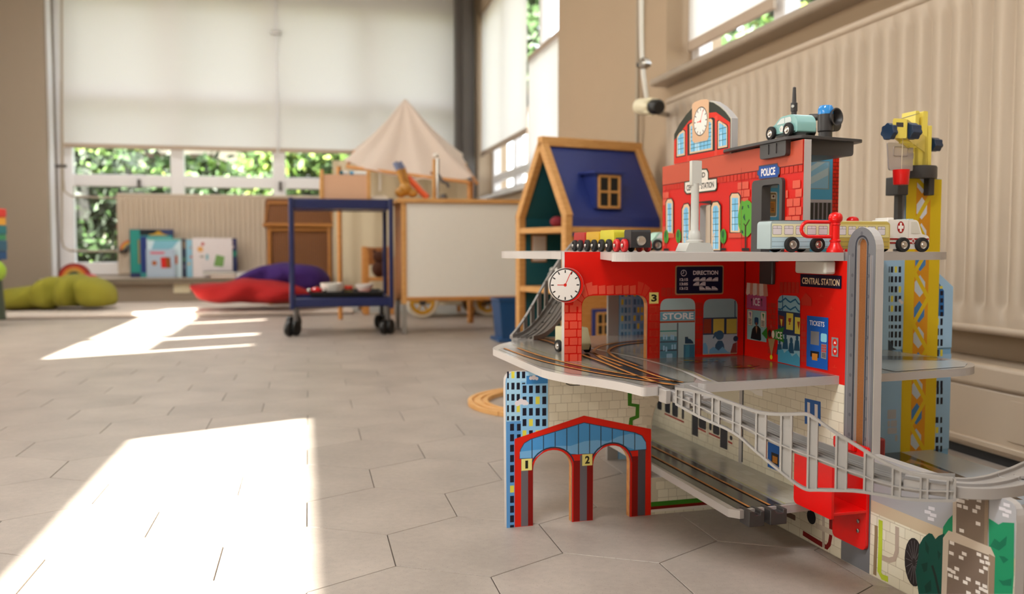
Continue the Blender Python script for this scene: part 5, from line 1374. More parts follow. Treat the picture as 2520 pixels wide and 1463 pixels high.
f2 = MB().sweep([TF(*p) for p in foot2], ch_prof(.046, .015, .0045)).build('foot_track', M_TOYG, st, bevel=.0007)
MB().lathe([(.007, 0), (.007, .003), (.003, .003)], TF(uf + .10, vf + .008, ez - .004), (0, 0, 1), 16).build('joint_stud', M_TOYG, f2)
# second ramp, rising behind the cross wall from the left end of the middle deck
def RL(s, n, z): return TF(.487 + s * .80 + n * .60, 1.665 + s * .60 - n * .80, z)
zl = lambda s: DZ2 + .002 + .145 * (1 - math.cos(min(max(s / .27, 0), 1) * PI)) / 2 + max(0, s - .27) * .2
sl = [-.01 + i * .012 for i in range(26)]
rl = MB()
for a, b in zip(sl, sl[1:]):
    za, zb = zl(a), zl(b)
    rl.add([(a, 0, za), (b, 0, zb), (b, .052, zb), (a, .052, za), (a, 0, za - .004), (b, 0, zb - .004), (b, .052, zb - .004), (a, .052, za - .004)], [(0, 1, 2, 3), (4, 7, 6, 5), (0, 4, 5, 1), (3, 2, 6, 7), (0, 3, 7, 4), (1, 5, 6, 2)])
rampl = rl.build('ramp_track', M_LAT, st, RL)
tl = [(s, zl(s) + .002 + .055 * math.sin(min(max((s + .01) / .14, 0), 1) * PI / 2)) for s in sl]
bar(tl, -.004, .001, .004, 'top_rail', par=rampl, fr=RL); bar([(s, zl(s)) for s in sl], -.004, .001, .004, 'bottom_rail', par=rampl, fr=RL)
for i in range(2, 24, 2):
    s = sl[i]; MB().box(s - .0055, s + .0055, -.003, 0, zl(s), interp(tl, s)).build('lattice_post', M_LAT, rampl, RL, smooth=False)
for n in (.013, .022, .033, .042): bar([(s, zl(s)) for s in sl], n - .001, n + .001, .003, 'track_ridge', off=.001, par=rampl, fr=RL)
for i in range(3, 24, 2): s = sl[i]; MB().box(s - .003, s + .003, .0145, .0205, zl(s) - .001, zl(s) + .0012).build('track_slot', M_CHAR, rampl, RL, smooth=False)
for n in (.0, .050): bar([(s, zl(s)) for s in sl], n, n + .003, .008, 'side_lip', off=.003, par=rampl, fr=RL)
# ---- back tower panels seen through the arch
bt = MB().box(.708, .770, 1.665, 1.675, 0, .40).build('back_tower', M_TOWER, st, TF, smooth=False)
ib = Ink(lambda x, y: pxA(x, y, 1.665), lambda a, b, n: TF(a, 1.6648 - n, b))
ib.raw([(.709, .0), (.735, 0), (.735, .399), (.709, .399)], '#9cc4de')
rq = random.Random(9)
for i, a in enumerate((.711, .7185, .7265, .738, .746, .754, .762)):
    for j in range(15): ib.raw([(a, .15 + j * .0165), (a + .005, .15 + j * .0165), (a + .005, .161 + j * .0165), (a, .161 + j * .0165)], rq.choice(['#4a78a8', '#5a92c4', '#6aa0d0', '#5a92c4', '#dccf5a']), n=2)
ib.build('tower_print', bt)
MB().box(.6835, .7065, 1.666, 1.674, 0, .40).build('back_post', M_TOYG, st, TF, smooth=False)

# ---- lift carriage
lift = empty('lift', (0, 0, 0)); bpy.data.objects.remove(lift)
LU = .718
pt = rpoly([(.9815, .030), (1.052, .030), (1.052, .168), (.9815, .168)], [.010, .008, .004, .004])
lb = MB().prism(pt, [], fB, UB - .0055, UB - .001).build('lift_back_plate', M_REDP, st, TF, bevel=.001)
MB().box(LU, UB - .005, .9815, 1.060, .0815, .0855).build('lift_floor', M_REDP, lb, TF, bevel=.0008)
w = MB().prism(rpoly([(.980, .0775), (1.064, .0775), (1.064, .150), (1.02, .163), (.980, .163)], [.002, .008, .006, .006, .004]), [], fB, LU - .004, LU)
w.build('lift_side_wall', M_REDP, lb, TF, bevel=.0008)
tbox('lift_guide', UB - .012, UB - .0045, 1.003, 1.046, .158, .172, M_REDP, lb, .002)
for z in (.0535, .0665): MB().lathe([(.0028, 0), (.0028, .0012), (.0012, .0016)], (UB - .0055, .9965, z), (-1, 0, 0), 14).build('bolt', M_CHROME, lb, TF)
tbox('lift_slider', UB + .013, UB + .030, .99, 1.026, DZ1 + .052, DZ1 + .105, mat('dark_red_plastic', '#7e1a1c', .4), None, .003)

# ---- crane on the right mast
M_CY = mat('yellow_crane_plastic', '#f0dc62', .35, var=.02, scale=60)
M_NAVY = mat('navy_plastic', '#1c3350', .35, var=.03, scale=60)
cu, cz = pxA(2253, 434, 1.306); 
ring = MB().lathe([(.034, .549), (.0345, .552), (.0345, .568), (.033, .5705)], (cu, 1.306, 0), (0, 0, 1), 36).build('crane_ring', M_CHAR, st, TF)
for x0, x1, y1 in ((2206, 2231, 480), (2281, 2295, 481)):
    a, _ = pxA(x0, 465, 1.29); b, _ = pxA(x1, 465, 1.29); z = pxA(x0, y1, 1.29)[1]
    MB().box(a, b, 1.285, 1.318, z, .551).build('ring_leg', M_CHAR, ring, TF, bevel=.0015)
a = pxA(2211, 500)[0]; MB().box(a, a + .009, 1.301, 1.311, DZ3, .53).build('mast_edge', M_CHAR, ring, TF)
body = MB()
bz0 = .5705; _, bzt = pxA(2262, 276, 1.30)
b0 = pxA(2246, 400, 1.29)[0]; b1 = pxA(2280, 400, 1.29)[0]; b2 = pxA(2292, 400, 1.29)[0]
cb = MB().box(b0, b1, 1.288, 1.293, bz0, .622).build('crane_body', M_CY, ring, TF, bevel=.001)
for x0, x1 in ((2249, 2258), (2268, 2279)):
    a, _ = pxA(x0, 300, 1.292); b, _ = pxA(x1, 300, 1.292)
    MB().prism(rpoly([(a, bz0), (b, bz0), (b, bzt), (a, bzt)], [0, 0, .002, .002]), [], fA, 1.288, 1.322).build('tower_plate', M_CY, ring, TF, bevel=.0008)
MB().box(b1 + .002, b2, 1.290, 1.320, bz0, .64).build('tower_plate', M_CY, ring, TF, bevel=.001)
a, _ = pxA(2262, 300, 1.30)
for i in range(2):
    z = .585 + i * .024
    MB().box(b1 + .0005, b1 + .0022, 1.293 + .003, 1.317, z, z + .016).build('tower_brace', M_NAVY, ring, TF)
# jib towards the viewer
VJ = 1.185; ju, jz = pxA(2216, 318, VJ); u0, _ = pxA(2199, 318, VJ); u1, _ = pxA(2234, 318, VJ); _, zt = pxA(2216, 293, VJ); _, zb = pxA(2216, 341, VJ)
jb = MB()
tb_ = (cu + .004, 1.30)
def JF(s, w, z):                                        # s: 0 at the jib's end block, 1 at the tower
    return TF(ju + (tb_[0] - ju) * s + w, VJ + (tb_[1] - VJ) * s, z)
hw = (u1 - u0) / 2
jib = MB()
for sgn in (-1, 1):
    w0, w1 = (hw - .0035) * sgn, hw * sgn
    jib.prism([(0, zb), (0, zt), (.35, zt - .002), (1.0, jz + .004), (1.0, jz - .022), (.35, zb - .003)], [], lambda s, z, w: (s, w, z), w0, w1)
jibo = jib.build('jib', M_CY, ring, JF, smooth=False, bevel=.0006)
MB().prism(rpoly([(-hw, zb), (hw, zb), (hw, zt), (-hw, zt)], .004), [], lambda w, z, s: (s, w, z), -.03, .02).build('jib_end', M_CY, jibo, JF, bevel=.001)
for s in (.25, .45, .65): MB().box(s, s + .05, -hw, hw, jz - .018, jz - .014).build('jib_brace', M_CY, jibo, JF)
MB().box(-.032, -.028, -hw * .5, hw * .5, zt - .013, zt - .006).build('pulley_slot', M_CHAR, jibo, JF, bevel=.0005)
MB().cyl((.0, -hw * .5, zt - .005), (.0, hw * .5, zt - .005), .004).build('pulley', M_CHROME, jibo, JF)
def knob(c, ax, r, L, par):
    mb = MB(); n = 28; ax = Vector(ax).normalized(); t = Vector((0, 0, 1)); w = ax.cross(t)
    ring_ = [(r * (1 + .09 * math.cos(7 * 2 * PI * i / n)), 2 * PI * i / n) for i in range(n)]
    vs = []
    for h in (0, L):
        for rr, a in ring_: vs.append(Vector(c) + ax * h + (t * math.cos(a) + w * math.sin(a)) * rr)
    mb.add(vs, [(i, (i + 1) % n, n + (i + 1) % n, n + i) for i in range(n)] + [tuple(range(n)), tuple(range(n, 2 * n))])
    return mb.build('crane_knob', M_NAVY, par, TF, bevel=.0006)
kz = pxA(2250, 323, VJ)[1]
knob((ju + hw, VJ + .002, kz), (1, .15, 0), .0125, .020, jibo); knob((ju - hw, VJ + .004, kz - .002), (-1, -.15, 0), .0125, .0095, jibo)
ku, kz2 = pxA(2289, 356, 1.30); knob((ku, 1.30, kz2), (1, .12, 0), .0115, .018, ring)
MB().tube([JF(0, 0, zt), JF(.9, 0, bzt - .004)], .0008, 6).build('cable', M_CHROME, jibo)
bu, bzT = pxA(2218, 418, VJ + .004); _, bzB = pxA(2218, 455, VJ + .004)
MB().tube([TF(bu, VJ + .002, zb + .002), TF(bu, VJ + .004, bzT - .004)], .0005, 5).build('string', mat('pale_thread', '#d8c8a8', .8), jibo)
MB().lathe([(.0108, bzB), (.0115, bzB + .001), (.0128, bzT), (.0112, bzT), (.0095, bzB + .004), (.001, bzB + .004)], (bu, VJ + .004, 0), (0, 0, 1), 24, cap=True).build('bucket', M_REDP, jibo, TF)
s0, zt2 = pxA(2183, 351, 1.262); s1, zb2 = pxA(2244, 421, 1.262)
M_CLEAR = mat('frosted_clear_plastic', '#dccfca', .3, var=0, trans=.5)
cab = MB().prism(rpoly([(s0 + .004, zb2), (s1, zb2), (s1, zt2), (s0, zt2)], [.005, .002, .002, .002]), [], fA, 1.260, 1.2635).build('cab_window', M_CLEAR, ring, TF, bevel=.0006)
fr2 = rpoly([(s0 + .011, zb2 + .024), (s1 - .011, zb2 + .024), (s1 - .011, zt2 - .006), (s0 + .011, zt2 - .006)], .004)
MB().tube([(a, 1.2595, b) for a, b in fr2], .0007, 6, closed=True).build('window_rim', M_CLEAR, cab, TF)
MB().box(s1 - .004, s1 + .004, 1.2635, 1.288, zb2 + .02, zb2 + .03).build('cab_bracket', M_CLEAR, ring, TF)

# ================================================================== VEHICLES AND LOOSE PIECES ON THE STATION
M_TYRE = mat('black_rubber', '#1c1a1a', .5, var=.03)
M_HUB = mat('brushed_metal', '#c8c2ba', .28, 1.0, var=0)
def vehicle(name, label, cat, org, ang, prof, width, body_m, wheels, r, tyre_m=M_TYRE, bev=.003, hub=True, wheel_w=.008, group=None, sides=(-1, 1), track=None, profname='body'):
    """profile (x, z) extruded across; org = toy (u, v, z) of the middle of its base, ang = heading in the toy frame"""
    ca, sa = math.cos(ang), math.sin(ang)
    VF = lambda x, y, z: TF(org[0] + x * ca - y * sa, org[1] + x * sa + y * ca, org[2] + z)
    e = empty(name, VF(0, 0, 0), TA + ang); tag(e, label, cat, group)
    MB().prism(prof, [], lambda a, b, c: (a, c, b), -width / 2, width / 2).build(profname, body_m, e, VF, bevel=bev, seg=3)
    tk = width / 2 if track is None else track
    for x in wheels:
        MB().cyl((x, -tk, r), (x, tk, r), .0018).build('axle', M_HUB, e, VF)
        for s in sides:
            wl = MB().lathe([(r * .62, 0), (r * .95, .0005), (r, .002), (r, wheel_w - .002), (r * .94, wheel_w - .0005), (r * .62, wheel_w), (r * .55, wheel_w - .0012)], (x, tk * s, r), (0, s, 0), 28).build('wheel', tyre_m, e, VF)
            if hub:
                MB().lathe([(r * .56, wheel_w - .0025), (r * .54, wheel_w - .0004), (r * .42, wheel_w - .0012), (r * .30, wheel_w - .001), (r * .2, wheel_w + .0008), (r * .05, wheel_w + .0008)], (x, tk * s, r), (0, s, 0), 22).build('hub', M_HUB, wl, VF)
    return e, VF
def side_ink(e, VF, y):                                  # print on the side that faces -y of the vehicle
    return Ink(None, lambda a, b, n: VF(a, y - .0003 - n, b))
def bus(name, label, vside, x_l, x_r, top_col, low_col, body_col, win_col, n_win, roof_dark):
    u0, u1 = pxA(x_l, 580, vside)[0], pxA(x_r, 580, vside)[0]; L = u1 - u0; h = .0435; W = .034
    prof = rpoly([(-L / 2, .0045), (L / 2, .0045), (L / 2, h), (-L / 2, h)], [.001, .001, .006, .006])
    e, VF = vehicle(name, label, 'toy bus', ((u0 + u1) / 2, vside + W / 2, DZ3), 0, prof, W, mat(name + body_col, body_col, .4, var=.02), (-L / 2 + .0315, L / 2 - .027), .0108, wheel_w=.0075)
    i = side_ink(e, VF, -W / 2)
    i.raw([(-L / 2 + .002, .021), (L / 2 - .002, .021), (L / 2 - .002, h - .004), (-L / 2 + .002, h - .004)], top_col)
    i.raw([(-L / 2 + .002, .006), (L / 2 - .002, .006), (L / 2 - .002, .021), (-L / 2 + .002, .021)], low_col)
    for b in (.0210, .0148, .0085): i.rline([(-L / 2 + .002, b), (L / 2 - .002, b)], .0004, '#4a5058')
    w = (L - .008) / n_win
    for k in range(n_win):
        a = -L / 2 + .003 + k * w
        i.raw(rpoly([(a, .0245), (a + w * .78, .0245), (a + w * .78, .0370), (a, .0370)], .0018), '#3a3a3a'); i.raw(rpoly([(a + .0004, .0249), (a + w * .78 - .0004, .0249), (a + w * .78 - .0004, .0366), (a + .0004, .0366)], .0016), win_col)
        i.rline([(a, .0330), (a + w * .78, .0330)], .0004, '#3a3a3a'); i.rline([(a + w * .39, .0330), (a + w * .39, .0366)], .0004, '#3a3a3a')
    i.build('side_print', e)
    MB().box(-L / 2 + .004, L / 2 - .003, -W / 2 + .002, W / 2 - .002, h - .0005, h + .0012).build('roof_panel', mat('dark_roof' if roof_dark else 'cream_roof', '#3e3f3c' if roof_dark else '#d8cfa0', .6), e, VF, bevel=.0005)
    return e
bus('toy_bus', 'pale blue and cream wooden toy bus behind the red barrier', 1.088, 1896, 2049, '#dfdcb4', '#b3ccd6', '#a9b9b9', '#d9d2d6', 5, True)
bus('toy_bus', 'mustard yellow and cream wooden toy bus behind the lift top', 1.094, 2058, 2190, '#d9cc8c', '#b9a04e', '#c9b25c', '#d9d2d6', 5, False)
# ambulance
va_ = 1.105; u0, u1 = pxA(2184, 580, va_)[0], pxA(2287, 580, va_)[0]; L = u1 - u0; h = .0475
pr = rpoly([(-L / 2, .0045), (L / 2, .0045), (L / 2, .021), (L / 2 - .003, .0245), (L / 2 - .013, .0265), (L / 2 - .021, h), (-L / 2, h)], [.001, .003, .004, .004, .002, .006, .004])
am, VF = vehicle('toy_ambulance', 'white wooden toy ambulance with red cross at right end of upper deck', 'toy ambulance', ((u0 + u1) / 2, va_ + .018, DZ3), 0, pr, .036, mat('white_paint', '#ece7e0', .35, var=.02), (-L / 2 + .024, L / 2 - .016), .0108, wheel_w=.0075)
i = side_ink(am, VF, -.018)
for b in (.0135, .0192): i.rline([(-L / 2 + .002, b), (L / 2 - .001, b)], .0022, '#a8201c')
for x, z, r in ((-L / 2 + .0225, .0365, .0085), (.008, .0164, .0036)):
    i.raw([(x + r * .72 * math.cos(t * PI / 12), z + r * math.sin(t * PI / 12)) for t in range(24)], '#a8201c' if r > .005 else '#ece7e0')
    cc = '#f2eeea' if r > .005 else '#a8201c'
    i.raw([(x - r * .2, z - r * .78), (x + r * .2, z - r * .78), (x + r * .2, z + r * .78), (x - r * .2, z + r * .78)], cc); i.raw([(x - r * .55, z - r * .26), (x + r * .55, z - r * .26), (x + r * .55, z + r * .26), (x - r * .55, z + r * .26)], cc)
i.raw(rpoly([(L / 2 - .033, .0275), (L / 2 - .0165, .0275), (L / 2 - .023, .0445), (L / 2 - .033, .0445)], .0012), '#d6d2c6')
i.rline([(L / 2 - .0375, .008), (L / 2 - .0375, .046)], .0004, '#b8b0a8')
i.build('side_print', am)
MB().box(-L / 2 + .003, -L / 2 + .014, -.014, .014, h - .001, h + .003).build('roof_light', mat('white_paint', '#ece7e0', .35), am, VF, bevel=.001)
MB().box(L / 2 - .034, L / 2 - .025, -.014, .014, h - .001, h + .0015).build('roof_light', mat('pale_blue_paint', '#a8c4c8', .35), am, VF, bevel=.0006)
# blue car on the police roof (heading away)
cu0, cv0 = pxZ(1962, 334, RZ)
cp_ = rpoly([(-.040, .006), (.040, .006), (.041, .014), (.034, .0205), (.020, .0225), (.004, .0335), (-.030, .0335), (-.040, .024)], [.003, .004, .005, .006, .006, .008, .010, .006])
bc, VF = vehicle('toy_car', 'small teal wooden toy car parked on the dark police roof', 'toy car', (cu0 + .017, cv0 + .042, RZ), PI / 2, cp_, .032, mat('teal_paint', '#86b8b4', .3, var=.02, coat=.3), (-.022, .024), .0108, wheel_w=.0065, bev=.004)
i = Ink(None, lambda a, b, n: VF(a, .0163 + n, b))
i.raw(rpoly([(-.026, .0225), (.014, .0225), (.002, .0305), (-.024, .0305)], .003), '#d4dcda'); i.rline([(-.008, .0225), (-.008, .0305)], .0012, '#5a8886')
i.raw([(0 + .005 * math.cos(t * PI / 8), .015 + .005 * math.sin(t * PI / 8)) for t in range(16)], '#e8e6e0'); i.rline([(.002, .013), (.002, .017)], .001, '#2a2a2a')
i.rline([(-.036, .0075), (.036, .0075)], .002, '#1f2a2a')
i.build('side_print', bc)
# mint car half hidden by the facade
mu = pxA(1597, 600, 1.625)[0]
cp2 = rpoly([(-.038, .006), (.038, .006), (.038, .018), (.028, .022), (.016, .0375), (-.030, .0375), (-.038, .028)], [.003, .004, .006, .005, .006, .008, .006])
mc, VF = vehicle('toy_car', 'mint green wooden toy car peeking out left of the red facade', 'toy car', (mu + .038, 1.645, DZ3), PI, cp2, .032, mat('mint_paint', '#a9cdb9', .35, var=.02), (-.020, .019), .0115, wheel_w=.0065, bev=.004)
i = Ink(None, lambda a, b, n: VF(a, .0163 + n, b)); i.raw(rpoly([(.004, .0245), (.021, .0245), (.013, .0345), (.004, .0345)], .002), '#e2e6e0'); i.build('side_print', mc)
# the wooden train on the upper deck, heading towards the viewer
TU, TV = .5405, 1.195
def tpos(x, y, w): return None
zt_ = lambda px_, v: pxA(px_, 565, v)[1]
M_TB = mat('black_paint', '#2b2829', .45, var=.03)
def box_prof(L, h, r=.004): return rpoly([(-L / 2, .0065), (L / 2, .0065), (L / 2, h), (-L / 2, h)], [.001, .001, r, r])
ENG = [(-.029, .0065), (.029, .0065), (.029, .0325), (.0045, .0325), (.0045, .0215), (-.029, .0215)]
eng, VF = vehicle('toy_locomotive', 'black wooden toy locomotive with red wheels and silver magnet', 'toy train', (TU, TV + .029, DZ3), -PI / 2, rpoly(ENG, [.001, .001, .004, .004, .002, .004]), .031, M_TB, (-.017, .012), .0098, tyre_m=mat('red_wheel_paint', '#cf1f22', .35, var=.02), hub=False, wheel_w=.006, bev=.003)
MB().lathe([(.0078, 0), (.0078, .002), (.006, .0045), (.0005, .005)], (.029, 0, .0165), (1, 0, 0), 24).build('magnet', M_HUB, eng, VF)
for x in (-.017, .012): MB().ball((x, -.0225, .0098), .003, .0015, .003).build('wheel_pin', M_HUB, eng, VF)
for k, (nm, col, L, lb_, hh) in enumerate((('toy_wagon', '#c9c02e', .056, 'lime yellow wooden toy wagon coupled right behind the black locomotive', .0335), ('toy_wagon', '#d6a824', .056, 'golden yellow wooden toy wagon in the middle of the train', .0320), ('toy_wagon', '#b8201e', .052, 'red wooden toy wagon at the tail of the train', .0320))):
    v = TV + .058 + .0335 + k * .0665
    wg, VF = vehicle(nm, lb_, 'toy train', (TU + .002 * k, v, DZ3), -PI / 2, box_prof(L, hh, .005), .031, mat('wagon_paint_' + col, col, .4, var=.03), (-L / 2 + .013, L / 2 - .013), .0098, hub=False, wheel_w=.006, bev=.002)
    for x in (-L / 2 + .013, L / 2 - .013): MB().ball((x, -.0225, .0098), .003, .0015, .003).build('wheel_pin', M_HUB, wg, VF)
    for s in (-1, 1): MB().cyl((s * L / 2, 0, .0145), (s * (L / 2 + .0048), 0, .0145), .0045).build('coupler', M_HUB, wg, VF)
# cream wagon on the middle deck, behind the left pier
wu, wv = .5125, 1.405
cr, VF = vehicle('toy_wagon', 'cream wooden toy wagon on the middle deck behind the left pier', 'toy train', (wu, wv, DZ2 + .001), math.radians(-80), rpoly([(-.030, .0065), (.026, .0065), (.032, .018), (.022, .043), (-.030, .043)], [.001, .001, .004, .004, .004]), .033, mat('cream_wagon_paint', '#d3cfaa', .4, var=.03), (-.014, .014), .0105, wheel_w=.006, bev=.002)
i = Ink(None, lambda a, b, n: VF(a, -.0168 - n, b)); i.raw(rpoly([(.006, .022), (.026, .022), (.019, .038), (.006, .038)], .002), '#ece8e0'); i.build('side_print', cr)
# signal post (light grey) in front of the facade
vS = 1.215; su, _ = pxA(1709, 610, vS); W_ = lambda a, b, y: abs(pxA(b, y, vS)[0] - pxA(a, y, vS)[0])
sp = empty('sign_post', TF(su, vS, DZ3), TA); tag(sp, 'light grey plastic sign post standing in front of the red facade', 'sign post')
zz_ = lambda y: pxA(1709, y, vS)[1]
MB().prism(rpoly([(su - .0235, DZ3), (su + .0235, DZ3), (su + .0175, zz_(598)), (su - .0175, zz_(598))], .002), [], fA, vS - .017, vS + .017).build('base', M_TOYGL, sp, TF, bevel=.0015)
MB().lathe([(.0135, zz_(598)), (.0135, zz_(593)), (.0095, zz_(590)), (.0100, zz_(580)), (.0078, zz_(572)), (.0062, zz_(566)), (.0058, zz_(455)), (.0062, zz_(452))], (su, vS, 0), (0, 0, 1), 22).build('pole', M_TOYGL, sp, TF)
a, b = pxA(1700, 420, vS)[0], pxA(1724, 420, vS)[0]
MB().prism(rpoly([(a, zz_(457)), (b, zz_(457)), (b, zz_(396)), (a, zz_(396))], [.002, .003, .001, .001]), [], fA, vS - .004, vS + .004).build('sign_box', M_TOYGL, sp, TF, bevel=.001)
# red barrier
vB = 1.066; ru, _ = pxA(2055, 600, vB); zq = lambda y: pxA(2055, y, vB)[1]
PRB = [(.0115, 0), (.0112, .004), (.0075, .010), (.0065, .0135), (.0076, .0150), (.0076, .0165), (.0058, .0180), (.0058, .0370), (.0072, .0385), (.0062, .0400), (.0068, .0415), (.0092, .0440), (.0096, .0480), (.0085, .0520), (.0055, .0545), (.001, .0555)]
def barrier(label, u, v, gate=True):
    e = empty('barrier_post', TF(u, v, DZ3), TA); tag(e, label, 'toy barrier')
    MB().lathe([(r, DZ3 + h) for r, h in PRB], (u, v, 0), (0, 0, 1), 26).build('post', M_REDP, e, TF)
    if gate:
        gl_ = pxA(1972, 565, vB)[0]; zt, zb = zq(547), zq(583)
        path = [(u - .004, zt)] + [(gl_ + .011, zt)] + [(gl_ + .011 + .011 * math.cos(math.radians(t)), (zt + zb) / 2 + (zt - zb) / 2 * math.sin(math.radians(t))) for t in range(100, 261, 16)] + [(gl_ + .011, zb), (u - .004, zb)]
        MB().tube([TF(a, v, b) for a, b in path], .0025, 10).build('gate_loop', M_REDP, e)
        MB().box(u - .0085, u - .003, v - .0022, v + .0022, zb - .0025, zt + .0025).build('gate_hinge', M_REDP, e, TF, bevel=.0008)
    return e
barrier('red plastic barrier post with its loop gate in front of the pale bus', ru, vB)
u2, _ = pxA(2097, 600, 1.20); 
barrier('red plastic barrier post rising behind the mustard bus', u2, 1.20, gate=False)
# ================================================================== THINGS FURTHER BACK
M_WOODL = mat_wood('light_pine', '#c98f4c', '#dca765', 14, .5)
M_WOODM = mat_wood('honey_wood', '#b5752f', '#cf9250', 14, .5)
M_WOODB = mat_wood('brown_wood', '#8a5022', '#a56a34', 14, .5)
M_BLUEM = mat('navy_enamel', '#1a2455', .3, var=.03)
M_BLACK = mat('black_plastic', '#1a1918', .4, var=.02)
M_WHITEP = mat('white_plastic', '#e8e4dc', .35, var=.02)
def local(O, a):
    O = Vector(O); ca, sa = math.cos(a), math.sin(a)
    return lambda x, y, z: Vector((O.x + x * ca - y * sa, O.y + x * sa + y * ca, O.z + z))
def floor_pt(x, y, z=0.0): return on_plane(x, y, Vector((0, 0, z)), Vector((0, 0, 1)))
# ---- play mat under the window
mx0 = to_frame(floor_pt(100, 787), RA)[1]
M_RUG = mat('cream_rug', '#cdbfb2', .95, var=.08, scale=60, bump=.5, bscale=150)
rug = MB().box(-2.58, .30, mx0, 7.05, .0005, .03).build('play_rug', M_RUG, frame=RF, bevel=.012)
tag(rug, 'large flat cream rug on the floor below the wide window', 'rug')
# ---- trolley
O = px_depth(717, 620, 4.33); O.z = 0; TL = local(O, RA)
tr = empty('serving_trolley', O, RA); tag(tr, 'navy blue metal trolley on black castors in front of the cushions', 'trolley')
TWd, TD = .480, .36
zt0, zt1, zl0, zl1 = .620, .668, .139, .184
def tray(z0, z1, name):
    mb = MB(); t = .012
    mb.box(0, TWd, 0, t, z0, z1).box(0, TWd, TD - t, TD, z0, z1).box(0, t, t, TD - t, z0, z1).box(TWd - t, TWd, t, TD - t, z0, z1).box(t, TWd - t, t, TD - t, z0 + .004, z0 + .014)
    return mb.build(name, M_BLUEM, tr, TL, bevel=.005)
tray(zt0, zt1, 'top_tray'); tray(zl0, zl1, 'bottom_tray')
for x in (.0, TWd):
    for y in (.0, TD):
        MB().box(x - .011, x + .011, y - .011, y + .011, zl0 - .01, zt1 + .004).build('post', M_BLUEM, tr, TL, bevel=.004)
        cs = MB().cyl((x + (.018 if x == 0 else -.018), y + .01, .05), (x + (.018 if x == 0 else -.018), y + .01, zl0), .013).build('castor_stem', M_STEEL, tr, TL)
        xx = x + (.012 if x == 0 else -.012)
        for s in (-.016, .016):
            MB().lathe([(.022, -.011), (.036, -.009), (.038, 0), (.036, .009), (.022, .011)], (xx + s - .01, y - .012 + s * .8, .038), (.85, -.5, 0), 20).build('castor_wheel', M_BLACK, cs, TL)
# box with markers on top of the trolley
bx_ = empty('wooden_box', TL(.145, .03, zt1), RA); tag(bx_, 'open wooden craft box with peach front on the blue trolley', 'box')
def TB(x, y, z): return TL(.140 + x, .03 + y, zt0 + .016 + z)
bh = .175; bw = .245
MB().prism([(0, 0), (.24, 0), (.24, .10), (.10, .14), (.02, bh), (0, bh)], [], lambda a, b, c: (c, a, b), 0, .018).build('side_panel', M_WOODL, bx_, TB, bevel=.002)
MB().prism([(0, 0), (.24, 0), (.24, .10), (.10, .14), (.02, bh), (0, bh)], [], lambda a, b, c: (c, a, b), bw - .018, bw).build('side_panel', M_WOODL, bx_, TB, bevel=.002)
MB().box(.018, bw - .018, .006, .016, 0, bh - .022).build('front_panel', mat('peach_board', '#dcae8c', .6, var=.03), bx_, TB)
MB().box(.018, bw - .018, .016, .24, 0, .008).build('base', M_WOODL, bx_, TB); MB().box(.018, bw - .018, .23, .24, 0, .10).build('back_panel', M_WOODL, bx_, TB)
for k, (x0, x1, cc, ct, lb_) in enumerate(((.10, .135, '#e8e6e4', '#2a6a7a', 'white marker with teal cap lying on the craft box'), (.15, .225, '#f0f0ee', '#4a9ac8', 'white marker with blue cap at right end of the craft box'))):
    mk = empty('marker_pen', TB(x0, .0, bh - .012), RA); tag(mk, lb_, 'marker')
    MB().cyl((x0 + .012, .012, bh - .013), (x1, .014, bh - .013), .009).build('barrel', mat('marker' + cc, cc, .4), mk, TB)
    MB().cyl((x0 - .006, .012, bh - .013), (x0 + .012, .012, bh - .013), .0093).build('cap', mat('cap' + ct, ct, .4), mk, TB)
wb = MB().prism(rpoly([(0, 0), (.082, 0), (.082, .052), (0, .052)], [.004, .004, .012, .012]), [], lambda a, b, c: (a, c, b), 0, .06)
tag(wb.build('soap_block', mat('warm_white_block', '#efe0cc', .5), frame=lambda x, y, z: TL(.388 + x, .05 + y, zt0 + .016 + z), bevel=.003), 'small rounded cream block at right end of the trolley top', 'block')
# things on the bottom tray
def BT(x, y, z): return TL(.02 + x, .02 + y, zl0 + .0145 + z)
bt_ = empty('baking_tray', BT(.06, .02, 0), RA); tag(bt_, 'black rectangular baking tray on the lower trolley shelf', 'tray')
k = MB(); kx0, kx1, kd, kh = .065, .425, .26, .055
k.add([BT(kx0 + .015, .02, .0), BT(kx1 - .015, .02, 0), BT(kx1 - .015, kd, 0), BT(kx0 + .015, kd, 0), BT(kx0, .005, kh), BT(kx1, .005, kh), BT(kx1, kd + .015, kh), BT(kx0, kd + .015, kh)], [(0, 1, 2, 3), (0, 1, 5, 4), (1, 2, 6, 5), (2, 3, 7, 6), (3, 0, 4, 7)])
o = k.build('dish', M_BLACK, bt_, smooth=False); md = o.modifiers.new('s', 'SOLIDIFY'); md.thickness = .004
MB().tube([BT(kx0, .005, kh), BT(kx1, .005, kh), BT(kx1, kd + .015, kh), BT(kx0, kd + .015, kh)], .005, 8, closed=True).build('rim', M_BLACK, bt_)
def bowl(nm, lb_, x, y, r, h, col, cat='bowl', z=.045):
    e = MB().lathe([(r * .55, 0), (r * .9, h * .5), (r, h), (r * .93, h), (r * .8, h * .5), (r * .3, .006)], BT(x, y, z), (0, 0, 1), 24).build(nm, mat('glaze' + col, col, .3, var=.03))
    return tag(e, lb_, cat)
for x0 in (): pass
bowl('bowl', 'large white toy bowl on the black tray', .175, .12, .058, .068, '#ebe5da', z=.03)
bowl('bowl', 'small white toy bowl on a red plate, right side of tray', .335, .11, .046, .040, '#e9e4dc', z=.052)
tag(MB().lathe([(.035, 0), (.060, .006), (.062, .010), (.03, .008)], BT(.335, .11, .040), (0, 0, 1), 24).build('plate', mat('red_glaze', '#b8301e', .35)), 'red toy plate under the small white bowl', 'plate')
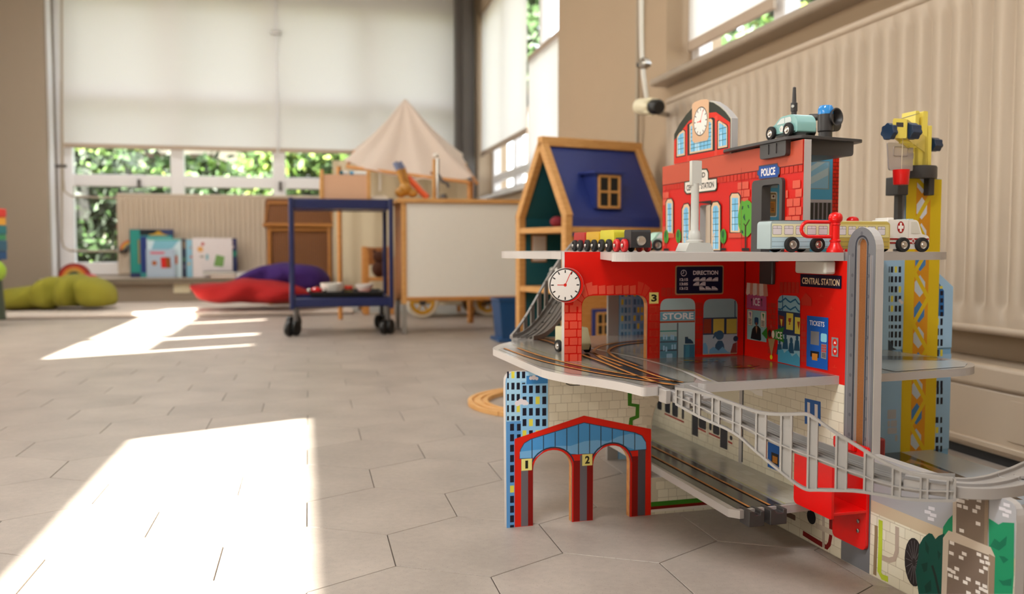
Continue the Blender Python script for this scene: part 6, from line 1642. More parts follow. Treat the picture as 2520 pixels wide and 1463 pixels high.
cn = empty('toy_tin', BT(.257, .13, .03), RA); tag(cn, 'red and yellow striped toy tin between the two white bowls', 'tin')
for j, (a, b, cc) in enumerate(((0, .02, '#b0241c'), (.02, .034, '#d8b838'), (.034, .045, '#4a4a3a'), (.045, .062, '#e0402a'))): MB().lathe([(.022, a), (.022, b)], BT(.257, .13, .022), (0, 0, 1), 20).build('band', mat('tin' + cc, cc, .4), cn, None)
ap = empty('toy_apple', BT(.095, .06, .05), RA); tag(ap, 'shiny red toy apple at the left end of the black tray', 'toy fruit')
MB().lathe([(.004, 0), (.02, .002), (.029, .018), (.028, .034), (.018, .043), (.004, .039)], BT(.098, .07, .036), (0, 0, 1), 20).build('fruit', mat('apple_red', '#d5161c', .2, coat=.5), ap); MB().cyl(BT(.098, .07, .073), BT(.100, .07, .088), .002).build('stalk', M_WOODB, ap)
for x, y, lb_ in ((.062, .05, 'small steel ball left of the red toy apple'), (.138, .045, 'small steel ball right of the red toy apple')): tag(MB().ball(BT(x, y, .065), .011).build('steel_ball', M_CHROME), lb_, 'ball')
# ---- play counter with white back
O = floor_pt(990, 823); KL = local(O, RA)
kt = empty('play_counter', O, RA); tag(kt, 'wooden play kitchen counter with white back panel and grey legs', 'play kitchen')
KW, KD = .80, .36; kz1 = .43 + (610 - 489) / FPX * O.y; kzb = .43 - (742 - 610) / FPX * O.y
MB().box(-.02, KW + .02, -.015, KD, kz1 - .022, kz1).build('worktop', M_WOODL, kt, KL, bevel=.003)
MB().box(.022, KW - .022, .004, .016, kzb + .018, kz1 - .022).build('back_panel', mat('cream_white_board', '#efe8dc', .45, var=.02), kt, KL)
for x in (0, KW - .022):
    MB().box(x, x + .024, -.002, .026, kzb - .015, kz1 - .022).build('corner_post', M_WOODL, kt, KL, bevel=.002)
    MB().box(x, x + .024, KD - .04, KD - .012, kzb - .015, kz1 - .022).build('corner_post', M_WOODB, kt, KL, bevel=.002)
    MB().box(x + .003, x + .021, .026, KD - .04, kzb, kz1 - .022).build('side_panel', M_WOODB, kt, KL)
    for y in (.0, KD - .04): MB().box(x + .001, x + .023, y, y + .024, 0, kzb - .014).build('leg', mat('grey_leg', '#8e8880', .5), kt, KL, bevel=.002)
MB().box(.022, KW - .022, .0, .020, kzb, kzb + .02).build('bottom_rail', M_WOODM, kt, KL, bevel=.002)
MB().box(.022, KW - .022, .02, KD - .03, kzb + .004, kzb + .014).build('bottom_shelf', M_WOODM, kt, KL)
# play tap on the worktop
tp = empty('play_tap', KL(.13, .2, kz1), RA); tag(tp, 'toy tap with wooden post and dark metal spout on the counter', 'play tap')
D_ = O.y + .17
def kp_(x, y, dy=0): return px_depth(x, y, D_ + dy)
q0 = kp_(1069, 492); q1 = kp_(1069, 392)
MB().cyl(Vector((q0.x, q0.y, kz1)), q1, .010).build('wooden_post', M_WOODL, tp)
MB().cyl(kp_(1078, 492, -.01) * 1 + Vector((0, 0, kz1 - kp_(1078, 492, -.01).z)), kp_(1077, 390, -.01), .009).build('metal_post', M_CHROME, tp)
MB().lathe([(.004, 0), (.016, .004), (.018, .014), (.008, .022)], kp_(1073, 388), (0, 0, 1), 16).build('cap', M_WHITEP, tp)
MB().tube([kp_(1078, 430, -.01), kp_(1090, 448, -.02), kp_(1100, 452, -.02), kp_(1104, 462, -.02)], .009, 10).build('spout', M_STEEL, tp)
MB().cyl(kp_(1060, 424), kp_(1074, 436), .007).build('lever', M_WOODB, tp)
MB().lathe([(.018, 0), (.02, .01), (.014, .03)], Vector((kp_(1092, 480, -.02).x, kp_(1092, 480, -.02).y, kz1)), (0, 0, 1), 14).build('valve', M_STEEL, tp)
# wooden toy with two prongs, and a carrot
wt = empty('wooden_rattle', kp_(990, 489), 0); tag(wt, 'ochre wooden toy with two grey-blue prongs on the counter', 'wooden toy')
M_OCH = mat_wood('ochre_wood', '#b57a24', '#d09a44', 20, .4)
M_GB = mat('grey_blue_paint', '#7c86a8', .4)
for (a, b, c, d) in (((995, 462), (981, 418), (972, 400), 0), ((1003, 455), (992, 416), (982, 400), .03)):
    MB().tube([kp_(*a, d), kp_(*b, d)], .014, 12).build('prong', M_OCH, wt); MB().tube([kp_(*b, d), kp_(*c, d)], .0145, 12).build('prong_tip', M_GB, wt)
MB().ball(tuple(kp_(998, 466)), .036, .034, .034).build('body', M_OCH, wt); MB().ball(tuple(kp_(986, 474)), .030, .03, .026).build('lobe', M_OCH, wt); MB().ball(tuple(kp_(1015, 476)), .028, .026, .022).build('lobe', M_OCH, wt)
cw = MB().tube([kp_(1004, 438, .06), kp_(1018, 452, .05), kp_(1036, 472, .04), kp_(1052, 487, .03)], .016, 12)
tag(cw.build('toy_carrot', mat('orange_paint', '#ec5f22', .4, var=.04)), 'orange toy carrot leaning beside the ochre wooden toy', 'toy vegetable')
# ---- cart with yellow wheels behind the counter
ca = empty('push_cart', floor_pt(1110, 785), RA); tag(ca, 'push cart with yellow white-tyred wheels half hidden under the counter', 'cart')
for x, yb, Yd, r in ((1040, 784, None, .098), (1200, 778, None, .092), (1166, 772, None, .085)):
    c = floor_pt(x, yb); c.z = r
    w = MB().tube([c + Vector((math.cos(t * PI / 16) * (r - .012) * math.cos(RA), math.cos(t * PI / 16) * (r - .012) * math.sin(RA), math.sin(t * PI / 16) * (r - .012))) for t in range(32)], .0125, 8, closed=True).build('tyre', mat('cream_tyre', '#ddd2bc', .5), ca)
    MB().tube([c + Vector((math.cos(t * PI / 16) * (r - .032) * math.cos(RA), math.cos(t * PI / 16) * (r - .032) * math.sin(RA), math.sin(t * PI / 16) * (r - .032))) for t in range(32)], .012, 8, closed=True).build('rim', mat('yellow_rim', '#dba11e', .4), w)
    MB().cyl(c - RF(0, .02, 0), c + RF(0, .02, 0), .02).build('wheel_hub', mat('dark_valve', '#4a423c', .5), w)
    for t in range(6): MB().cyl(c, c + Vector((math.cos(t * PI / 3) * (r - .034) * math.cos(RA), math.cos(t * PI / 3) * (r - .034) * math.sin(RA), math.sin(t * PI / 3) * (r - .034))), .006, n=6).build('spoke', mat('yellow_rim', '#dba11e', .4), w)
cc0 = to_frame(floor_pt(1040, 784), RA); MB().box(cc0[0] - .05, cc0[0] + .55, cc0[1] + .03, cc0[1] + .33, .10, .14).build('bed', M_WOODB, ca, RF)
# ---- blue bin
O = floor_pt(1255, 843); BL = local(O, RA)
bb = empty('blue_bin', O, RA); tag(bb, 'blue plastic bin with flared foot beside the doll house', 'bin')
k = MB(); k.add([(-.035, 0, .012), (.12, 0, .012), (.12, .16, .012), (-.035, .16, .012), (-.05, -.01, .19), (.12, -.01, .19), (.12, .18, .19), (-.05, .18, .19)], [(0, 1, 2, 3), (0, 1, 5, 4), (1, 2, 6, 5), (2, 3, 7, 6), (3, 0, 4, 7)])
M_BIN = mat('steel_blue_plastic', '#1f4a78', .4, var=.03)
o = k.build('body', M_BIN, bb, BL, smooth=False); md = o.modifiers.new('s', 'SOLIDIFY'); md.thickness = .006
MB().box(-.058, .125, -.018, .17, 0, .016).build('foot', M_BIN, bb, BL, bevel=.004)
MB().tube([BL(-.05, -.01, .19), BL(.12, -.01, .19), BL(.12, .18, .19), BL(-.05, .18, .19)], .006, 8, closed=True).build('rim', M_BIN, bb)
# ---- doll house
M_HB = mat('doll_house_blue', '#2b3a80', .45, var=.03, scale=8)
M_TEAL = mat('doll_house_teal', '#165a64', .55, var=.03)
Yd = 3.30
fl_ = px_depth(1395, 532, Yd)                           # left front eave corner
O = Vector((fl_.x, fl_.y, 0)); HA_ = math.radians(29.0); HL = local(O, HA_)
dh = empty('doll_house', O, HA_); tag(dh, 'tall wooden doll house with blue roof and teal rooms', 'doll house')
def hx(x, y=0.0):                                       # position along the front for a pixel column
    r = (x - 1260) / FPX; ca, sa = math.cos(HA_), math.sin(HA_)
    return (r * (O.y + y * ca) - (O.x - y * sa)) / (ca - r * sa)
def hz(x, y, dep=0.0): a = hx(x, dep); return px_depth(x, y, HL(a, dep, 0).y).z
HWd = hx(1630); HD = .345; eave = hz(1395, 532); ridge = hz(1336, 352, HD / 2)
tw = .030
def hbar(name, pts, a, b, m=M_WOODL, par=dh, up=(0, 0, 1)): return MB().sweep([HL(*p) for p in pts], [(-a / 2, -b / 2), (a / 2, -b / 2), (a / 2, b / 2), (-a / 2, b / 2)], up=up).build(name, m, par, bevel=.002)
# corner posts
for x in (0, HWd):
    for y in (0, HD): MB().box(x - tw / 2, x + tw / 2, y - tw / 2, y + tw / 2, 0, eave).build('corner_post', M_WOODL, dh, HL, bevel=.002)
ry = HD / 2
for x in (0, HWd):
    for y0, y1 in ((-.008, ry), (HD + .008, ry)):
        p0, p1 = Vector((x, y0, eave - .005)), Vector((x, y1, ridge)); d = (p1 - p0).normalized(); n = Vector((0, -d.z, d.y)) * .016
        MB().add([(xx, (p + s * n).y, (p + s * n).z) for xx in (x - tw / 2, x + tw / 2) for p in (p0, p1) for s in (-1, 1)], [(0, 1, 3, 2), (4, 6, 7, 5), (0, 4, 5, 1), (2, 3, 7, 6), (0, 2, 6, 4), (1, 5, 7, 3)]).build('gable_beam', M_WOODL, dh, HL, bevel=.002)
MB().box(-tw / 2, HWd + tw / 2, ry - .018, ry + .018, ridge - .012, ridge + .024).build('ridge_beam', M_WOODL, dh, HL, bevel=.003)
def roofp(y, off=0): t = y / ry; return eave + (ridge - eave) * t + off
rf = MB().add([(x, y, roofp(min(y, HD - y) if y > ry else y) - .004 + dz) for dz in (-.008, .0) for x, y in ((tw / 2, .0), (HWd - tw / 2, .0), (HWd - tw / 2, ry), (tw / 2, ry))], [(0, 1, 2, 3), (4, 7, 6, 5), (0, 4, 5, 1), (1, 5, 6, 2), (2, 6, 7, 3), (3, 7, 4, 0)])
roofo = rf.build('roof_front', M_HB, dh, HL, smooth=False)
rb_ = MB().add([(x, HD - y, roofp(y) - .004 + dz) for dz in (-.008, .0) for x, y in ((tw / 2, .0), (HWd - tw / 2, .0), (HWd - tw / 2, ry), (tw / 2, ry))], [(0, 1, 2, 3), (4, 7, 6, 5), (0, 4, 5, 1), (1, 5, 6, 2), (2, 6, 7, 3), (3, 7, 4, 0)])
rb_.build('roof_back', M_TEAL, dh, HL, smooth=False)
MB().box(tw / 2, HWd - tw / 2, -.004, .006, eave - .075, eave - .008).build('fascia_board', M_HB, dh, HL, bevel=.002)
# dormer
dx0, dx1 = hx(1462), hx(1533); wx0, wx1 = hx(1472), hx(1526)
zd0, zd1 = hz(1500, 514, .02), hz(1500, 430, .02)
dm = MB(); yb0 = ry * (zd0 - eave) / (ridge - eave); yb1 = ry * (zd1 - eave) / (ridge - eave)
yf = yb0 - .012
dm.prism([(yf, zd0), (yb0 + .004, zd0), (yb1 + .004, zd1), (yf, zd1)], [], lambda a, b, c: (c, a, b), wx0 - .008, wx1 + .016)
dmo = dm.build('dormer', M_HB, dh, HL, smooth=False)
MB().box(dx0 - .006, dx1 + .008, yf - .018, yb1 + .01, zd1, zd1 + .010).build('dormer_roof', M_HB, dmo, HL, bevel=.002)
for x0, x1, z0, z1 in ((wx0, wx0 + .009, zd0, zd1 - .004), (wx1 - .009, wx1, zd0, zd1 - .004), (wx0, wx1, zd0, zd0 + .009), (wx0, wx1, zd1 - .013, zd1 - .004), ((wx0 + wx1) / 2 - .004, (wx0 + wx1) / 2 + .004, zd0, zd1 - .004), (wx0, wx1, (zd0 + zd1) / 2 - .006, (zd0 + zd1) / 2 + .002)):
    MB().box(x0, x1, yf - .008, yf - .001, z0, z1).build('window_bar', M_WOODL, dmo, HL, bevel=.0008)
MB().box(wx0 + .002, wx1 - .002, yf - .002, yf - .0005, zd0 + .002, zd1 - .005).build('window_dark_sheet', mat('painted_room_dark', '#1a1a16', .8), dmo, HL)  # dark sheet painted in for the unlit room behind the dormer
# rooms: floors, walls
zf2 = hz(1395, 558); zf1 = hz(1395, 712)
for z, nm in ((zf2, 'attic_floor'), (zf1, 'middle_floor'), (.045, 'ground_floor')): MB().box(-.012, HWd, -.006, HD, z - .022, z).build(nm, M_WOODL, dh, HL, bevel=.002)
MB().box(.012, HWd, HD - .008, HD, .05, eave).build('back_wall', M_TEAL, dh, HL)
MB().box(HWd - .01, HWd, .01, HD, .05, eave).build('end_wall', M_TEAL, dh, HL)
MB().box(.02, HWd - .02, .0, .008, zf1, eave - .075).build('front_wall', M_WOODM, dh, HL)
MB().box(.02, HWd - .02, .0, .008, .05, zf1 - .022).build('front_wall', M_WOODM, dh, HL)
for z0 in (zf1 + .05,):
    wn_ = MB().box(.05, .11, HD - .016, HD - .008, z0 + .05, z0 + .15).build('wall_picture', M_WHITEP, dh, HL); MB().box(.045, .115, HD - .012, HD - .0085, z0 + .045, z0 + .155).build('picture_frame', M_WOODM, wn_, HL)
# ground-floor window in the front wall, seen through the toy arch
gx0, gx1 = hx(1462), hx(1497); gz0, gz1 = hz(1480, 828), hz(1480, 768)
gw = MB().box(gx0 - .012, gx1 + .02, -.012, -.001, gz0 - .02, gz1 + .012).build('front_window', M_HB, dh, HL, bevel=.002)
MB().box(gx0, gx1, -.014, -.0115, gz0, gz1).build('window_dark_sheet', mat('painted_room_dark', '#1a1a16', .8), gw, HL)  # another dark sheet, its colour stands for the shade indoors
for x0, x1, z0, z1 in ((gx0, gx0 + .008, gz0, gz1), (gx1 - .008, gx1, gz0, gz1), (gx0, gx1, gz0, gz0 + .008), (gx0, gx1, gz1 - .008, gz1), ((gx0 + gx1) / 2 - .003, (gx0 + gx1) / 2 + .003, gz0, gz1), (gx0, gx1, (gz0 + gz1) / 2 - .003, (gz0 + gz1) / 2 + .003)): MB().box(x0, x1, -.018, -.0138, z0, z1).build('window_bar', M_WOODL, gw, HL)
# dolls lying in the attic, a white block below
for x, y, cc, lb_ in ((.06, .16, '#8a2430', 'small crimson doll lying in the doll house attic'), (.11, .10, '#cbb79a', 'small beige doll lying in the doll house attic')):
    e = empty('doll', HL(x, y, zf2), 0); tag(e, lb_, 'doll')
    MB().ball(tuple(HL(x, y, zf2 + .022)), .03, .022, .022).build('body', mat('doll' + cc, cc, .8), e); MB().ball(tuple(HL(x + .036, y - .01, zf2 + .016)), .016).build('head', mat('doll_skin', '#d9a884', .7), e)
k = MB().prism(rpoly([(0, 0), (.16, 0), (.16, .055), (0, .055)], .008), [], lambda a, b, c: (a, c, b), 0, .10)
db = empty('doll_bed', HL(.03, .08, zf1), HA_); tag(db, 'white doll bed in the middle room of the doll house', 'doll bed')
k.build('mattress', M_WHITEP, db, lambda x, y, z: HL(.03 + x, .08 + y, zf1 + .001 + z), bevel=.004); MB().box(0, .02, 0, .10, .055, .075).build('pillow', M_WHITEP, db, lambda x, y, z: HL(.035 + x, .08 + y, zf1 + z), bevel=.006)
# ---- wooden floor track, curved
M_BEECH = mat_wood('beech', '#d39b58', '#e3b274', 16, .5)
tk_ = empty('wooden_track', Vector((.125, 2.45, 0)), 0); tag(tk_, 'curved beech toy track lying on the floor left of the station', 'toy track')
def ringsec(a0, a1, r0, r1, z0, z1, c=(.128, 2.45), n=16):
    mb = MB(); P = []
    for i in range(n + 1):
        a = math.radians(a0 + (a1 - a0) * i / n); P.append((math.cos(a), math.sin(a)))
    for i in range(n):
        (x0, y0), (x1, y1) = P[i], P[i + 1]
        vs = [(c[0] + x * r, c[1] + y * r, z) for (x, y) in ((x0, y0), (x1, y1)) for r in (r0, r1) for z in (z0, z1)]
        mb.add([Vector(v) for v in vs], [(0, 4, 5, 1), (2, 3, 7, 6), (0, 2, 6, 4), (1, 5, 7, 3)] + ([(0, 1, 3, 2)] if i == 0 else []) + ([(4, 6, 7, 5)] if i == n - 1 else []))
    return mb
ra, rb2 = .195, .250
for a0, a1 in ((75, 160), (160.5, 229), (229.6, 290)):
    sec = ringsec(a0, a1, ra, rb2, 0, .0085).build('track_piece', M_BEECH, tk_, bevel=.001)
    for r0, r1 in ((ra, ra + .012), (ra + .019, rb2 - .019), (rb2 - .012, rb2)): ringsec(a0, a1, r0, r1, .0085, .0125).build('track_ledge', M_BEECH, sec, bevel=.0008)
# small orange peg on the near sill
tag(MB().cyl(RF(PW + .03, 3.06, NS), RF(PW + .03, 3.06, NS + .033), .006).build('wooden_peg', mat('orange_wood', '#d88a4a', .5)), 'tiny orange peg standing on the sill above the near radiator', 'peg')
# ================================================================== WINDOW CORNER
# ---- canopy stall
M_LINEN = mat_cloth('linen_canopy', '#e4d5c8', .35, 1200)
M_LINEN2 = mat_cloth('linen_backdrop', '#c3b498', .15, 1200)
sl_ = empty('market_stall', floor_pt(1000, 770), RA); tag(sl_, 'play market stall with pale linen canopy peaked like a tent', 'play stall')
AP = px_depth(997, 241, 5.55)
cor = [px_depth(846, 396, 5.30), px_depth(1165, 436, 5.05), px_depth(1136, 376, 6.0), px_depth(880, 360, 6.25)]
per = []
NP = 14
for i in range(4):
    a, b = cor[i], cor[(i + 1) % 4]
    for j in range(NP):
        t = j / NP; p = a.lerp(b, t); p.z -= (.10 if i == 0 else .06) * math.sin(PI * t) * (.55 if i == 0 else .4); per.append(p)
mb = MB(); NR = 10
mb.v.append(AP)
for r in range(1, NR + 1):
    t = r / NR
    for i, p in enumerate(per):
        q = AP.lerp(p, t); q.z -= .05 * math.sin(PI * t) * (1 if i % NP else .2)
        q += Vector((.010 * math.sin(i * 1.9) * t, .02 * math.sin(i * 1.1 + 1) * t, .012 * math.sin(i * 2.3) * t * t))
        mb.v.append(q)
n = len(per)
for i in range(n): mb.f.append([0, 1 + i, 1 + (i + 1) % n])
for r in range(NR - 1):
    for i in range(n): mb.f.append([1 + r * n + i, 1 + r * n + (i + 1) % n, 1 + (r + 1) * n + (i + 1) % n, 1 + (r + 1) * n + i])
mb.m = [0] * len(mb.f); mb.c = [None] * len(mb.f)
mb.build('canopy', M_LINEN, sl_, ang=180, subd=1)
def vpost(x, y0, Y, r=.014, z0=0): p = px_depth(x, y0, Y); return MB().cyl((p.x, p.y, z0), (p.x, p.y, p.z), r, n=10)
vpost(834, 410, 5.35).build('post', M_WOODM, sl_); vpost(1157, 446, 5.1, .018).build('post', M_WOODM, sl_); vpost(1128, 385, 6.0).build('post', M_WOODM, sl_); vpost(884, 370, 6.2).build('post', M_WOODM, sl_)
for a, b in ((cor[0], cor[1]), (cor[1], cor[2]), (cor[0], cor[3])): MB().cyl(a - Vector((-.02, 0, .035)), b - Vector((.02, 0, .03)), .010, n=8).build('rail', M_WOODM, sl_)
bk = MB(); b0, b1 = px_depth(818, 395, 6.15), px_depth(1150, 400, 5.85)
for i in range(25):
    p = b0.lerp(b1, i / 24); w = .02 * math.sin(i * 1.5)
    bk.v += [Vector((p.x, p.y + w, .05)), Vector((p.x, p.y + w, p.z))]
for i in range(24): bk.f.append([2 * i, 2 * i + 2, 2 * i + 3, 2 * i + 1]); bk.m.append(0); bk.c.append(None)
bk.build('backdrop', M_LINEN2, sl_, ang=180)
for x, y0, y1 in ((935, 415, 470),): MB().tube([px_depth(x, y0, 5.4), px_depth(x + 1, (y0 + y1) / 2, 5.4), px_depth(x, y1, 5.4)], .006, 6).build('cord', M_WHITEP, sl_)
# ---- wicker basket
def mat_wicker():
    m = bpy.data.materials.new('wicker'); m.use_nodes = True; nt = m.node_tree; b = nt.nodes['Principled BSDF']
    tc = nt.nodes.new('ShaderNodeTexCoord'); w1 = nt.nodes.new('ShaderNodeTexWave'); w1.wave_type = 'BANDS'; w1.bands_direction = 'X'; w1.inputs['Scale'].default_value = 22; w1.inputs['Distortion'].default_value = .6
    w2 = nt.nodes.new('ShaderNodeTexWave'); w2.bands_direction = 'Z'; w2.inputs['Scale'].default_value = 34; w2.inputs['Distortion'].default_value = .6
    mm = nt.nodes.new('ShaderNodeMath'); mm.operation = 'MULTIPLY'
    r = nt.nodes.new('ShaderNodeValToRGB'); r.color_ramp.elements[0].color = lin('#5e3410'); r.color_ramp.elements[1].color = lin('#a86a2a')
    for w in (w1, w2): nt.links.new(tc.outputs['Object'], w.inputs['Vector'])
    nt.links.new(w1.outputs[1], mm.inputs[0]); nt.links.new(w2.outputs[1], mm.inputs[1]); nt.links.new(mm.outputs[0], r.inputs[0]); nt.links.new(r.outputs[0], b.inputs['Base Color'])
    bp_ = nt.nodes.new('ShaderNodeBump'); bp_.inputs['Strength'].default_value = .6; bp_.inputs['Distance'].default_value = .006
    nt.links.new(mm.outputs[0], bp_.inputs['Height']); nt.links.new(bp_.outputs[0], b.inputs['Normal']); b.inputs['Roughness'].default_value = .55
    return m
M_WICK = mat_wicker(); M_CANE = mat_wood('cane', '#9a6022', '#b87c38', 30, .5)
Yb = 6.25; p0, p1 = px_depth(655, 560, Yb), px_depth(815, 560, Yb)
O = Vector((p0.x, p0.y, .03)); WL = local(O, RA)
bw = (p1 - p0).length; bz1 = px_depth(700, 489, Yb).z - .03; bzl = px_depth(700, 553, Yb).z - .03
bk_ = empty('wicker_hamper', O, RA); tag(bk_, 'brown wicker hamper with lid behind the purple cushion', 'basket')
MB().box(0, bw, 0, .34, 0, bzl).build('body', M_WICK, bk_, WL, bevel=.015)
MB().prism(rpoly([(-.014, bzl), (bw + .014, bzl), (bw + .004, bz1), (-.004, bz1)], [.01, .01, .025, .025]), [], lambda a, b, c: (a, c, b), -.014, .355).build('lid', M_WICK, bk_, WL, bevel=.01)
MB().tube([WL(-.016, -.018, bzl - .004), WL(bw + .016, -.018, bzl - .004), WL(bw + .016, .358, bzl - .004), WL(-.016, .358, bzl - .004)], .013, 8, closed=True).build('rope_edge', M_CANE, bk_)
MB().tube([WL(-.004, -.016, bzl + .02), WL(.016, -.018, bz1 - .03), WL(bw - .016, -.018, bz1 - .03), WL(bw + .004, -.016, bzl + .02)], .008, 8).build('lid_edge', M_CANE, bk_)
for x in (.022, bw - .022): MB().tube([WL(x, -.006, .0), WL(x, -.006, bzl - .02)], .012, 8).build('corner_cane', M_CANE, bk_)
MB().tube([WL(.022, -.006, bzl - .035), WL(bw - .022, -.006, bzl - .035)], .010, 8).build('top_cane', M_CANE, bk_)
# ---- cushions
def pl_(c, x):
    if x <= c[0][0]: return c[0][1]
    for (a, b), (d, e) in zip(c, c[1:]):
        if x <= d: return b + (e - b) * (x - a) / (d - a)
    return c[-1][1]
def cushion(name, label, top, bot, Y, col, depth, folds=(), z0=.031):
    """soft cushion: its outline seen from the front gives its height, it bulges in depth"""
    top, bot = smooth(top, 6), smooth(bot, 6)
    xa, xb = max(top[0][0], bot[0][0]), min(top[-1][0], bot[-1][0])
    nx, na = 64, 28; mb = MB()
    for i in range(nx + 1):
        t = i / nx; t = .5 - .5 * math.cos(PI * t)
        x = xa + (xb - xa) * t; P1, P0 = px_depth(x, pl_(top, x), Y + depth * .4), px_depth(x, pl_(bot, x), Y + depth * .15)
        zc, hh = max((P1.z + P0.z) / 2, z0 + .004), max((P1.z - P0.z) / 2, .003)
        en = max(.03, (1 - abs(2 * t - 1) ** 4)) ** .5; f = 1 - sum(a * math.exp(-((x - c) / w) ** 2) for c, w, a in folds)
        for k in range(na):
            a = 2 * PI * k / na; cs, sn = math.cos(a), math.sin(a)
            r = (abs(cs) ** 3 + abs(sn) ** 3) ** (-1 / 3)
            wob = 1 + .05 * math.sin(x * .06 + 3 * a) * en
            dd = depth / 2 * en * f * r * cs * wob
            mb.v.append(Vector((P1.x + dd * P1.x / Y * .0, Y + depth / 2 + dd, max(z0, zc + hh * r * sn * (.55 + .45 * f) * wob))))
    for i in range(nx):
        for k in range(na): mb.f.append([i * na + k, i * na + (k + 1) % na, (i + 1) * na + (k + 1) % na, (i + 1) * na + k])
    mb.f += [list(range(na)), [nx * na + k for k in range(na)]]
    mb.m = [0] * len(mb.f); mb.c = [None] * len(mb.f)
    o = mb.build(name, mat('fabric' + col, col, .92, var=.08, scale=120, bump=.4, bscale=400), ang=180)
    return tag(o, label, 'cushion')
cushion('floor_cushion', 'slumped olive green floor cushion left of the window', [(-14, 735), (0, 720), (25, 711), (60, 706), (90, 698), (118, 685), (150, 679), (190, 677), (225, 684), (250, 695), (268, 712), (276, 738)], [(-14, 745), (0, 755), (40, 764), (100, 762), (160, 760), (220, 758), (262, 757), (276, 744)], 5.60, '#8a8424', .40, ((148, 9, .35), (197, 8, .42), (95, 10, .15)))
cushion('floor_cushion', 'flat bright red floor cushion at left of the trolley', [(466, 702), (500, 698), (560, 695), (600, 684), (650, 688), (720, 700), (770, 722)], [(466, 706), (488, 724), (510, 745), (600, 749), (700, 749), (770, 738)], 5.55, '#940606', .42, ((640, 20, .10),))
cushion('floor_cushion', 'purple cushion lying on the red one before the hamper', [(576, 690), (600, 674), (640, 657), (690, 648), (740, 651), (780, 660), (808, 684)], [(576, 694), (620, 703), (680, 707), (720, 715), (760, 722), (808, 712)], 5.72, '#300d58', .36, ((668, 12, .14), (720, 14, .12)), z0=.05)
# ---- books on the ledge
LZ = .2055
def book(x0, x1, y0, q, col, label, th=.02, prints=(), yb=None, tilt=0.0):
    pa, pb = pxW(x0, 640, q)[0], pxW(x1, 640, q)[0]; z1 = pxW((x0 + x1) / 2, y0, q)[1]
    e = empty('picture_book', RF((pa + pb) / 2, q, LZ), RA); tag(e, label, 'book', 'picture books on the window ledge')
    fr = lambda p, qq, z: RF(p, qq + tilt * (z - LZ), z)
    MB().box(pa, pb, q, q + .004, LZ, z1).build('front_cover', mat('cover' + col, col, .45, var=.05), e, fr, bevel=.001)
    MB().box(pa + .004, pb - .003, q + .004, q + th - .004, LZ + .003, z1 - .004).build('pages', mat('paper', '#e6e0d4', .8), e, fr)
    MB().box(pa, pb, q + th - .004, q + th, LZ, z1).build('back_cover', mat('cover' + col, col, .45, var=.05), e, fr, bevel=.001)
    if prints:
        for pn_, pr_ in enumerate(prints):
            i = Ink(lambda x, y: pxW(x, y, q), lambda a, b, n, pn_=pn_: fr(a, q - .0004 - n * 2 - pn_ * .0003, b))
            if pr_[0] == 'r': i.rect(*pr_[1:6])
            elif pr_[0] == 'c': i.circ(*pr_[1:5])
            elif pr_[0] == 'p': i.poly(pr_[1], pr_[2])
            i.build('cover_print', e)
    return e
book(320, 428, 565, 7.22, '#1c2c5c', 'large dark picture book with teal left side and gold shape, at the back', prints=(('r', 321, 566, 345, 672, '#2f8f84'), ('r', 345, 566, 396, 600, '#1c2426'), ('p', [(366, 578), (380, 575), (390, 568), (402, 576), (415, 580), (366, 584)], '#c99a34'), ('r', 340, 590, 346, 650, '#9a7a3a')))
book(345, 425, 580, 7.19, '#2f8f8c', 'teal picture book with navy edge standing behind the pale one', prints=(('r', 346, 582, 362, 672, '#2a3a78'),))
book(362, 447, 588, 7.16, '#c9dde2', 'pale picture book with sky blue top and red figure', prints=(('p', [(380, 592), (440, 592), (425, 612), (370, 622)], '#7fb6c6'), ('r', 430, 630, 437, 650, '#d8744a'), ('r', 364, 589, 445, 592, '#36a088')))
book(360, 430, 614, 7.12, '#a9b8c8', 'small grey-blue picture book with a red brick drawing in front', prints=(('r', 370, 620, 405, 626, '#c86a78'), ('p', [(395, 634), (408, 633), (410, 660), (397, 660)], '#c8241c'), ('p', [(408, 633), (419, 634), (421, 660), (410, 660)], '#8a4a1c'), ('c', 380, 648, 6, '#a8603a')))
book(447, 459, 588, 7.15, '#1d2b40', 'thin dark picture book with patchwork spine in the middle', prints=(('r', 449, 594, 458, 612, '#7a6a5a'), ('r', 449, 634, 458, 644, '#4a6a5a'), ('r', 449, 652, 458, 662, '#5a5a6a')))
book(459, 473, 590, 7.15, '#86b8cc', 'thin light blue picture book with orange dots', prints=(('c', 470, 633, 3, '#c8503a'), ('c', 465, 650, 3, '#d8a05a'), ('c', 469, 610, 2, '#c8503a')))
book(474, 572, 586, 7.14, '#dcd2d0', 'white picture book with a green crate and a bird on its cover', prints=(('c', 493, 614, 7, '#d8a05a'), ('c', 499, 601, 4, '#b8342c'), ('p', [(532, 627), (553, 632), (549, 657), (526, 655)], '#7aa05a'), ('r', 507, 626, 513, 640, '#7ab0b8'), ('r', 492, 630, 502, 634, '#8a8a7a')))
book(566, 583, 587, 7.17, '#1f2c60', 'navy picture book with pink dots and green band at the right end', prints=(('c', 570, 597, 4, '#e0a8b8'), ('c', 572, 608, 4, '#e8d0d0'), ('r', 567, 618, 582, 632, '#3a9078')))
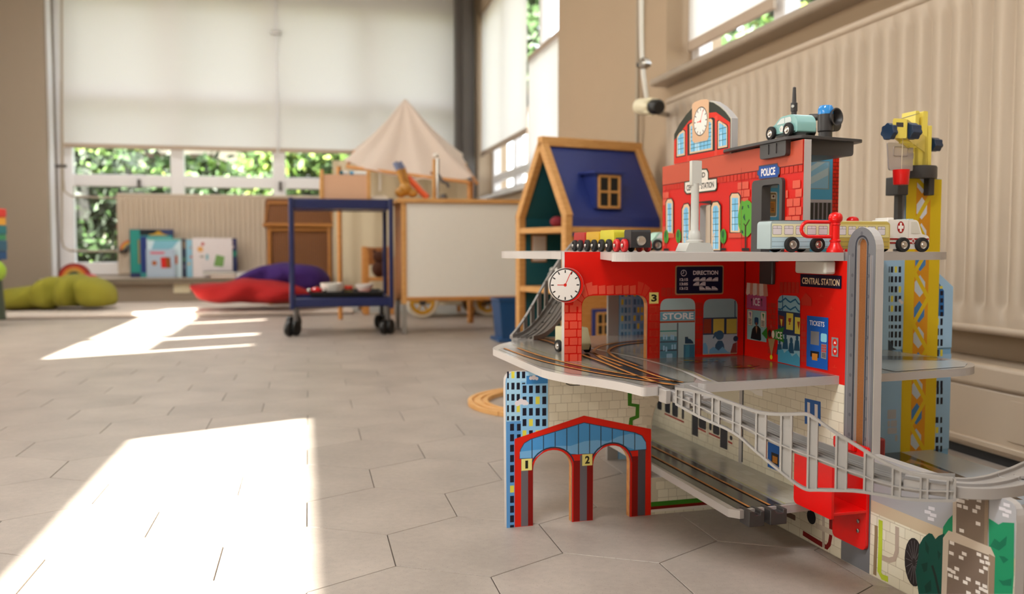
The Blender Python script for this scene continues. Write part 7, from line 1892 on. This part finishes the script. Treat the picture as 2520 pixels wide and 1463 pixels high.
def flatbook(x0, x1, y, q, col, label, z0, th):
    pa, pb = pxW(x0, y, q)[0], pxW(x1, y, q)[0]
    e = empty('lying_book', RF((pa + pb) / 2, q, z0), RA); tag(e, label, 'book')
    MB().box(pa, pb, q - .085, q + .05, z0, z0 + .004).build('back_cover', mat('cover' + col, col, .45), e, RF); MB().box(pa + .003, pb - .003, q - .082, q + .05, z0 + .004, z0 + th - .004).build('pages', mat('paper', '#e6e0d4', .8), e, RF); MB().box(pa, pb, q - .085, q + .05, z0 + th - .004, z0 + th).build('front_cover', mat('cover' + col, col, .45), e, RF)
flatbook(520, 582, 675, 7.07, '#b8795a', 'peach book lying flat under the dark one', LZ, .022)
flatbook(502, 582, 665, 7.068, '#33363a', 'dark grey book lying flat on the peach book', LZ + .0225, .024)
flatbook(583, 632, 665, 7.07, '#ccd0da', 'pale blue book lying flat at the right end of the ledge', LZ, .040)
# ---- rainbow stackers
def rainbow(label, x, y, rpx, q, cols, z0, span=(0, 180), r_in=.2, name='rainbow_stacker', th=.05):
    p, z = pxW(x, y, q); R = abs(pxW(x + rpx, y, q)[0] - p)
    e = empty(name, RF(p, q, z0), RA); tag(e, label, 'rainbow toy')
    n = len(cols)
    for k_, cc in enumerate(cols):
        r1 = R * (1 - (1 - r_in) * k_ / n) - .001; r0 = R * (1 - (1 - r_in) * (k_ + 1) / n)
        pts = arc(0, 0, r1, r1, span[0], span[1], 20) + arc(0, 0, r0, r0, span[1], span[0], 20)
        MB().prism([(p + a, z0 + b) for a, b in pts], [], lambda a, b, c: (a, c, b), q, q + th).build('arch', mat('rainbow' + cc, cc, .5, var=.03), e, RF, bevel=.002)
    return e
rainbow('wooden rainbow stacker with red outer arch on the ledge, far left', 182, 676, 41, 7.10, ['#8c1a14', '#c23a18', '#d88a2c', '#c8a040', '#16382e', '#1a2434', '#3a6a8c'], LZ, r_in=.05)
rainbow('small rainbow arch leaning behind the books', 322, 612, 27, 7.27, ['#d86a34', '#d8942c', '#c8a84a', '#5a6a78'], pxW(322, 616, 7.27)[1], span=(20, 180), r_in=.45, name='rainbow_arch', th=.012)
p, z = pxW(222, 672, 7.05); tag(MB().prism(rpoly([(p - .04, LZ), (p + .045, LZ), (p + .03, LZ + .028), (p - .04, LZ + .034)], .008), [], lambda a, b, c: (a, c, b), 7.03, 7.08).build('felt_piece', mat('pink_felt', '#d8606c', .9), frame=RF, bevel=.004), 'pink felt piece beside the rainbow stacker', 'felt')
# ---- stacking tower and ball at the left edge
O = px_depth(-14, 690, 5.15); O.z = 0; z = px_depth(0, 690, 5.15).z
sk_ = empty('stacking_tower', (O.x, O.y, .03), 0); tag(sk_, 'tower of coloured blocks at the left edge of the picture', 'stacking toy')
zs = [px_depth(0, y, 5.15).z for y in (640, 618, 592, 578, 555, 535, 514)]
MB().box(O.x - .03, O.x + .03, O.y - .03, O.y + .03, .03, zs[0]).build('stand', M_BLACK, sk_, bevel=.004)
for k_, cc in enumerate(('#1c4a78', '#2c5a70', '#3a8a5a', '#1f6a70', '#d89a2a', '#cc2a1c')):
    MB().box(O.x - .05, O.x + (.054 if k_ % 2 else .050), O.y - .05, O.y + .05, zs[k_] + .001, zs[k_ + 1]).build('block', mat('block' + cc, cc, .5), sk_, bevel=.004)
c_ = px_depth(-13, 668, 4.95); lb_ = MB().ball((c_.x, c_.y, c_.z), .058, .058, .062, 20, 12)
gb = empty('standing_vase', (c_.x, c_.y, .03), 0); tag(gb, 'lime green ball vase on dark foot at the far left edge', 'vase')
lb_.build('bulb', mat('lime_glaze', '#8fae2a', .5), gb); MB().lathe([(.05, .03), (.035, c_.z - .05)], (c_.x, c_.y, 0), (0, 0, 1), 20).build('foot', mat('dark_green_glaze', '#3a4434', .5), gb)
# ---- small wooden doll chair behind the trolley
O = floor_pt(925, 775); dc = empty('doll_chair', O, RA); CL = local(O, RA)
tag(dc, 'small wooden doll chair behind the trolley posts', 'doll chair')
ch_ = [px_depth(900, y, O.y).z for y in (692, 615)]
for x, y, zt in ((-.06, 0, ch_[1]), (.10, 0, ch_[1] - .05), (-.06, .16, ch_[1] + .02), (.10, .16, ch_[1] + .02)): MB().box(x - .018, x + .018, y - .014, y + .014, 0, zt).build('leg', M_WOODM, dc, CL, bevel=.003)
MB().box(-.07, .12, -.01, .17, ch_[0], ch_[0] + .02).build('seat', M_WOODM, dc, CL, bevel=.003); MB().box(-.06, .10, .155, .17, ch_[1] - .10, ch_[1] + .015).build('backrest', M_WOODB, dc, CL, bevel=.003)
dn = empty('teddy', CL(.02, .06, ch_[0] + .02), 0); tag(dn, 'dark brown soft teddy sitting on the wooden doll chair', 'soft toy')
bp0 = CL(.03, .08, ch_[0] + .075); M_TED = mat('brown_plush', '#4a2818', .95, bump=.6, bscale=300)
MB().ball(tuple(bp0), .05, .045, .055).build('body', M_TED, dn); MB().ball(tuple(bp0 + Vector((0, -.01, .08))), .04, .038, .038).build('head', M_TED, dn)
for s in (-1, 1): MB().ball(tuple(bp0 + Vector((s * .03, -.005, .115))), .014).build('ear', M_TED, dn)

# ================================================================== OUTSIDE
M_LAWN = mat('lawn', '#7c7a62', .95, var=.25, scale=2)
gr = MB().box(-30, 40, -12, 60, -.4, -.08).build('ground', M_LAWN, frame=RF, smooth=False); gr['kind'] = 'structure'
LEAF = [mat('leaf_' + c, c, .6, var=.2, scale=3) for c in ('#16260f', '#2b4718', '#527028', '#8f9f4a')]
def bush(name, label, c, rad, n, size, seed, mix=(.35, .35, .2, .1), trunk=False, cat='shrub'):
    rn = random.Random(seed); e = empty(name, (c[0], c[1], -.08), 0); tag(e, label, cat)
    mb = MB(); blobs = [(Vector((rn.uniform(-.7, .7) * rad[0], rn.uniform(-.7, .7) * rad[1], rn.uniform(-.75, .8) * rad[2])), rn.uniform(.35, .6), rn.random()) for _ in range(16)]
    for _ in range(n):
        b, r, tone = rn.choice(blobs); d = Vector((rn.gauss(0, 1), rn.gauss(0, 1), rn.gauss(0, 1))).normalized()
        p = Vector(c) + b + Vector((d.x * rad[0] * r, d.y * rad[1] * r, d.z * rad[2] * r)) * rn.uniform(.75, 1.05)
        if p.z < -.05: continue
        t = Vector((rn.gauss(0, 1), rn.gauss(0, 1), rn.gauss(0, 1))).normalized(); w = t.cross(d + Vector((rn.gauss(0, .5), rn.gauss(0, .5), rn.gauss(0, .5)))).normalized(); s = size * rn.uniform(.6, 1.3)
        x = rn.random() * .55 + tone * .45; m = 0 if x < mix[0] else 1 if x < mix[0] + mix[1] else 2 if x < 1 - mix[3] else 3
        mb.add([p - t * s, p + w * s * .45, p + t * s, p - w * s * .45], [(0, 1, 2, 3)], m)
    f = mb.build('foliage', LEAF, e, smooth=False); f['kind'] = 'stuff'
    if trunk: MB().cyl((c[0], c[1], -.1), (c[0], c[1], c[2]), .10, .05, 8).build('trunk', mat('bark', '#4a3a2c', .9), e)
    else:
        for k_ in range(3): MB().cyl((c[0] + .1 * k_, c[1], -.1), (c[0] + rad[0] * .3 * (k_ - 1), c[1], c[2]), .03, .015, 6).build('stem', mat('bark', '#4a3a2c', .9), e)
    return e
def outp(x, q, z): p = pxW(x, 600, q)[0]; return RF(p, q, z)
bush('shrub', 'dark leafy shrub outside the leftmost window pane', outp(215, 9.3, .55), (.65, .5, .6), 4420, .055, 1, (.5, .32, .13, .05))
bush('shrub', 'bright green shrub outside, above the left end of the radiator', outp(330, 10.4, 1.05), (1.0, .6, .75), 4420, .07, 2, (.25, .4, .25, .1))
bush('shrub', 'mixed green shrub outside the second window pane', outp(480, 9.8, .60), (.6, .5, .55), 3400, .06, 3, (.35, .35, .2, .1))
bush('shrub', 'yellow-green shrub outside behind the craft box', outp(770, 9.6, 1.05), (.75, .5, .65), 4080, .06, 4, (.1, .3, .35, .25))
bush('shrub', 'low dark shrub outside under the right end of the radiator', outp(620, 9.0, .35), (.8, .4, .42), 3060, .05, 5, (.45, .35, .15, .05))
bush('shrub', 'shrub outside beside the steel post', outp(1010, 9.4, 1.0), (.8, .5, .7), 3060, .06, 6)
bush('garden_tree', 'tall garden tree standing outside left of the bungalow', outp(300, 13.5, 2.3), (1.9, 1.2, 1.9), 4200, .11, 7, (.4, .35, .2, .05), True, 'tree')
bush('garden_tree', 'tall garden tree standing outside right of the bungalow', outp(860, 14.0, 2.6), (1.8, 1.2, 2.0), 4200, .11, 8, (.15, .4, .3, .15), True, 'tree')
bush('garden_tree', 'leafy tree outside the near window', RF(8.2, 8.4, 2.3), (1.5, 2.2, 1.6), 4000, .11, 9, (.3, .4, .2, .1), True, 'tree')
bush('garden_tree', 'leafy tree outside the narrow corner window', RF(8.5, 22.0, 1.6), (1.2, 1.8, 1.4), 3000, .11, 10, (.3, .4, .2, .1), True, 'tree')
t_ = px_depth(2000, 50, 12.0); bush('garden_tree', 'leafy tree top seen over the near window sill', t_, (1.3, 1.3, 1.0), 3600, .11, 11, (.3, .4, .2, .1), True, 'tree')
t_ = px_depth(1306, 60, 17.0); bush('garden_tree', 'slim tree seen high through the side window next to the beige wall', t_, (.35, .5, 1.6), 1800, .11, 12, (.3, .4, .2, .1), True, 'tree')
# low building across the garden
bl = empty('bungalow', outp(560, 17, -.08), RA); tag(bl, 'low white building with dark fascia across the garden', 'building')
pa = pxW(215, 600, 17)[0]; pb = pxW(700, 600, 17)[0]
MB().box(pa, pb, 17, 21, -.08, 2.5).build('wall', mat('white_render', '#d9d4cc', .8, var=.04, scale=2), bl, RF)
MB().box(pa - .3, pb + .3, 16.7, 21.3, 2.42, 2.62).build('fascia', mat('brown_fascia', '#5a4334', .7), bl, RF); MB().box(pa - .3, pb + .3, 16.7, 21.3, 2.62, 3.2).build('roof', mat('dark_roof_tile', '#3c3a3c', .8), bl, RF)
for x0, x1 in ((230, 330), (360, 420), (470, 530), (610, 660)):
    a, b = pxW(x0, 600, 17)[0], pxW(x1, 600, 17)[0]
    w_ = MB().box(a, b, 16.96, 17.02, .7, 2.1).build('window', mat('dark_timber', '#4a3a30', .6), bl, RF); MB().box(a + .08, b - .08, 16.95, 16.965, .78, 2.02).build('pane', mat('dark_glass', '#2c3438', .1), w_, RF)
gh = empty('garden_house', RF(12, 22, -.08), RA); tag(gh, 'pale garden house seen through the corner window', 'building')
MB().box(11, 15, 16, 34, -.08, 2.6).build('wall', mat('pale_blue_render', '#dfe6ec', .8, var=.03, scale=2), gh, RF); MB().box(10.7, 15.3, 15.7, 34.3, 2.6, 2.75).build('roof', mat('pale_roof', '#c8ccd0', .7), gh, RF)
for q in (18, 22, 26, 30): w_ = MB().box(10.96, 11.02, q - .8, q + .8, .5, 2.1).build('window', M_FRAME, gh, RF); MB().box(10.95, 10.965, q - .7, q + .7, .6, 2.0).build('pane', mat('sky_glass', '#a8c4d4', .1), w_, RF)
# beds of earth under the shrubs
MB().box(-3.5, 3, 8.2, 11, -.09, -.05).build('flower_bed', mat('soil', '#4a3a2a', .95), frame=RF)['kind'] = 'structure'
